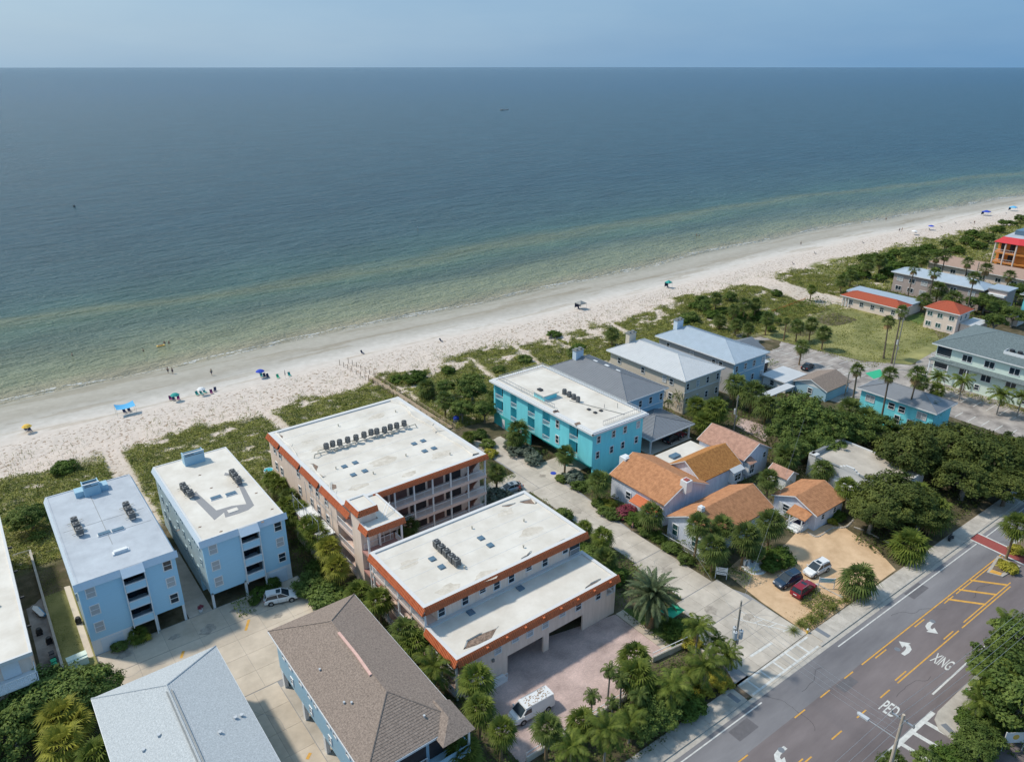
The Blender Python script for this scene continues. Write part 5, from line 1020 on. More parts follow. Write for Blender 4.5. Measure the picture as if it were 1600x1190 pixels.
for f in (3.9,1.0):
    for y in (91.2,88.4,85.2): window(R2,'W',y,220.9,f,1.3,1.2,'pair',gm='glass_green')
for x in (223,226): window(R2,'S',x,83.7,3.9,1,1.2,gm='glass_green')
part('annex',MB().box(223,79.5,0,231,83.4,3.0),'pink_wall',R2); part('annex_roof',MB().box(222.7,79.2,3.0,231.3,83.5,3.2),'metal_white',R2)
Pg=bthing('apartment_building','long mauve two-level block with blue-grey roof and tall palms in front','building',256,104)
hip(Pg,249.3,89.0,257.6,118,6.8,8.6,'metal_blue',5,5,'plain'); part('wall',MB().box(250,89.8,0,257,117.2,6.8),'mauve_wall',Pg)
for f in (4.3,1.2):
    for y in (115,111,107,102.5,98,92.5): window(Pg,'W',y,250,f,1.8,1.3,'pair',gm=random.choice(['glass','blind']))
part('stair_wing',MB().box(252,83.4,0,258,88.8,7.2),'mauve_wall',Pg); part('wing_roof',MB().box(251.6,83,7.2,258.4,88.95,7.5),'metal_blue',Pg)
for f in (4.0,6.0): part('landing',MB().box(250.6,83.6,f-.6,252,88.6,f),'trim_white',Pg)
Tn=bthing('apartment_building','long low building with tan shingle roof between mauve block and orange hotel','building',294,108)
hip(Tn,286,80,300,124,3.6,5.6,'tan_roof',6,6,'plain'); part('wall',MB().box(287,81,0,299,123,3.6),'pink_wall',Tn)
for y in range(84,122,5): window(Tn,'W',y,287,1.1,1.6,1.3,'pair',gm='glass')
Tq=bthing('house','small teal roofed house at the right edge beyond the mauve block','house',262,82); part('wall',MB().box(262,70,0,270,82,5),'turq_wall',Tq); hip(Tq,261,69,271,83,5,7,'shingle_slate',4,4,'plain')
Og=bthing('hotel','orange hotel with crimson roof skirt and columned balconies at the right edge','building',318,110)
ox=305.8
part('wall',MB().box(ox+2,95,0,ox+24,103,11.0).box(ox+4,103.05,0,ox+24,109.6,11),'orange_wall',Og)
S_=[(ox-.5,109.8),(ox-.5,101.5),(ox+1.5,94),(ox+26,94),(ox+26,112)]; I_=[(ox+2.5,108),(ox+2.5,103),(ox+4,97),(ox+26,97),(ox+26,110)]
sk=MB()
for k in range(4): sk.quad((*S_[k],11),(*S_[k+1],11),(*I_[k+1],12.8),(*I_[k],12.8))
sk.quad((*S_[4],11),(*S_[0],11),(*I_[0],12.8),(*I_[4],12.8)); sk.quad(*[(*p,10.9) for p in S_[::-1]])
part('roof_skirt',sk,'crimson',Og); part('roof',MB().prism(I_,12.5,12.79),'bluegrey_roof',Og); part('penthouse',MB().box(ox+9,101,12.8,ox+18,107,14.4),'skylight',Og)
for f in (.5,4.0,7.5):
    bl=part('balcony',MB().prism([(ox,102),(ox,109.4),(ox+4,109.5),(ox+4,96),(ox+1.6,95)],f-.5,f),'orange_wall',Og); railing(Og,(ox,102),(ox,109.4),f,1,'trim_white',.5)
    for y in (104,107): part('doorway',MB().box(ox+3.9,y,f,ox+4.0,y+1.6,f+2.6),'glass',Og)
for x,y in ((ox+.1,102.2),(ox+.1,105.8),(ox+.1,109.2),(ox+1.2,97.5)): part('column',MB().cyl(x,y,0,11,.28,8),'pink_wall',Og)
pg=bthing('pergola','white pergola by the small pool in front of the orange hotel','pergola',302,113); part('roof',MB().box(299,110,2.8,304,115,3.0),'trim_white',pg); part('post',MB().box(299,110,0,299.2,110.2,2.8).box(303.8,110,0,304,110.2,2.8).box(299,114.8,0,299.2,115,2.8),'trim_white',pg)
vf=bthing('vinyl_fence','white slatted fence at the sea end of the vacant plot','fence',219,122); 
p0=at(1268,463);p1=at(1315,478); railing(vf,p0,p1,0.1,1.6,'trim_white',.5)
# more distant roofs on the right edge, behind trees
Gb=bthing('garden_shed','small shed roof with pale wall by the far parking lot edge','shed',247,80); part('wall',MB().box(243,76,0,248,80,2.6),'pink_wall',Gb); part('roof',MB().box(242.7,75.7,2.6,248.3,80.3,2.8),'metal_white',Gb)
# ------------------------------------------------------------------ swimming pools
po=thing('swimming_pool','small blue swimming pool between the two pale blue blocks','pool',(16.0,114,0)); part('coping',MB().box(-1.3,-2,0,1.4,5.4,.12),'pool_tile',po); part('pool_water',MB().box(-.9,-1.6,.02,1.1,5.0,.125),'pool_water',po)
# ------------------------------------------------------------------ boardwalk over the dunes
bw=bthing('boardwalk','wooden boardwalk with post rails crossing the dunes to the beach','boardwalk',74.4,137)
for i in range(300):
    if i<160: y=153.5-i*.215
    else: break
    part('plank',MB().box(73.5,y-.09,.55,75.3,y+.09,.60),'deck_wood',bw)
for sx in (73.5,75.3):
    for i in range(15): y=153.6-i*2.45; part('post',MB().box(sx-.06,y-.06,0,sx+.06,y+.06,1.55),'post_wood',bw)
    part('handrail',MB().box(sx-.05,118,1.5,sx+.05,153.7,1.56),'deck_wood',bw); part('mid_rail',MB().box(sx-.02,118,1.05,sx+.02,153.7,1.1),'deck_wood',bw)
    part('beam',MB().box(sx-.04,118,.40,sx+.04,153.6,.549),'post_wood',bw)
rp=bthing('rope_posts','double row of wooden posts leading from the boardwalk onto open sand','posts',74.2,160)
for sx in (73.2,75.6):
    for i in range(7): y=154.8+i*2.1; part('post',MB().cyl(sx-(i*.12),y,-.2,1.5,.07,6),'post_wood',rp)
bw2=bthing('boardwalk','short grey wooden steps by the dunes near the far beach houses','boardwalk',160,148); x,y=at(1046,487,.5)
for i in range(7): part('plank',MB().box(x-1.5,y-3+i*.9,.3,x+3.5,y-2.3+i*.9,.38),'deck_wood',bw2)
of=bthing('sand_fence','orange and brown sand fence at the seaward edge of the vacant plot','fence',200,122); p0=at(1205,488,.3);p1=at(1258,468,.3)
b=MB(); a0=Vector((*p0,0));a1=Vector((*p1,0))
for i in range(60): c=a0.lerp(a1,i/59); b.box(c.x-.04,c.y-.04,0,c.x+.04,c.y+.04,.9+.1*math.sin(i))
part('picket',b,'shingle_gold',of,'stuff')
# ------------------------------------------------------------------ roof machines
def acround(loc,label,group,r=.42,h=.85,P=[None]):
    if P[0] is None:
        T=thing('air_conditioner',label,'air conditioner',loc,0,group); part('body',MB().cyl(0,0,.12,1.0,.42,14),'ac_grey',T); part('foot',MB().box(-.35,-.35,0,.35,.35,.12),'ac_dark',T)
        part('fan_guard',MB().cyl(0,0,1.0,1.04,.38,14,.30),'ac_dark',T); part('hub',MB().cyl(0,0,1.04,1.09,.12,8),'ac_grey',T)
        lv=MB(); 
        for i in range(16): a=i*PI/8; lv.box(.425*math.cos(a)-.02,.425*math.sin(a)-.02,.2,.425*math.cos(a)+.02,.425*math.sin(a)+.02,.95)
        part('louvres',lv,'ac_dark',T,'stuff'); P[0]=T; return T
    T=dup(P[0],loc,random.random(),label,group=group); return T
def acbox(loc,label,group,rz=0,P=[None]):
    if P[0] is None:
        T=thing('air_conditioner',label,'air conditioner',loc,rz,group); part('body',MB().box(-.42,-.42,.15,.42,.42,.98),'ac_grey',T); part('foot',MB().box(-.4,-.4,0,-.3,.4,.15).box(.3,-.4,0,.4,.4,.15),'ac_dark',T)
        part('fan_opening',MB().cyl(0,0,.98,1.02,.38,16),'ac_dark',T); part('fan_hub',MB().cyl(0,0,1.02,1.06,.14,10),'ac_grey',T)
        lv=MB(); 
        for i in range(5): z=.25+i*.14; lv.box(-.44,-.38,z,-.42,.38,z+.06).box(-.38,-.44,z,.38,-.42,z+.06)
        part('louvres',lv,'ac_dark',T,'stuff'); P[0]=T; return T
    return dup(P[0],loc,rz,label,group=group)
ps=[(510,697),(520,693),(531,691),(543.5,687),(556.5,683.5),(569,679),(580,675),(589,673.5),(601,671),(610,667),(620,664.5),(631.5,661)]
for i,(px,py) in enumerate(ps):
    x,y=at(px,py+3,11.7); acround((x,y,11.55),ORD[i]+' round unit from the left in the long row on the big white roof','long row of round air conditioners on rear salmon roof')
rk=bthing('equipment_rack','long steel rack with bent pipes carrying the row of roof units','rack',55,110,11)
a=at(500,707,11.5);b_=at(640,665,11.5); q=Vector((*a,11.45));p=Vector((*b_,11.45))
m_=MB().tube(q,p,.07,5).tube(q+Vector((0,.9,0)),p+Vector((0,.9,0)),.07,5)
for i in range(9): c=q.lerp(p,i/8); m_.tube(c,c-Vector((0,0,.45)),.05,5).tube(c+Vector((0,.9,0)),c+Vector((0,.9,-.45)),.05,5).tube(c,c+Vector((0,.9,0)),.05,5)
part('frame',m_,'pipe',rk); m_=MB()
for e,d in ((q,-1),(p,1)): m_.tube(e,e+Vector((d*1.0,-.3,.2)),.09,6).tube(e+Vector((d*1.0,-.3,.2)),e+Vector((d*1.2,-.3,-.4)),.09,6)
for i in (1,2,5,6): c=q.lerp(p,i/8+.04); m_.box(c.x-.25,c.y-.35,11.05,c.x+.25,c.y-.1,11.4)
part('pipe',m_,'pipe',rk)
for i,(px,py) in enumerate(((682.5,849),(690,856),(698,863),(706,871),(713.5,877))):
    x,y=at(px,py,10.2); acbox((x,y,9.7),ORD[i]+' box unit from the back in the row on the front salmon roof','row of box air conditioners on front salmon roof')
rk=bthing('equipment_rack','low steel stand under the five units of the front salmon roof','rack',53,70,9.5); a=at(680,857,9.6);b_=at(715,886,9.6); part('frame',MB().tube((*a,9.62),(*b_,9.62),.05,4).tube((a[0]+.8,a[1]+.2,9.62),(b_[0]+.8,b_[1]+.2,9.62),.05,4),'pipe',rk)
for nm,grp,ps_,z in (('left group on the blue-grey roof','units left on the blue-grey roof',((116,812),(120,820),(124,828)),11.2),('right group on the blue-grey roof','units right on the blue-grey roof',((197,788),(201,795),(206,803)),11.2),('left group on the stained white roof','units left on the stained roof',((286,758),(290,763),(297,769)),11.2),('right group on the stained white roof','units right on the stained roof',((363,737),(367,742),(372,748)),11.2)):
    for i,(px,py) in enumerate(ps_):
        x,y=at(px,py,z+.9); acbox((x,y,z+.25),['rear','middle','front'][i]+' air conditioner of the '+nm,grp)
    x,y=at(*ps_[1],z+.5); rk=bthing('equipment_rack','pipe stand under the '+nm,'rack',x,y,z); m_=MB(); p0=Vector((*at(*ps_[0],z+.5),z+.22));p1=Vector((*at(*ps_[2],z+.5),z+.22)); e=Vector((.5,.1,0))
    m_.tube(p0-e,p1-e,.05,4).tube(p0+e,p1+e,.05,4).tube(p1-e*2,p1+e*2,.04,4).tube(p0-e*2,p0+e*2,.04,4)
    for q in (p0-e,p0+e,p1-e,p1+e): m_.tube(q,q-Vector((0,0,.22)),.05,4)
    part('frame',m_,'pipe',rk)
for i,(px,py) in enumerate(((882,612),(889.5,616),(896.5,620),(903,624),(907,626))[:4]):
    x,y=at(px,py,10.5); acround((x,y,10.05),ORD[i]+' round unit from the sea end on the turquoise block roof','round units on the turquoise block')
def skybox(px,py,z,w,d,label,grp):
    x,y=at(px,py,z); T=thing('skylight',label,'skylight',(x,y,z),0,grp); part('curb',MB().box(-w/2-.08,-d/2-.08,0,w/2+.08,d/2+.08,.14),'trim_white',T); part('dome',MB().box(-w/2,-d/2,.14,w/2,d/2,.24),'skylight',T)
skybox(163,834,11.2,1.5,.7,'left long skylight in the middle of the blue-grey flat roof','skylights on the blue-grey roof'); skybox(184.5,828,11.2,1.5,.7,'right long skylight in the middle of the blue-grey flat roof','skylights on the blue-grey roof')
skybox(337.5,778,11.2,1.5,.7,'left long skylight on the stained white roof','skylights on the stained roof'); skybox(361,772,11.2,1.5,.7,'right long skylight on the stained white roof','skylights on the stained roof')
x,y=at(189,862,11.2); T=thing('roof_vent_hood','white roof hood near the front of the blue-grey flat roof','vent',(x,y,11.2)); part('hood',MB().prism([(-.8,-.3),(.8,-.3),(.8,.3),(-.8,.3)],.0,.45),'trim_white',T); part('leg',MB().box(-1,-.4,0,-.8,.4,.2).box(.8,-.4,0,1,.4,.2),'trim_white',T)
# ------------------------------------------------------------------ vehicles
def loft(st,capends=True):
    b=MB(); n=len(st[0])
    for s in st: b.v+= s
    for k in range(len(st)-1):
        for i in range(n): j=(i+1)%n; b.f.append((k*n+i,k*n+j,(k+1)*n+j,(k+1)*n+i))
    b.f.append(tuple(range(n-1,-1,-1))); m=(len(st)-1)*n; b.f.append(tuple(m+i for i in range(n))); return b
def car(label,cat,loc,rz,paint,kind='suv'):
    T=thing(dict(suv='parked_car',sedan='parked_car',van='parked_van')[kind],label,cat,loc,rz)
    if kind=='suv': P=dict(L=4.65,W=.93,belt=[(-2.3,.35,.62,.80),(-2.2,.28,.98,.88),(-1.6,.25,1.04,.93),(0,.22,1.02,.94),(.8,.22,1.0,.93),(1.1,.24,.98,.92),(1.9,.26,.86,.88),(2.22,.30,.68,.80),(2.32,.36,.56,.70)],
        gl=[(-2.15,1.0,.80),(-1.85,1.55,.70),(-1.2,1.66,.68),(.1,1.66,.68),(1.15,1.0,.80)],wh=(-1.38,1.42),r=.35)
    elif kind=='sedan': P=dict(L=4.7,W=.9,belt=[(-2.32,.35,.60,.78),(-2.2,.28,.90,.86),(-1.6,.24,.95,.91),(0,.2,.92,.92),(.9,.2,.90,.91),(1.9,.24,.76,.87),(2.25,.28,.62,.78),(2.35,.34,.50,.66)],
        gl=[(-1.95,.92,.78),(-1.1,1.33,.66),(-.3,1.42,.64),(.3,1.38,.64),(1.25,.89,.78)],wh=(-1.4,1.42),r=.34)
    else: P=dict(L=5.6,W=1.0,belt=[(-2.8,.4,1.2,.92),(-2.7,.3,1.25,.99),(-1,.28,1.25,1.0),(1.2,.28,1.25,1.0),(1.9,.28,1.20,.98),(2.55,.32,1.02,.90),(2.78,.38,.75,.80)],
        gl=[(-2.75,1.22,.95),(-2.65,1.95,.84),(-1.8,2.05,.82),(.9,2.05,.82),(1.25,1.95,.82),(2.05,1.2,.92)],wh=(-1.75,1.75),r=.36)
    st=[]
    for x,zb,zt,w in P['belt']:
        st.append([(x,-w*.86,zb),(x,-w,zb+.22*(zt-zb)),(x,-w*.985,zb+.75*(zt-zb)),(x,-w*.88,zt),(x,w*.88,zt),(x,w*.985,zb+.75*(zt-zb)),(x,w,zb+.22*(zt-zb)),(x,w*.86,zb)])
    part('body',loft(st),paint,T,smooth=False)
    g=P['gl']; bz=min(g[0][1],g[-1][1])-.04; zr=max(q[1] for q in g); w0=g[0][2]
    cab=[]
    for x,z,w in g: 
        f=(z-bz)/(zr-bz); cab.append([(x,-w0-.02,bz),(x,-(w0*(1-f)+w*f)-.0,z),(x,(w0*(1-f)+w*f),z),(x,w0+.02,bz)])
    # glasshouse; van sides are paint except the cab
    part('glasshouse',loft(cab),'glass' if kind!='van' else paint,T)
    rt=[q for q in g if q[1]>zr-.13]; rs_=[]
    x0=rt[0][0]-.06; x1=rt[-1][0]+.06
    m_=MB(); m_.prism([(x0,-g[1][2]+.02),(x1,-g[1][2]+.03),(x1+.05,0),(x1,g[1][2]-.03),(x0,g[1][2]-.02),(x0-.05,0)],zr-.035,zr+.035); part('roof',m_,paint,T)
    if kind!='van':
        pl=MB()
        for s in (-1,1):
            for a,c in ((g[0],g[1]),(g[-2],g[-1])): pl.tube((a[0],s*(a[2] if a[1]<zr-.2 else g[1][2]),a[1]),(c[0],s*c[2],c[1]),.045,5)
            pl.tube((-.35,s*(w0+.0),bz),(-.45,s*(g[2][2]+.01),zr-.02),.05,5); pl.tube((g[1][0],s*(g[1][2]+.0),g[1][1]),(g[-2][0],s*g[-2][2],g[-2][1]),.04,5)
        part('pillar',pl,paint,T)
        part('roof_glass',MB().box(-.55,-.42,zr+.036,.05,.42,zr+.045),'glass',T)
        if kind=='suv': part('roof_rail',MB().tube((-1.5,.62,zr+.07),(.0,.62,zr+.07),.025,4).tube((-1.5,-.62,zr+.07),(.0,-.62,zr+.07),.025,4),'steel',T)
        part('door_seam',MB().box(-.42,-.945,.35,-.40,-.93,.95).box(.68,-.945,.35,.70,-.93,.9).box(-.42,.93,.35,-.40,.945,.95).box(.68,.93,.35,.70,.945,.9),'black',T)
        for s in (-1,1): part('door_handle',MB().box(-.25,s*.93-.02,.80,-.05,s*.93+.02,.84).box(.85-.1,s*.93-.02,.78,.95,s*.93+.02,.82),paint,T)
    else:
        part('windscreen',MB().quad((1.32,-.74,1.90),(2.10,-.84,1.26),(2.10,.84,1.26),(1.32,.74,1.90)),'glass',T)
        for s in (-1,1): part('side_window',MB().quad((.55,s*.955,1.3),(1.75,s*.945,1.3),(1.2,s*.885,1.85),(.55,s*.885,1.85)),'glass',T)
        rnd=random.Random(3); d=MB()
        for i in range(85): x=rnd.uniform(-2.4,.9); y=rnd.uniform(-.7,.7); a=rnd.uniform(.04,.15); d.prism([(x-a,y),(x,y-a*.6),(x+a,y+.05),(x+.02,y+a*.7)],2.084,2.10)
        part('peeling_paint',d,'rust',T); part('roof_rack',MB().tube((-2.5,.8,2.14),(.9,.8,2.14),.02,4).tube((-2.5,-.8,2.14),(.9,-.8,2.14),.02,4),'steel',T)
    b0=P['belt']; xf=b0[-2][0]; xr=b0[1][0]
    for s in (-1,1):
        part('headlight',MB().box(xf-.22,s*.60-.16,.60,xf+.045,s*.60+.16,.74),'lens_clear',T); part('taillight',MB().box(xr-.07,s*.70-.13,.74,xr+.06,s*.70+.13,.94),'lens_red',T)
        part('mirror',MB().box(.95,s*1.0-.1,.98,1.08,s*1.0+.1,1.12) if kind!='van' else MB().box(1.7,s*1.08-.1,1.25,1.82,s*1.08+.1,1.5),paint,T)
        for x in P['wh']:
            wh=part('wheel',MB().cyl(0,0,-.11,.11,P['r'],18),'rubber',T); wh.location=(x,s*(P['W']-.10),P['r']); wh.rotation_euler=(PI/2,0,0); part('rim',MB().cyl(0,0,-.125,.125,P['r']*.62,12),'rim',wh)
            part('wheel_arch',MB().cyl(0,0,-.02,.02,P['r']+.07,16),'black',T).location=(x,s*(P['W']-.02),P['r']+.02); T.children[-1] if False else None
    for o in [c for c in COL.objects if c.parent is T and c.name.startswith('wheel_arch')]: o.rotation_euler=(PI/2,0,0)
    part('grille',MB().box(xf+.0,-.42,.45,xf+.09,.42,.60),'black',T); part('number_plate',MB().box(xr-.12,-.25,.62,xr-.08,.25,.74),'trim_white',T)
    return T
def cpt(a,b_,z=.6): 
    p=Vector(at(*a,z));q=Vector(at(*b_,z)); c=(p+q)/2; return (c.x,c.y),math.atan2(q.y-p.y,q.x-p.x)
def pcar(tail,nose,label,cat,paint,kind,gz=.06,z=.6): c,rz=cpt(tail,nose,z); return car(label,cat,(c[0],c[1],gz),rz,paint,kind)
pcar((413,938),(464,927),'white SUV with dark glass roof parked beside the right pale blue block','car','car_white','suv')
pcar((812,758),(783,766),'silver saloon parked beside the galleries of the big salmon block','car','car_silver','sedan')
pcar((1249,898),(1212,914),'dark navy SUV with pale windscreen on the sandy car park','car','car_navy','suv')
pcar((1293,880),(1259,897),'white crossover with roof bars on the sandy car park','car','car_white','suv')
pcar((1240,931),(1272,909),'maroon SUV seen from behind on the sandy car park','car','car_red','suv')
pcar((855,1090),(804,1118),'white van with peeling roof paint parked on the brick court','van','car_white','van',.06,1.0)
pcar((1040,690),(1060,680),'black car parked near the front of the grey carport','car','car_black','suv'); pcar((1048,684),(1066,676),'dark red car deeper inside the grey carport','car','car_red','sedan')
pcar((1258,575),(1266,570),'dark car parked under a palm in the far parking lot','car','car_black','sedan')
# ------------------------------------------------------------------ people
def person(label,loc,rz,pose,top,bottom,hairm='hair',cat='person'):
    T=thing('person',label,cat,loc,rz)
    H=1.72
    if pose in('stand','walk'):
        s=.22 if pose=='walk' else .06
        J=dict(pel=(0,0,.95),ch=(0,0,1.28),nk=(0,0,1.48),hd=(0,0,1.60),tp=(.0,0,1.70),lh=(0,.10,.90),lk=(s,.11,.50),la=(s*.4,.12,.09),lt=(s*.4+.16,.12,.03),rh=(0,-.10,.90),rk=(-s*.2,-.11,.50),ra=(-s,-.12,.09),rt=(-s+.16,-.12,.03),ls=(0,.20,1.40),le=(-s*.5,.25,1.12),lw=(.03,.27,.88),rs=(0,-.20,1.40),re=(s*.5,-.25,1.12),rw=(.12,-.27,.90))
    else:
        J=dict(pel=(-.12,0,.42),ch=(-.28,0,.74),nk=(-.36,0,.94),hd=(-.38,0,1.06),tp=(-.40,0,1.16),lh=(-.06,.10,.42),lk=(.36,.12,.44),la=(.58,.13,.10),lt=(.74,.13,.06),rh=(-.06,-.10,.42),rk=(.36,-.12,.44),ra=(.58,-.13,.10),rt=(.74,-.13,.06),ls=(-.32,.20,.86),le=(-.20,.28,.62),lw=(.02,.28,.60),rs=(-.32,-.20,.86),re=(-.20,-.28,.62),rw=(.02,-.28,.60))
    rad=dict(pel=.15,ch=.15,nk=.06,hd=.10,tp=.07,lh=.09,lk=.06,la=.045,lt=.035,rh=.09,rk=.06,ra=.045,rt=.035,ls=.06,le=.042,lw=.03,rs=.06,re=.042,rw=.03)
    E=[('pel','ch'),('ch','nk'),('nk','hd'),('hd','tp'),('pel','lh'),('lh','lk'),('lk','la'),('la','lt'),('pel','rh'),('rh','rk'),('rk','ra'),('ra','rt'),('ch','ls'),('ls','le'),('le','lw'),('ch','rs'),('rs','re'),('re','rw')]
    for s in 'lr':
        w=Vector(J[s+'w']); e=Vector(J[s+'e']); d=(w-e).normalized(); sd=Vector((1,0,0))
        J[s+'p']=tuple(w+d*.06); rad[s+'p']=.028; E.append((s+'w',s+'p'))
        for i in range(4): J[s+'f%d'%i]=tuple(w+d*(.14+.01*(1 if i in(1,2) else 0))+sd*(i-1.5)*.022); rad[s+'f%d'%i]=.008; E.append((s+'p',s+'f%d'%i))
        J[s+'t_']=tuple(w+d*.08+sd*.055); rad[s+'t_']=.009; E.append((s+'w',s+'t_'))
    def skin(nm,keys,mt,inf=0.,parent=T):
        ks=list(keys); me=bpy.data.meshes.new(nm); idx={k:i for i,k in enumerate(ks)}
        me.from_pydata([J[k] for k in ks],[(idx[a],idx[b_]) for a,b_ in E if a in idx and b_ in idx],[]); me.materials.append(M[mt]); o=link(bpy.data.objects.new(nm,me)); o.parent=parent
        md=o.modifiers.new('skin','SKIN'); md.use_smooth_shade=True; sv=me.skin_vertices[0].data
        for k in ks: sv[idx[k]].radius=(rad[k]*1.0+inf,)*2; sv[idx[k]].use_root=(k in ('pel','ch','hd') and idx[k]==0)
        md2=o.modifiers.new('sub','SUBSURF'); md2.levels=1; md2.render_levels=1; return o
    skin('body',['pel']+[k for k in J if k!='pel'],'skin')
    skin('shirt' if top!='skin' else 'body_upper',['pel','ch','ls','rs'],top,.02) if top!='skin' else None
    skin('shorts',['pel','lh','lk','rh','rk'] if pose!='wade' else ['pel','lh','rh'],bottom,.022)
    hd=J['hd']; h=MB(); h.tube((hd[0]-.03,0,hd[2]-.02),(hd[0]-.03,0,hd[2]+.12),.115,10,.075); part('hair',h,hairm,T)
    return T
def pp(px,py,z,*a,rz=0,pose='stand',**k): x,y=at(px,py,z); return person(a[0],(x,y,z),rz,pose,a[1],a[2])
pp(988,829,.07,'person in pink shirt walking along the drive by the bougainvillea','cloth_pink','cloth_navy',rz=-1.2,pose='walk')
pp(813,767,.07,'person in dark top standing behind the silver saloon','cloth_navy','cloth_red',rz=2.5)
pp(263,583,-1.2,'left of two bathers wading side by side near the shore','skin','cloth_navy',rz=1); pp(270,584,-1.2,'right of two bathers wading side by side near the shore','cloth_navy','cloth_navy',rz=-1)
for i,(px,py,tx) in enumerate(((225,553,'lone bather standing deep between the floating group and shore'),(258,541,'bather just right of the orange float'),(265,541,'bather furthest right beside the orange float'),(114,560,'solitary bather far left in the green water'),(1088,371,'left swimmer of the pair in the water far along the coast'),(1092,372,'right swimmer of the pair in the water far along the coast'))):
    pp(px,py,-2.4,tx,'skin','cloth_navy',rz=i)
fl=thing('inflatable_raft','orange inflatable raft floating among bathers off the beach','float',(*at(251,540,-1.4),-1.45)); part('tube',MB().box(-1.0,-.45,0,1.0,.45,.18),'cloth_gold',fl); part('rider',MB().tube((-.7,0,.25),(.7,0,.25),.16,7,.09),'skin',fl)
for i,(px,py,tx) in enumerate(((1384,345,'person standing at the edge of the wet sand far along the beach'),(1405,362,'left of two people walking on the far beach'),(1409,361,'right of two people walking on the far beach'),(1522,350,'person standing near the far dune edge'),(331,586,'person bending by the water line right of the turquoise chairs'),(1251,383,'person walking on wet sand beyond the last beach tent'))):
    x,y=at(px,py,-.2); pp(px,py,float(landz(np.array(x),shore(x)-y)),tx,'cloth_'+['navy','white','red','navy','teal','navy'][i],'cloth_navy',rz=i,pose='walk')
# ------------------------------------------------------------------ things on the beach
def gz(x,y): return float(landz(np.array(x),shore(x)-y))
def chair(px,py,col,label,rz=0.,cp=[]):
    x,y=at(px,py,-.1); T=thing('beach_chair',label,'chair',(x,y,gz(x,y)),rz); part('seat',MB().box(-.3,-.3,.28,.3,.3,.32),col,T)
    part('backrest',MB().quad((-.3,.28,.32),(.3,.28,.32),(.3,.62,.95),(-.3,.62,.95)).quad((-.3,.66,.95),(.3,.66,.95),(.3,.32,.32),(-.3,.32,.32)),col,T)
    part('frame',MB().tube((-.32,-.3,0),(-.32,.35,.4),.02,4).tube((.32,-.3,0),(.32,.35,.4),.02,4).tube((-.32,.3,0),(-.32,-.3,.5),.02,4).tube((.32,.3,0),(.32,-.3,.5),.02,4),'steel',T); return T
def umbrella(px,py,col,label,r=1.1,z=2.1,col2=None):
    x,y=at(px,py,z-.5); g=gz(x,y); T=thing('beach_umbrella',label,'umbrella',(x,y,g)); part('pole',MB().tube((0,0,0),(0,0,z),.025,6),'steel',T)
    c=MB(); n=8
    for i in range(n):
        a=2*PI*i/n;b_=2*PI*(i+1)/n; c.quad((0,0,z+.05),(r*.55*math.cos(a),r*.55*math.sin(a),z-.12),(r*.55*math.cos(b_),r*.55*math.sin(b_),z-.12)); c.quad((r*.55*math.cos(a),r*.55*math.sin(a),z-.12),(r*math.cos(a),r*math.sin(a),z-.5),(r*math.cos(b_),r*math.sin(b_),z-.5),(r*.55*math.cos(b_),r*.55*math.sin(b_),z-.12))
    part('canopy',c,col,T); part('rib',MB().tube((0,0,z-.5),(r*.7,0,z-.25),.012,4).tube((0,0,z-.5),(-r*.7,0,z-.25),.012,4),'steel',T); return T
x,y=at(195,634,1.9); g=gz(x,y); T=thing('sun_canopy','bright blue rectangular cloth canopy on the beach, corners guyed out','canopy',(x,y,g)); c=MB(); n=8
for i in range(n):
    f=lambda u,v:(-1.9+3.8*u,-1.1+2.2*v,1.75+.45*(2*u-1)**2*(.5+.5*v)-.15*v*(1-v)*4*.6+.25*v)
    for j in range(4): c.quad(f(i/n,j/4),f((i+1)/n,j/4),f((i+1)/n,(j+1)/4),f(i/n,(j+1)/4))
part('cloth',c,'cloth_sky_blue',T)
for sx in (-1.9,1.9):
    for sy in (-1.1,1.1): part('pole',MB().tube((sx,sy,0),(sx,sy,2.15+(.25 if sy>0 else 0)),.025,5),'steel',T); part('guy_rope',MB().tube((sx,sy,2.1),(sx*1.7,sy*1.5,0),.01,3),'trim_white',T)
chair(196,645,'cloth_navy','dark chair in the shade of the bright blue canopy',.3); chair(203,643,'cloth_navy','dark lounger at the right under the bright blue canopy',.2)
umbrella(273,616,'cloth_teal','teal striped beach umbrella right of the blue canopy',1.05)
for px,py,tx,c in ((267,624,'purple chair left under the teal umbrella','purple'),(272,625,'dark chair in the middle under the teal umbrella','navy'),(279,624,'pink-purple chair right under the teal umbrella','purple'),(309,617,'turquoise lounger flat on the sand, leftmost of the chair cluster','teal'),(316,616,'turquoise chair in the middle of the chair cluster','teal'),(321,613,'turquoise chair under the pale faded umbrella','teal'),(331,615,'low dark chair between the turquoise chairs and the last one','purple'),(336,611,'dark blue chair furthest right in the chair cluster','navy')): chair(px,py,'cloth_'+c,tx,random.uniform(-.5,.5))
umbrella(314,607,'cloth_white','pale washed-out umbrella over turquoise chairs',1.0)
umbrella(406,578,'cloth_blue','royal blue flat umbrella near the middle path',1.1,2.3)
for px,py,tx,c in ((409,587,'left chair under the royal blue umbrella','teal'),(414,588,'middle chair under the royal blue umbrella','navy'),(419,589,'right chair under the royal blue umbrella','navy'),(435,591,'green mat beside the closed dark umbrella','green'),(453,588,'small teal chair right of the closed dark umbrella','teal')): chair(px,py,'cloth_'+c,tx)
x,y=at(446,590,.1); T=thing('closed_umbrella','closed dark umbrella stuck upright in the sand','umbrella',(x,y,gz(x,y))); part('canopy',MB().tube((0,0,.9),(0,0,2.2),.12,7,.03),'cloth_navy',T); part('pole',MB().tube((0,0,0),(0,0,.9),.025,5),'steel',T)
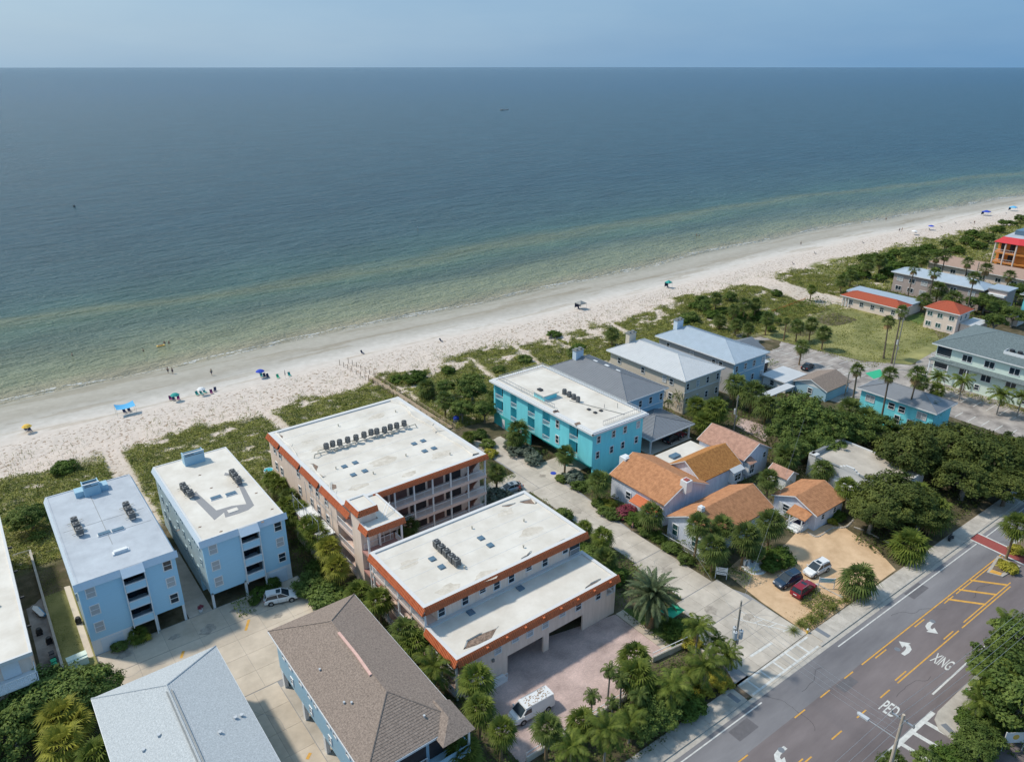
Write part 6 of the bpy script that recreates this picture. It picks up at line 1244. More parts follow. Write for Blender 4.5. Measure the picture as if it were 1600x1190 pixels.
umbrella(41,664,'cloth_yellow','yellow umbrella at the far left of the beach',1.0,2.0); chair(42,671,'cloth_navy','dark lounge chair under the yellow umbrella',.6); chair(47,672,'cloth_navy','second dark chair under the yellow umbrella',.2)
def tent(px,py,col,label,w=2.4):
    x,y=at(px,py,.2); T=thing('beach_tent',label,'tent',(x,y,gz(x,y))); h=2.1; c=MB()
    for a,b_ in (((-w/2,-w/2),(w/2,-w/2)),((w/2,-w/2),(w/2,w/2)),((w/2,w/2),(-w/2,w/2)),((-w/2,w/2),(-w/2,-w/2))): c.quad((*a,h),(*b_,h),(0,0,h+.7)); c.quad((*a,h-.25),(*b_,h-.25),(*b_,h),(*a,h))
    part('canopy',c,col,T)
    for sx in (-w/2,w/2):
        for sy in (-w/2,w/2): part('leg',MB().tube((sx,sy,0),(sx,sy,h),.03,4),'steel',T)
    part('side_cloth',MB().box(-w/2,w/2-.03,.5,w/2,w/2,h-.3),'cloth_navy',T)
    return T
tent(907,482,'ac_grey','small pop-up beach tent with grey and navy cloth, nearest the houses',2.6); chair(905,484,'cloth_navy','chair under the pop-up tent nearest the houses'); tent(1044,449,'cloth_teal','small pale green topped beach shelter further along',1.8); chair(1044,450,'cloth_navy','chair under the pale green topped shelter')
umbrella(1455,354,'cloth_blue','blue umbrella on the far beach left of the lone lounger',1.4,2.3); chair(1453,361,'cloth_navy','chair under the far blue umbrella'); umbrella(1429,362,'cloth_white','white umbrella on the far beach beside the blue one',1.3); chair(1431,365,'cloth_navy','dark chair under the far white umbrella')
tent(1540,336,'cloth_blue','blue tent with dark shade on the far beach',3.2); tent(1582,329,'cloth_sky_blue','light blue tent furthest right on the beach',3.0)
for px,py,tx in ((1471,356,'lone dark lounger right of the far blue umbrella'),(1493,350,'pair of dark chairs alone on the far beach'),(1349,381,'dark lounger below the wide part of the far beach'),(1274,398,'dark beach chair beyond the mid beach tent'),(1240,414,'low grey beach chair near the damp sand patch'),(567,552,'dark low chair between the posts and the water'),(690,535,'low red-brown chair alone by the footprints edge'),(1516,350,'small red chair near the far dune tip'),(1572,334,'dark chair between the two far tents')): chair(px,py,'cloth_navy',tx,.4)
x,y=at(653,362,-1.5); T=thing('channel_marker','small post marker standing in the water offshore','marker',(x,y,-1.6)); part('post',MB().tube((0,0,0),(0,0,2.2),.10,6),'post_wood',T); part('board',MB().box(-.3,-.03,1.8,.3,.03,2.4),'trim_white',T)
x,y=at(116,323,-1.5); T=thing('buoy','tiny dark buoy far out in the sea on the left','buoy',(x,y,-1.6)); part('float',MB().cyl(0,0,0,1.0,.7,10,.3),'black',T)
x,y=at(788,172,-1.5); T=thing('boat','long dark barge low on the horizon','boat',(x,y,-1.6),.35); part('hull',MB().prism([(-12,-2),(11,-2),(14,0),(11,2),(-12,2)],0,.9),'ac_grey',T); part('cabin',MB().box(-10,-1.2,.9,-7,1.2,1.8),'ac_grey',T)
# ------------------------------------------------------------------ street furniture
def pole(px,py,h,label,cans=0,arm=2.2,az_=0.,lamp=False):
    x,y=at(px,py,0); T=thing('utility_pole',label,'utility pole',(x,y,0),az_); part('shaft',MB().tube((0,0,0),(0,0,h),.17,9,.11),'trunk_grey',T)
    ca=part('crossarm',MB().box(-arm/2,-.08,h-.75,arm/2,.08,h-.6),'trunk_grey',T)
    for i in range(4): part('insulator',MB().cyl(-arm/2+.15+i*(arm-.3)/3,0,h-.6,h-.35,.05,6),'ac_grey',ca)
    for i in range(cans): a=i*2.1+.6; c=part('transformer',MB().cyl(.48*math.cos(a),.48*math.sin(a),h*.48,h*.48+1.15,.27,12),'transformer',T); part('bushing',MB().cyl(.48*math.cos(a),.48*math.sin(a),h*.48+1.15,h*.48+1.4,.05,6),'ac_dark',c)
    part('step_box',MB().box(-.2,-.35,h*.4,.1,-.15,h*.4+.6),'steel',T); return T
P1=pole(1143,1045,10.6,'utility pole with three transformers at the mouth of the drive',3,1.6,.6)
P2=thing('utility_pole','concrete utility pole with street lamp at the bottom right','utility pole',(64.2,20.6,0)); 
part('shaft',MB().tube((0,0,0),(0,0,11.2),.22,9,.15),'concrete',P2); ca=part('crossarm',MB().box(-.1,-1.2,10.4,.1,1.2,10.6),'steel',P2)
for i in range(4): part('insulator',MB().cyl(0,-1.1+i*.73,10.6,10.9,.07,6),'ac_grey',ca)
part('lamp_arm',MB().tube((0,0,7.9),(-.3,3.0,8.2),.05,6),'steel',P2); lh=part('lamp_head',MB().prism([(-.52,2.9),(-.08,2.9),(-.1,4.0),(-.3,4.15),(-.5,4.0)],8.12,8.32),'transformer',P2); part('lens',MB().box(-.42,3.2,8.07,-.18,3.8,8.115),'lens_clear',lh)
pole(1395,577,13.5,'wooden utility pole on the vacant plot edge between tall palms',1,2.0,.2); pole(1146,676,8.5,'utility pole with transformer behind the lilac cottages',1,1.6,.4); pole(1519,455,10,'utility pole beside the cream villa near the far trees',1,1.8,.3); pole(1320,618,6,'short leaning pole beside the turquoise motel',0,1.,.3)
def wire(a,b_,label,sag=.5,r=.016):
    a=Vector(a);b_=Vector(b_);n=10; w=MB(); pts=[a.lerp(b_,i/n)-Vector((0,0,sag*4*(i/n)*(1-i/n))) for i in range(n+1)]
    for i in range(n): w.tube(pts[i],pts[i+1],r,4)
    o=part('power_line',w,'steel'); tag(o,label,'power line','overhead power lines')
for i in range(4): wire((64.2,19.5+i*.73,10.85),(108,17.5+i*.73,10.6),['lowest','second','third','highest'][i]+' of four wires running along the road from the concrete pole to the right',.9); wire((64.2,19.5+i*.73,10.85),(30,20.5+i*.73,10.6),['lowest','second','third','highest'][i]+' of four wires running from the concrete pole off the bottom edge',.5)
x1,y1=at(1143,1045,0)
for i,z in enumerate((10.2,9.4,8.2,7.4)): wire((x1,y1,z),(64.2,20.7+i*.15,10.4-i*.7),['top','second','third','bottom'][i]+' wire crossing the road between the two utility poles',.6,.014)
wire((x1,y1,8),(81.5,66,5.5),'single wire from the transformer pole to the lilac cottage',.7,.013); wire((x1,y1,9.8),(123,69.,8.2),'long wire passing above the cottages',1.0,.012)
x,y=at(1006+33,0,0) if False else (63.4,40.0)
T=thing('lamp_post','small black lamp post at the corner of the drive','lamp post',(63.3,40.2,0)); part('post',MB().tube((0,0,0),(0,0,3.4),.06,6,.045),'black',T); part('lantern',MB().cyl(0,0,3.4,3.8,.16,8,.22),'glass_green',T); part('arm',MB().tube((0,0,3.3),(.5,0,3.5),.03,5),'black',T)
T=thing('fire_hydrant','yellow fire hydrant beside the sidewalk at the drive corner','hydrant',(*at(1261,989),.05)); part('barrel',MB().cyl(0,0,0,.6,.14,10,.12),'cloth_yellow',T); part('bonnet',MB().cyl(0,0,.6,.78,.15,10,.05),'trim_white',T); part('nozzle',MB().tube((-.22,0,.45),(.22,0,.45),.06,8),'cloth_yellow',T)
def sign(px,py,label,w,h,z0,face,rz,cat='sign',txt=None,tm='black',nm='sign_board'):
    x,y=at(px,py,0); T=thing(nm,label,cat,(x,y,.03),rz); part('post',MB().box(-w/2-.09,-.05,0,-w/2,.05,z0+h+.1),'trim_white',T); part('post',MB().box(w/2,-.05,0,w/2+.09,.05,z0+h+.1),'trim_white',T); b=part('board',MB().box(-w/2,-.03,z0,w/2,.03,z0+h),face,T); return T,b
T,b=sign(1126,904,'white two-tier signboard on posts in the planting beside the drive',1.5,.7,1.3,'trim_white',-.9); part('lower_board',MB().box(-.7,-.04,.75,.7,.03,1.15),'trim_white',T); part('lettering',MB().box(-.5,-.045,1.75,.5,-.031,1.83).box(-.35,-.045,1.5,.4,-.031,1.57).box(-.45,-.05,.9,.45,-.041,.98),'metal_grey',b)
T,b=sign(1290,919,'white and pale green signboard leaning beside the parked cars',2.1,.8,1.0,'trim_white',-.75); part('lettering',MB().box(-.9,-.045,1.5,.9,-.031,1.62).box(-.8,-.045,1.25,.7,-.031,1.34),'turq_dark',b)
T,b=sign(1580,1172,'white signboard with orange round emblem between blue posts, bottom right',2.3,1.5,1.2,'trim_white',-.6); b.data=b.data; em=part('emblem',MB().cyl(0,0,-.01,.01,.36,16),'cloth_gold',b); em.location=(0,-.045,2.05); em.rotation_euler=(PI/2,0,0)
x,y=82.3,20.4; T=thing('street_sign','green street name blade on a thin post at the corner','sign',(x,y,0),.9); part('post',MB().tube((0,0,0),(0,0,3.1),.035,6),'steel',T); part('blade',MB().box(-.7,-.02,2.8,.7,.02,3.05),'cloth_green',T)
T=thing('bus_bench','dark metal bench on the sidewalk before the brick crossing','bench',(117.0,37.6,.14),-.0); part('seat',MB().box(-.7,-.2,.42,.7,.2,.47),'black',T)
for s in (-.6,.6): part('leg',MB().box(s-.04,-.18,0,s+.04,.18,.42),'black',T)
part('backrest',MB().box(-.7,.18,.55,.7,.23,.9),'black',T)
# bins, boards and boxes in the left alley
for i in range(5): x,y=-1.5,95.2-i*.85; T=thing('wheelie_bin',['black bin at the far end of the alley bin row','black bin, second in the alley bin row','green lidded bin in the middle of the alley row','second green lidded bin in the alley row','black bin nearest the camera in the alley row'][i],'bin',(x,y,.04),.1,'bins along the alley wall'); part('body',MB().box(-.28,-.3,.08,.28,.3,.95),'black',T); part('lid',MB().box(-.31,-.34,.95,.31,.32,1.02),'cloth_green' if i in(2,3) else 'ac_dark',T); part('wheel',MB().tube((-.25,.3,.1),(.25,.3,.1),.1,8),'rubber',T)
T=thing('paddle_boards','white and blue boards leaning in the left alley','board',(-1.7,105.8,.1),.25); part('board',MB().prism([(-.3,-1.3),(0,-1.6),(.3,-1.3),(.35,1.2),(0,1.7),(-.35,1.2)],.5,.6),'cloth_white',T); part('board',MB().prism([(-.1,-1.2),(.2,-1.5),(.5,-1.2),(.5,1.1),(.2,1.5),(-.1,1.1)],.28,.38),'cloth_sky_blue',T); part('rack',MB().box(-.3,-.6,0,.4,-.5,.28).box(-.3,.5,0,.4,.6,.28),'steel',T)
for x,y,tx in ((-2.2,101.3,'black covered grill in the left alley'),(3.0-.65,100.6,'dark covered grill against the left pale blue block'),(-1.4,98.6,'dark bicycle cover heap by the alley wall')): T=thing('grill',tx,'grill',(x,y,.05)); part('cover',MB().cyl(0,0,.35,.95,.42,10,.3),'black',T); part('cart',MB().box(-.35,-.3,0,.35,.3,.35),'ac_dark',T)
T=bthing('garden_wall','long low beige wall between the alley and the grassy strip','wall',-.75,107); part('wall',MB().box(-.85,91.5,0,-.65,122,1.1),'beige_wall',T); part('coping',MB().box(-.9,91.4,1.1,-.6,122.1,1.17),'kerb',T); railing(T,(-3,121.8),(-.8,121.8),.1,1.2,'steel',.3)
T=thing('utility_cabinet','pale green electrical transformer cabinet at the end of the grassy strip','cabinet',(.95,92.2,.04),.05); part('body',MB().box(-1.1,-.75,0,1.1,.6,1.0),'mint',T); part('lid',MB().box(-1.15,-.3,1.0,1.15,.65,1.12),'mint',T)
T=thing('gas_tank','blue round tank on legs beside the turning end of the drive','tank',(*at(713,663),.05)); part('vessel',MB().cyl(0,0,.5,1.7,.6,12).cyl(0,0,1.7,2.0,.6,12,.2),'cloth_blue',T)
for a in (0,2.1,4.2): part('leg',MB().box(.4*math.cos(a)-.05,.4*math.sin(a)-.05,0,.4*math.cos(a)+.05,.4*math.sin(a)+.05,.5),'steel',T)
T=thing('manhole_mat','round purple-blue disc lying on the drive by the palm','mat',(*at(864.5,739.5),.07)); part('disc',MB().cyl(0,0,0,.05,.55,18),'cloth_blue',T)
T=thing('sail_cover','green tarpaulin stretched behind the big date palm','tarpaulin',(*at(1050,955,1.2),0)); part('tarp',MB().quad((-1.4,-1.2,1.5),(1.8,-.8,1.1),(1.4,1.2,1.3),(-.2,.2,1.9),(-1.6,1.0,1.6)),'cloth_green',T); part('pole',MB().tube((-1.4,-1.2,0),(-1.4,-1.2,1.5),.03,4).tube((1.8,-.8,0),(1.8,-.8,1.1),.03,4),'steel',T)
T=bthing('sign_wall','low beige boundary wall with rails along the front of the brick court','wall',50,46)
for (a,b_,h) in (((59.2,48.2),(65.4,47.4),.8),((37.2,46.2),(52.6,45.9),.7),((65.4,47.4),(65.2,43.5),.8),((65.2,43.5),(62.9,40.6),.7),((53.9,40.4),(57.8,40.5),.8)):
    p=Vector(a);q=Vector(b_);n=(q-p).normalized(); n=Vector((-n.y,n.x))*.12; part('wall',MB().prism([tuple(p-n),tuple(q-n),tuple(q+n),tuple(p+n)],0,h),'beige_wall',T)
railing(T,(59.2,48.2),(65.4,47.4),.8,.7,'trim_white',1.2); railing(T,(37.2,46.2),(52.6,45.9),.7,.7,'trim_white',1.2)
for i,(a,b_) in enumerate((((1334,824),(1350,829)),((1358,834),(1373,841)),((1381,845),(1390,850)),((1216,889),(1227,897)),((1311,930),(1318,934)))):
    p=Vector(at(*a));q=Vector(at(*b_)); T=thing('wheel_stop',['wheel stop nearest the small cottage on the sandy car park','middle wheel stop under the oak on the sandy car park','wheel stop nearest the sidewalk under the oak','wheel stop behind the navy SUV','wheel stop below the pale green signboard'][i],'wheel stop',(*((p+q)/2),.05),math.atan2((q-p).y,(q-p).x)); L_=(q-p).length; part('bar',MB().prism([(-L_/2,-.1),(L_/2,-.1),(L_/2,.1),(-L_/2,.1)],0,.16),'kerb',T); part('pin',MB().cyl(-L_/3,0,.16,.18,.04,6).cyl(L_/3,0,.16,.18,.04,6),'steel',T)
T=bthing('log_edging','low timber and concrete edging between the two parts of the sandy car park','edging',84,45)
for a,b_ in (((1225,882),(1250,898)),((1276,912),(1298,925)),((1299,925),(1317,935))):
    p=Vector(at(*a));q=Vector(at(*b_)); part('beam',MB().tube((*p,.12),(*q,.12),.10,6),'kerb',T)
T=bthing('circular_steps','round white stepped patio with a little statue stand beside the palms','steps',81.7,55.5); x,y=at(1178,886)
for r_,z in ((1.9,.08),(1.5,.2),(1.1,.32)): part('step',MB().cyl(x,y,0.04,z,r_,20),'trim_white' if r_!=1.5 else 'kerb',T)
part('stand',MB().cyl(x-.3,y+.8,.3,1.1,.25,8,.15).box(x-1.1,y+.9,.3,x-.8,y+1.2,1.2),'trim_white',T)
T=bthing('stone_border','wavy border of grey stones between the small cottage and the sandy car park','border',104,52)
for i in range(44):
    f=i/43; px=1262+(1334-1262)*f; py=828+8*math.sin(f*PI)-22*f**1.5+5*math.sin(f*9); x,y=at(px,py+3); s=random.uniform(.13,.24); part('stone',MB().cyl(x,y,0,s,s,6,s*.6),'kerb',T)
for i,(px,py) in enumerate(((427,942),)): pass
for i,(px,py) in enumerate(((1166,762),(1186,770))): pass
T=thing('dune_fence_posts','line of short stakes on the sand by the far dunes','posts',(*at(1050,470),0)); b=MB()
x0,y0=at(1050,470)
for i in range(26):
    x,y=at(1000+i*3.5,474-i*.7+random.uniform(-2,2)); b.tube((x-x0,y-y0,-.3),(x-x0,y-y0,1.0),.035,4)
part('stakes',b,'post_wood',T,'stuff')
T=thing('driftwood','bleached branch lying on sand left of the first path','driftwood',(*at(92,715),.1)); part('branch',MB().tube((-2,-.6,.05),(0,0,.15),.05,5).tube((0,0,.15),(1.6,.9,.35),.04,5,.015).tube((0,0,.15),(.9,-.5,.3),.03,4,.01),'trunk_grey',T)
T=thing('pool_fence','white slatted fence around the little pool between blue blocks','fence',(14.6,118.5,.05)); part('pickets',MB().box(0,0,0,.06,.06,1.2).box(3,0,0,3.06,.06,1.2).box(0,.01,1.1,3.06,.05,1.18).box(0,.01,.5,3.06,.05,.56),'trim_white',T)
for x,y,tx,c in ((15.2,112.2,'white lounger beside the small blue pool','white'),(16.8,110.6,'second white lounger nearer the yard','white')): T=thing('sun_lounger',tx,'lounger',(x,y,.12),.2); part('bed',MB().box(-.3,-.9,.25,.3,.5,.32),'cloth_white',T); part('backrest',MB().quad((-.3,.5,.32),(.3,.5,.32),(.3,1.0,.75),(-.3,1.0,.75)),'cloth_white',T)
T=thing('jacuzzi','small round turquoise spa on the terrace behind the salmon block','spa',(*at(420,738,.2),.1)); part('shell',MB().cyl(0,0,0,.7,.95,16),'trim_white',T); part('water',MB().cyl(0,0,.70,.72,.8,16),'pool_water',T)
T=thing('flower_tub','round planter with pink flowers between the pale blue blocks','planter',(*at(314,955),.06)); part('pot',MB().cyl(0,0,0,.5,.25,10,.35),'trim_white',T); c=part('flowers',PM['flower'][0],None,T); c.location=(0,0,.7); c.scale=(.5,.5,.4)
# ------------------------------------------------------------------ trees, palms and shrubs
PL=[
# between the right blue block and the salmon block
('fan_bright',423,749,3.6,1.8,'small palm furthest toward the dunes beside the scaffold'),('fan_bright',436,760,4,1.8,'second palm in the scaffold row, below the dune end'),('fan',454,776,4.5,1.7,'palm beside the upper scaffold platform'),
('fan_bright',448,790,4.5,1.9,'bright palm left of the scaffold row'),('fan_bright',497,836,5,1.9,'palm just above the yellow-green corner palm'),('fan_bright',460,803,4.5,1.9,'palm below the upper scaffold platform'),('fan_bright',483,822,5,1.9,'palm in front of the lower scaffold platform'),('fan_bright',470,795,5,1.6,'slim palm squeezed between two scaffold palms'),
('fan_yellow',512,857,5.5,2.0,'yellow-green palm at the corner of the salmon galleries'),('fan_yellow',526,884,4.6,1.8,'yellow-green palm just below the gallery corner palm'),
('fan_bright',563,927,4.4,1.9,'palm behind the ridge end of the brown roofed townhouse'),('fan_bright',592,940,5,1.9,'palm with hanging brown fronds beside the salmon galleries'),
('fan',630,985,5,2.1,'large palm midway along the salmon front block side'),('fan_bright',648,1004,4.4,1.9,'bright palm below the large midway palm'),('feather',677,1042,4.5,2.6,'feathery palm beside the lower salmon roof corner'),
('fan_bright',745,1062,5,2.2,'round palm at the left corner of the brick court'),('fan_bright',748,1104,5.4,1.8,'shaggy palm left of the white van'),('fan_bright',782,1142,4.6,1.6,'palm below the front of the white van'),('fan_bright',722,1178,4.5,2.2,'palm at the bottom edge beside the brown townhouse balcony'),
('fan',854,1137,4.6,1.5,'single palm right below the white van'),('fan_bright',908,1130,2.4,1.7,'low palm at the lower right of the brick court'),
('feather',892,1166,4,2.3,'dark green coconut palm at the bottom edge below the court'),('feather',947,1137,5.2,2.5,'yellowish coconut palm by the court corner wall'),('feather',985,1125,3.4,1.9,'small coconut palm between court wall and sidewalk'),
('fan_bright',990,1027,4.4,2.1,'upper of two stacked palms at the court corner'),('fan_bright',996,1056,4.6,2.2,'lower of two stacked palms at the court corner'),
('queen',952,1045,6,1.5,'tallest slender palm of the court clump'),('queen',925,1087,4.6,1.3,'leftmost slender drooping palm of the court clump'),('queen',957,1094,4.2,1.1,'short slender palm in the front of the court clump'),('queen',972,1060,5.6,1.4,'slender palm right of the tallest in the clump'),('queen',1000,1082,4.6,1.7,'drooping palm at the right of the court clump'),
('feather',1052,1072,4.6,2.4,'coconut palm over the low sign wall'),('feather',1102,1036,5.0,2.5,'largest coconut palm in the corner garden'),('feather',1092,978,5.6,2.2,'tall coconut palm nearest the lawn corner'),('feather',1135,1018,4.6,2.1,'coconut palm nearest the drive mouth'),('feather',1082,1050,3.2,1.8,'low coconut palm in the middle of the corner garden'),('feather',1118,1000,3.8,1.6,'slim coconut palm behind the largest one'),
('date',1019,930,5.2,4.2,'big spreading date palm on the lawn beside the drive'),
# around the drive
('fan',637,822,3.4,1.8,'palm growing in the courtyard between the two salmon blocks'),('fan',775,738,4.6,1.6,'palm at the end corner of the big salmon block'),('fan_bright',732,683,1.6,1.5,'low palm beside the sea end of the drive'),
('fan',811,673,4.2,2.3,'dense double palm before the turquoise block'),('fan',805,688,2.2,1.9,'lower crown of the dense double palm before the turquoise block'),('fan',883,709,4.6,1.7,'palm standing before the turquoise block garage'),('fan',935,750,4.4,2.1,'palm at the corner of turquoise block and lilac cottage'),
('fan_bright',913,824,2.4,1.3,'small bright palm behind the white roof corner'),('fan_bright',940,838,3.,1.9,'bright palm right of the white roof corner'),('fan',945,872,2.8,1.9,'palm below the white roof corner beside the drive'),
('fan',1017,803,3.8,2.0,'palm before the small orange porch roof'),('fan',1091,820,6.2,1.9,'tall palm standing over the orange cottage roof, first of the cluster'),('fan',1129,822,5.4,1.7,'palm in the middle back of the cottage cluster'),('fan',1116,856,4.6,2.2,'front palm of the cottage cluster with wide skirt'),('fan',1165,838,5.2,2.3,'wide palm on the right of the cottage cluster'),('fan',1206,816,5,2.3,'palm between the two lilac cottages'),
('fan',1202,748,5.4,1.9,'palm in the gap behind the cottage roofs'),('fan',1230,712,4,2.6,'bushy palm at the edge of the dark tree mass'),('fan',1285,733,3.6,2.2,'round bushy palm before the white stucco house'),('fan_bright',1324,762,4.4,2.0,'yellowish palm over the small cottage roof corner'),
('fan',1342,905,2.6,2.6,'lone round palm between sandy car park and road'),('fan_bright',1420,852,2.4,2.7,'palm on the right corner of the sandy car park'),('fan_bright',1457,798,3.6,2.8,'big palm by the sidewalk before the oaks'),('fan_bright',1435,770,4.2,2.0,'palm half buried in the sidewalk oak'),
('fan_bright',1588,820,6.2,2.3,'palm on the planted traffic island'),
# by the turquoise block seaward side and dunes
('fan',695,626,4.4,2.0,'palm at the sea end of the drive near the blue tank'),('fan',668,608,2.4,2.0,'low dark palm on the dune edge behind the salmon block'),('fan',771,622,4,1.7,'palm between dune thicket and turquoise block'),
('fan',957,522,3.6,1.8,'dark palm in the dunes behind the dark grey roof'),('fan',985,556-30,3,1.6,'small palm between the first two chimneys'),
# houses row, landward
('banana',1059,622,3.4,2.2,'tall banana clump behind the dark grey roofed house'),('banana',1044,632,3,1.8,'banana clump beside the carport roof'),('fan_bright',1087,634,4,2.3,'palm over the carport corner'),('fan_bright',1118,640,4.4,2.6,'bright palm mass behind the carport'),('fan',1150,600,5.4,2.6,'tall palm behind the white metal roof'),('fan',1176,613,5,2.6,'palm before the pale blue metal roof'),('fan',1198,634,4.2,2.5,'palm above the brick path'),('fan_bright',1100,660,3,2.2,'low palm at the back of the carport'),
# grove before the vacant plot
('fan',1119,470,4.4,1.9,'dark palm at the sea tip of the far grove'),('fan',1147,484,4,1.8,'palm in the middle left of the far grove'),('fan',1164,475,5.4,1.9,'tall dark palm in the centre of the far grove'),('fan',1181,475,5,1.7,'palm right beside the tall dark one in the grove'),('fan',1150,506,3.6,1.9,'front left palm of the far grove above the pale blue roof'),('fan',1170,512,3.8,1.8,'front right palm of the far grove'),('fan',1199,497,5,1.9,'palm at the right end of the far grove'),('fan',1125,500,3,2.1,'low palm inside the grove left side'),
('fan',1229,500,6.,.9,'thin nearly bare palm at the edge of the sandy lot'),('fan',1247,509,4.6,1.9,'left palm of the three beside the far parking lot'),('fan',1268,506,4.8,1.9,'middle palm of the three beside the far parking lot'),('fan',1288,520,4.8,2.0,'right palm of the three beside the far parking lot'),('fan',1253,541,5,1.9,'palm inside the far parking lot with dark car below'),('fan_bright',1268,453,4,1.7,'lone palm at the head of the beach access'),
# tall fan palms near the motel
('washington',1410,486,14,1.9,'tallest fan palm beside the wooden utility pole'),('washington',1392,503,10,1.9,'tall fan palm left of the tallest one'),('washington',1342,577,8,1.8,'fan palm at the left end of the turquoise motel'),('washington',1392,585,12,1.8,'very tall thin fan palm before the motel roof'),('washington',1432,584,12,2.1,'very tall fan palm before the motel right half'),('fan',1440,597,4,2.1,'shorter palm behind the motel ridge'),('fan',1455,637,5,1.8,'palm at the right end of the motel'),('fan_bright',1465,609,2.6,1.7,'low palm in the car park verge'),
('feather',1467,588,4.6,2.6,'coconut palm at the left corner of the mint building'),('feather',1506,594,5,2.7,'coconut palm before the middle of the mint building'),('feather',1566,615,5,2.7,'coconut palm before the right part of the mint building'),('feather',1598,618,5,2.4,'coconut palm cut by the right edge before the mint building'),
('fan',1327,638,4.6,2.6,'palm rising from the dark trees left of the motel'),('fan',1355,655,4,2.6,'palm rising from the dark trees under the motel'),
# far right group
('washington',1427,420,11,2.2,'tall fan palm before the left part of the mauve block'),('washington',1459,426,11,2.2,'tall fan palm before the middle of the mauve block'),('washington',1524,434,13,2.4,'tall fan palm before the right part of the mauve block'),('washington',1478,399,9,2.4,'fan palm above the tan roof, left'),('washington',1462,403,8,2.3,'fan palm between mauve roof and dunes'),('washington',1514,410,9,2.3,'fan palm before the tan roof centre'),('washington',1542,420,9,2.4,'fan palm before the tan roof right'),('washington',1577,430,6,2.4,'fan palm at the right end of the tan roof'),
('fan',1443,467,4,2.4,'palm left of the cream villa roof'),('fan',1467,452,5,2.8,'palm right of the long red roof'),('fan',1490,466,4,3.0,'wide palm behind the cream villa'),('fan',1316,440,4.4,2.0,'palm at the sea corner of the long red roofed villa'),('fan',1377,407,6,2.6,'tall palm in the dune thicket beyond the beach access'),('fan',1357,414,5,2.3,'palm left in the dune thicket beyond the beach access'),('fan',1443,402,6,2.6,'palm in the thicket before the tan roof'),('fan',1330,432,4,2.2,'palm beside the villa lawn'),
# broadleaf
('oak',1420,708,5.5,6.2,'huge dark oak behind the white stucco house'),('oak',1480,694,6,6.8,'huge oak in the middle of the dark tree mass'),('oak',1545,716,5.5,6.8,'wide oak toward the right edge above the sidewalk'),('oak',1446,680,5.2,4.8,'oak crown against the turquoise motel'),('oak',1592,704,5.5,5.2,'oak cut by the right edge'),('oak',1510,745,4.5,5.5,'lower oak overhanging the sidewalk'),('oak',1575,760,4.,4.6,'small oak leaning over the sidewalk'),
('oak',1398,778,5,6.2,'large oak beside the sandy car park'),('oak',1365,800,4.,4.4,'lower lobe oak over the wheel stops'),('oak',1440,800,3.8,4.2,'oak between the car park palm and the sidewalk palm'),
('tree',1263,648,6.5,5.6,'big bright green tree behind the lilac cottages'),('tree',1235,668,5,4.6,'green tree left of the big bright one'),('tree',1300,668,5,4.6,'dark green tree right of the big bright one'),('tree',1245,700,4,3.6,'shaded tree behind the shed'),('tree',1290,695,3.6,3.8,'low tree behind the stucco house'),('tree',1340,672,4,4.4,'tree under the motel wall'),('tree',1375,665,4,4.0,'tree at the foot of the motel'),
('tree',737,606,4.5,3.8,'large tree in the dune thicket beside the turquoise block'),('tree',722,640,3.4,2.8,'lower tree of the dune thicket by the drive end'),('tree',757,640,3.6,2.6,'tree touching the terrace of the turquoise block'),('grape',646,587,1.8,3.0,'bright sea grape mound on the dune behind the boardwalk'),('tree',695,605,3.2,2.6,'small tree in the dune thicket'),
('grape',655,583,1.5,2.2,'bright mound right beside the big sea grape'),('grape',865,520,1.4,2.2,'leafy mound at the dune edge between two paths'),('shrub',820,560,1.,1.6,'low bush in the dunes seaward of the turquoise block'),('shrub',780,575,1.,1.5,'low bush in the dunes left of the third path'),('grape',905,540,1.4,2.2,'mound in the dunes near the dark grey roof chimney'),('fan',895,552,1.4,1.6,'low dune palm beside the dark grey roof chimney'),('shrub',620,592,1.,1.6,'bush just right of the boardwalk'),('grape',700,575,1.3,2.,'bright mound at the dune front right of the boardwalk'),('grape',100,725,1.8,2.8,'round sea grape mound on the left dune'),('tree',47,808,2.8,3.4,'dark sea grape thicket left of the blue-grey roof'),('shrub',56,833,.9,1.1,'small clipped bush beside the alley fence'),
('tree',60,1090,4.4,4.6,'dark leafy tree at the left edge below the balconies'),('tree',120,1082,4.2,4.4,'leafy tree between utility cabinet and grey roof'),('tree',20,1140,3.4,3.6,'dark tree in the bottom left corner'),('tree',150,1068,3.4,3.0,'leafy tree touching the grey shingle roof'),
('fan_yellow',92,1122,5,2.4,'yellow-green palm left of the grey shingle roof'),('fan_yellow',120,1130,4.6,2.1,'yellow-green palm tucked behind its neighbour'),('fan_yellow',98,1165,5,2.4,'yellow-green palm lowest in the left corner'),('fan_bright',152,1183,4.6,2.0,'palm touching the eave of the grey shingle roof'),
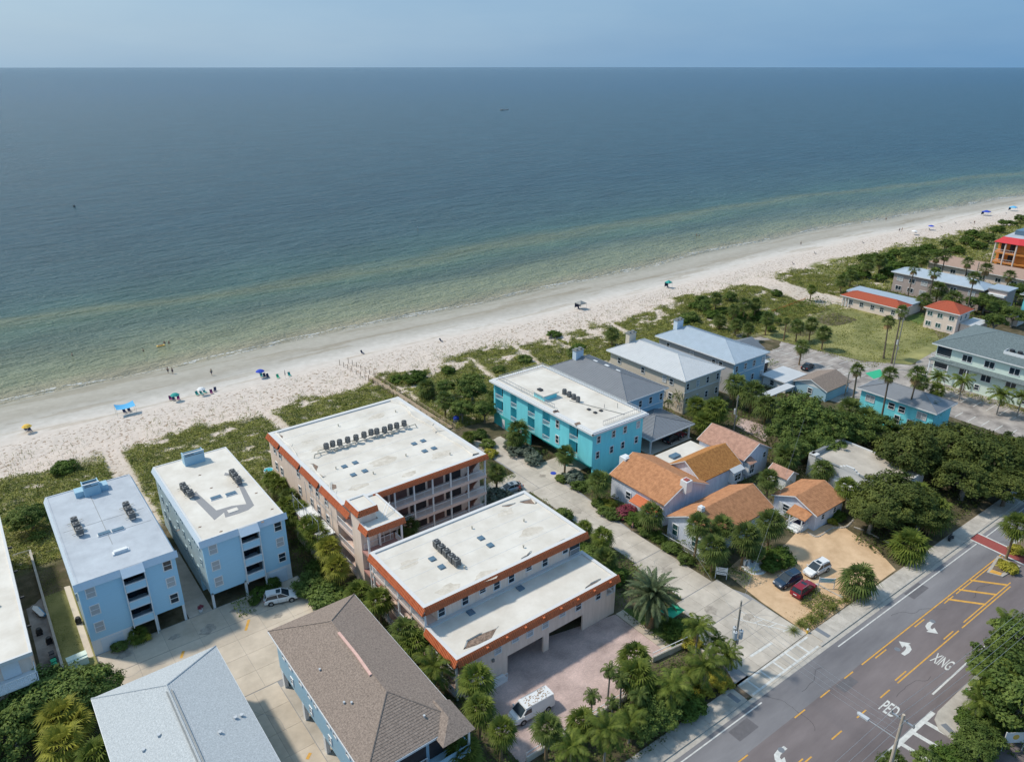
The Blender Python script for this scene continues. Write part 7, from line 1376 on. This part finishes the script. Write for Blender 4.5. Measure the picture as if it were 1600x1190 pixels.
('tree',1572,1055,5,4.6,'huge leafy mass at the right edge below the road'),('tree',1600,1000,4.6,4.0,'leafy tree at the right edge beside the road'),('tree',1572,1016,3.6,2.4,'tree spilling toward the white road edge line'),('tree',1590,1090,4.6,4.4,'dark tree at the right edge above the signboard'),('tree',1560,1080,3.2,2.8,'tree behind the street sign corner'),('tree',1535,1150,1.8,2.4,'leafy bush mass left of the round emblem signboard'),('shrub',1560,1110,1.2,2.,'low bush between thicket and signboard'),('shrub',1490,1178,1.3,1.8,'low bush by the crosswalk end'),('shrub',1520,1120,1.,1.6,'low bush on the grass by the street sign'),('tree',1520,1172,2.0,2.6,'bush mass at the bottom edge beside the crosswalk'),('tree',1448,1186,1.6,1.8,'leafy tree at the foot of the concrete pole'),('feather',1555,1060,5.6,2.8,'coconut fronds rising in the right edge thicket'),('feather',1580,975,4.6,2.4,'fronds at the top of the right edge thicket'),('tree',1395,1190,1.6,1.5,'bush left of the concrete pole'),('feather',1530,1095,4,2.2,'fronds above the street sign'),
('grape',1075,1090,1.9,2.4,'round hedge shrub behind the low sign wall'),('tree',1030,1105,2.2,2.8,'dense dark shrub behind the court wall'),('tree',1000,1128,2.2,2.6,'dense dark shrub by the sidewalk bend'),('shrub',1060,975,1.4,1.8,'shrub below the green tarpaulin'),
('shrub',485,905,1.8,2.1,'round dark bush beside the right pale blue block'),('shrub',512,925,1.6,2.2,'bush behind the brown roof ridge end'),('shrub',494,880,1.6,1.6,'dark bush below the yellow-green palms'),('grape',405,921,1.1,1.4,'bush behind the white SUV'),('grape',397,935,.8,.9,'clipped bush at the right block entrance'),('shrub',425,905,1.3,1.1,'tall flowering bush by the white garage wall'),
('shrub',185,1005,.8,.9,'clipped round bush at the left block entrance'),('fan_bright',214,990,1.0,1.2,'small fan palm in the entrance bed of the left block'),('yellow',228,992,.7,.6,'yellow flowering plant in the left block bed'),('shrub',202,978,1.,.8,'leafy plant in the left block bed'),
('silver',835,712,1.3,1.7,'silvery bush at the end of the planting before the turquoise block'),('silver',806,700,1.2,1.6,'silvery bush in the middle below the double palm'),('shrub',762,690,1.,1.4,'leafy bush on the terrace bed by the turquoise block'),('shrub',750,676,1.,1.3,'dark bush at the bed end near the terrace'),('yellow',768,705,.8,1.1,'yellow-green bush in the bed by the terrace'),('silver',822,700,1.3,1.6,'silvery bush below the dense double palm'),('silver',798,690,1.,1.4,'silvery bush at the left of the double palm'),('silver',897,740,1.3,1.7,'silvery bush below the garage palm'),('shrub',878,745,.7,1.2,'low bush by the round blue disc'),('silver',776,770,1.4,2.0,'grey-green bush before the silver saloon'),('shrub',905,755,.8,1.3,'low green bush along the drive edge'),
('flower',972,796,1.1,1.3,'pink bougainvillea along the cottage front'),('yellow',952,784,.9,1.2,'yellow-green bush left of the bougainvillea'),('shrub',994,806,1.1,1.5,'green bush right of the bougainvillea'),('shrub',936,782,.9,1.2,'low bush at the cottage corner palm'),('shrub',1012,826,.9,1.2,'hedge bush beside the walking person'),('flower',983,790,.9,1.,'second smaller pink bougainvillea by the porch roof'),('shrub',960,800,.9,1.3,'green bush at the drive edge below the yellow-green bush'),('shrub',945,795,.8,1.2,'bush at the drive edge by the cottage corner'),('grass',1115,897,.2,1.2,'grass clump left of the two-tier signboard'),('grass',1105,890,.2,1.1,'grass clump further left of the two-tier signboard'),('grass',1240,985,.2,1.2,'grass clump beside the yellow hydrant'),('grass',1252,975,.2,1.2,'second grass clump above the yellow hydrant'),('grass',1268,968,.2,1.3,'third grass clump along the sidewalk'),('grass',1283,962,.2,1.3,'fourth grass clump along the sidewalk'),('grass',1300,950,.2,1.3,'fifth grass clump toward the lone palm'),('grass',1322,938,.2,1.4,'grass clump at the foot of the lone palm'),('shrub',1030,835,.8,1.2,'clipped hedge start below the patio fence'),('shrub',1050,852,.8,1.2,'middle of the clipped hedge below the patio'),('shrub',1072,870,.8,1.2,'end of the clipped hedge below the patio'),
('shrub',1220,865,1.4,2.0,'leafy bush between steps and sandy car park'),('shrub',1205,880,1.,1.3,'low bush beside the round steps'),('shrub',1345,785,1.2,1.5,'bush at the corner of the small cottage'),('shrub',1310,800,1.,1.3,'bush under the small cottage wall'),('yellow',1300,812,.6,.8,'yellow-leaved plant before the small cottage wall'),('tree',1178,862,2.2,2.0,'dark tree in shade behind the cottage palms'),('shrub',1240,795,1.2,1.2,'bush left of the small cottage steps'),
('yellow',1080,1000,.9,1.3,'yellow croton at the top of the corner garden'),('yellow',1098,1075,.9,1.3,'yellow croton behind the low sign wall'),('yellow',1120,1052,.9,1.3,'yellow croton in the middle of the corner garden'),('yellow',1132,1063,.8,1.2,'yellow croton nearest the lamp post'),('yellow',1065,1085,.8,1.0,'yellow croton left end by the sign wall'),
('yellow',1577,885,.6,1.2,'yellow-green shrub on the traffic island'),('yellow',1568,878,.5,.8,'small yellow shrub near the island nose'),('yellow',1592,858,.6,1.3,'yellow shrub on the far part of the island'),
('shrub',905,850,1.2,1.6,'low bush below the white roof corner palms'),('shrub',925,858,1.3,1.7,'leafy bush beside the drive below the corner palms'),('shrub',930,885,1.2,1.5,'bush under the end of the lower white roof'),('shrub',960,892,1.3,1.8,'leafy bush between lower white roof and date palm'),('shrub',880,800,1.2,1.4,'low bush at the back corner of the front salmon block'),('banana',475,860,1.8,1.3,'leafy plant below the scaffold palms'),('grape',1330,428,2.2,3.4,'sea grape at the head of the villa'),
]
for i,(k,px,py,h,r,tx) in enumerate(PL): plant(k,px,py,h,r,tx)
# shoreline thicket along the far dunes and along the beach-house dune edge: separate mounds
rn=random.Random(12)
spots=[(1085,478,2.2),(1100,484,2.6),(1112,490,2.6),(1098,470,2.2),(1130,486,2.6),(1140,470,2.2),(1155,492,2.8),(1185,490,2.4),(1205,510,1.6),(1215,500,1.4),(1066,500,2.2),(1078,495,2.2),(1213,459,2.4),(1350,404,3.0),(1365,398,3.2),(1385,400,3.4),(1400,392,3.2),(1418,396,3.4),(1434,388,3.0),(1450,386,3.2),(1466,392,3.4),(1480,382,3.2),(1496,388,3.4),(1512,372,3.0),(1530,380,3.6),(1545,372,3.4),(1560,356,3.4),(1340,418,3.0),(1400,412,3.6),(1420,410,3.6),(1350,425,3.),(1520,362,2.6),(1580,346,3.2),(1594,342,3.2),(1568,345,2.6),(1390,420,3.),(1535,365,3.2),(1410,430,2.6),(1375,430,2.6)]
wh=['nearest the pale blue metal roof','at the seaward lip of the far grove','behind the far beach access','along the far dune ridge']
for i,(px,py,r) in enumerate(spots):
    seg=0 if px<1110 else 1 if px<1230 else 2 if px<1400 else 3
    n=[j for j,s in enumerate(spots) if (0 if s[0]<1110 else 1 if s[0]<1230 else 2 if s[0]<1400 else 3)==seg].index(i)
    k=['grape','tree','grape','shrub'][i%4]; plant(k,px,py,1.5 if px<1240 else 2.4,r,'%s shrub mound %s, %s'%({'grape':'bright','tree':'dark','shrub':'leafy'}[k],wh[seg],(ORD+['thirteenth','fourteenth','fifteenth','sixteenth','seventeenth','eighteenth','nineteenth','twentieth','last but four','last but three','last but two','last but one','very last'])[n]+' from the left'))
for i,(px,py,r,tx) in enumerate(((1560,480,4,'dark tree between mauve block and mint building'),(1540,470,3.6,'tree right of the cream villa'),(1590,455,4,'tree at the right edge behind the mauve block'),(1555,500,3,'round tree by the far street'),(1585,490,3.4,'tree at the right edge above the street'),(1520,470,2.6,'small tree behind the villa annex'))): plant('tree',px,py,4,r,tx)
# ground cover in the beds and gaps
cover('ground_cover','leafy low planting filling the gaps between the buildings',[(30,62,36,118),(31.2,44,36.5,62),(20,88,22.5,92),(63.4,86,70.5,89.8),(67,95.5,74,117),(62.9,58,70.3,85.5)],'leaf_tree',22,.05,.8,.12,71)
cover('ground_cover','dark planting and leaf litter around the court corner garden',[(52,40,62,46.5),(36,38.8,52,45.6),(57,41,64.5,47.4),(62.5,48,69,57)],'leaf_tree',20,.04,.45,.12,72)
cover('ground_cover','mixed low green planting around the lilac cottages',[(78.3,55,80.6,68),(78.6,68,82.9,80),(79.6,80,83,89.8),(83,80.3,84,85.5),(81.6,97.4,83.8,111),(80,84,83.8,90),(68.5,54,71.6,62),(69.8,62,72.3,89.5),(82,82,100,85.5),(82,66.5,83,85),(81,57,82,66),(99,58,101,68),(104,60,117,69),(80.5,50,84,57),(86,55,97,57.5),(98,54,102,57)],'leaf_tree',26,.05,.9,.12,73)
cover('ground_cover','yellow-green grass strip between sandy car park and sidewalk',[(79.8,39.3,89,41.2),(84,41,88.5,43.5)],'leaf_grass',90,.05,.7,.10,74)
cover('ground_cover','dark undergrowth beneath the oaks',[(104,39.2,146,47.5),(128,47,152,74),(112,63,128,82)],'leaf_oak',10,.05,.8,.18,75)
cover('ground_cover','green undergrowth under the trees behind the beach houses',[(112,84,150,94),(100,97,101,118),(114,95,118,120),(132,95,135,118),(150,100,162,122)],'leaf_tree',9,.05,.8,.18,76)
cover('ground_cover','leafy undergrowth along the right edge below the road',[(80,8,112,20.2),(56,14,64.5,23.4)],'leaf_tree',18,.1,1.2,.16,77)
cover('ground_cover','undergrowth in the bottom left corner',[(-14,60,1,91)],'leaf_tree',14,.05,.9,.14,78)
cover('grass','short lawn grass on the strip and lawns',[(-.6,92,2.0,126),(62.2,50,65,57)],'leaf_grass',60,.01,.06,.05,79)
cover('grass','patchy dry grass over the vacant plot',[(178,84,224,121)],'leaf_dune',9,.01,.12,.16,80)
cover('ground_cover','low planting between far villas and blocks',[(229,80,250,98),(237,100,249,120),(258,84,286,122),(180,121,221,128)],'leaf_tree',5,.05,.9,.25,81)
cover('ground_cover','dry brown planting strip before the mint building',[(178.5,40,181,74)],'leaf_dune',14,.05,.5,.16,82)
cover('fallen_leaves','brown leaves scattered over the sandy car park corner',[(80,41,86,43.5),(86,44,89,46)],'deadfrond',8,.0,.03,.14,83)
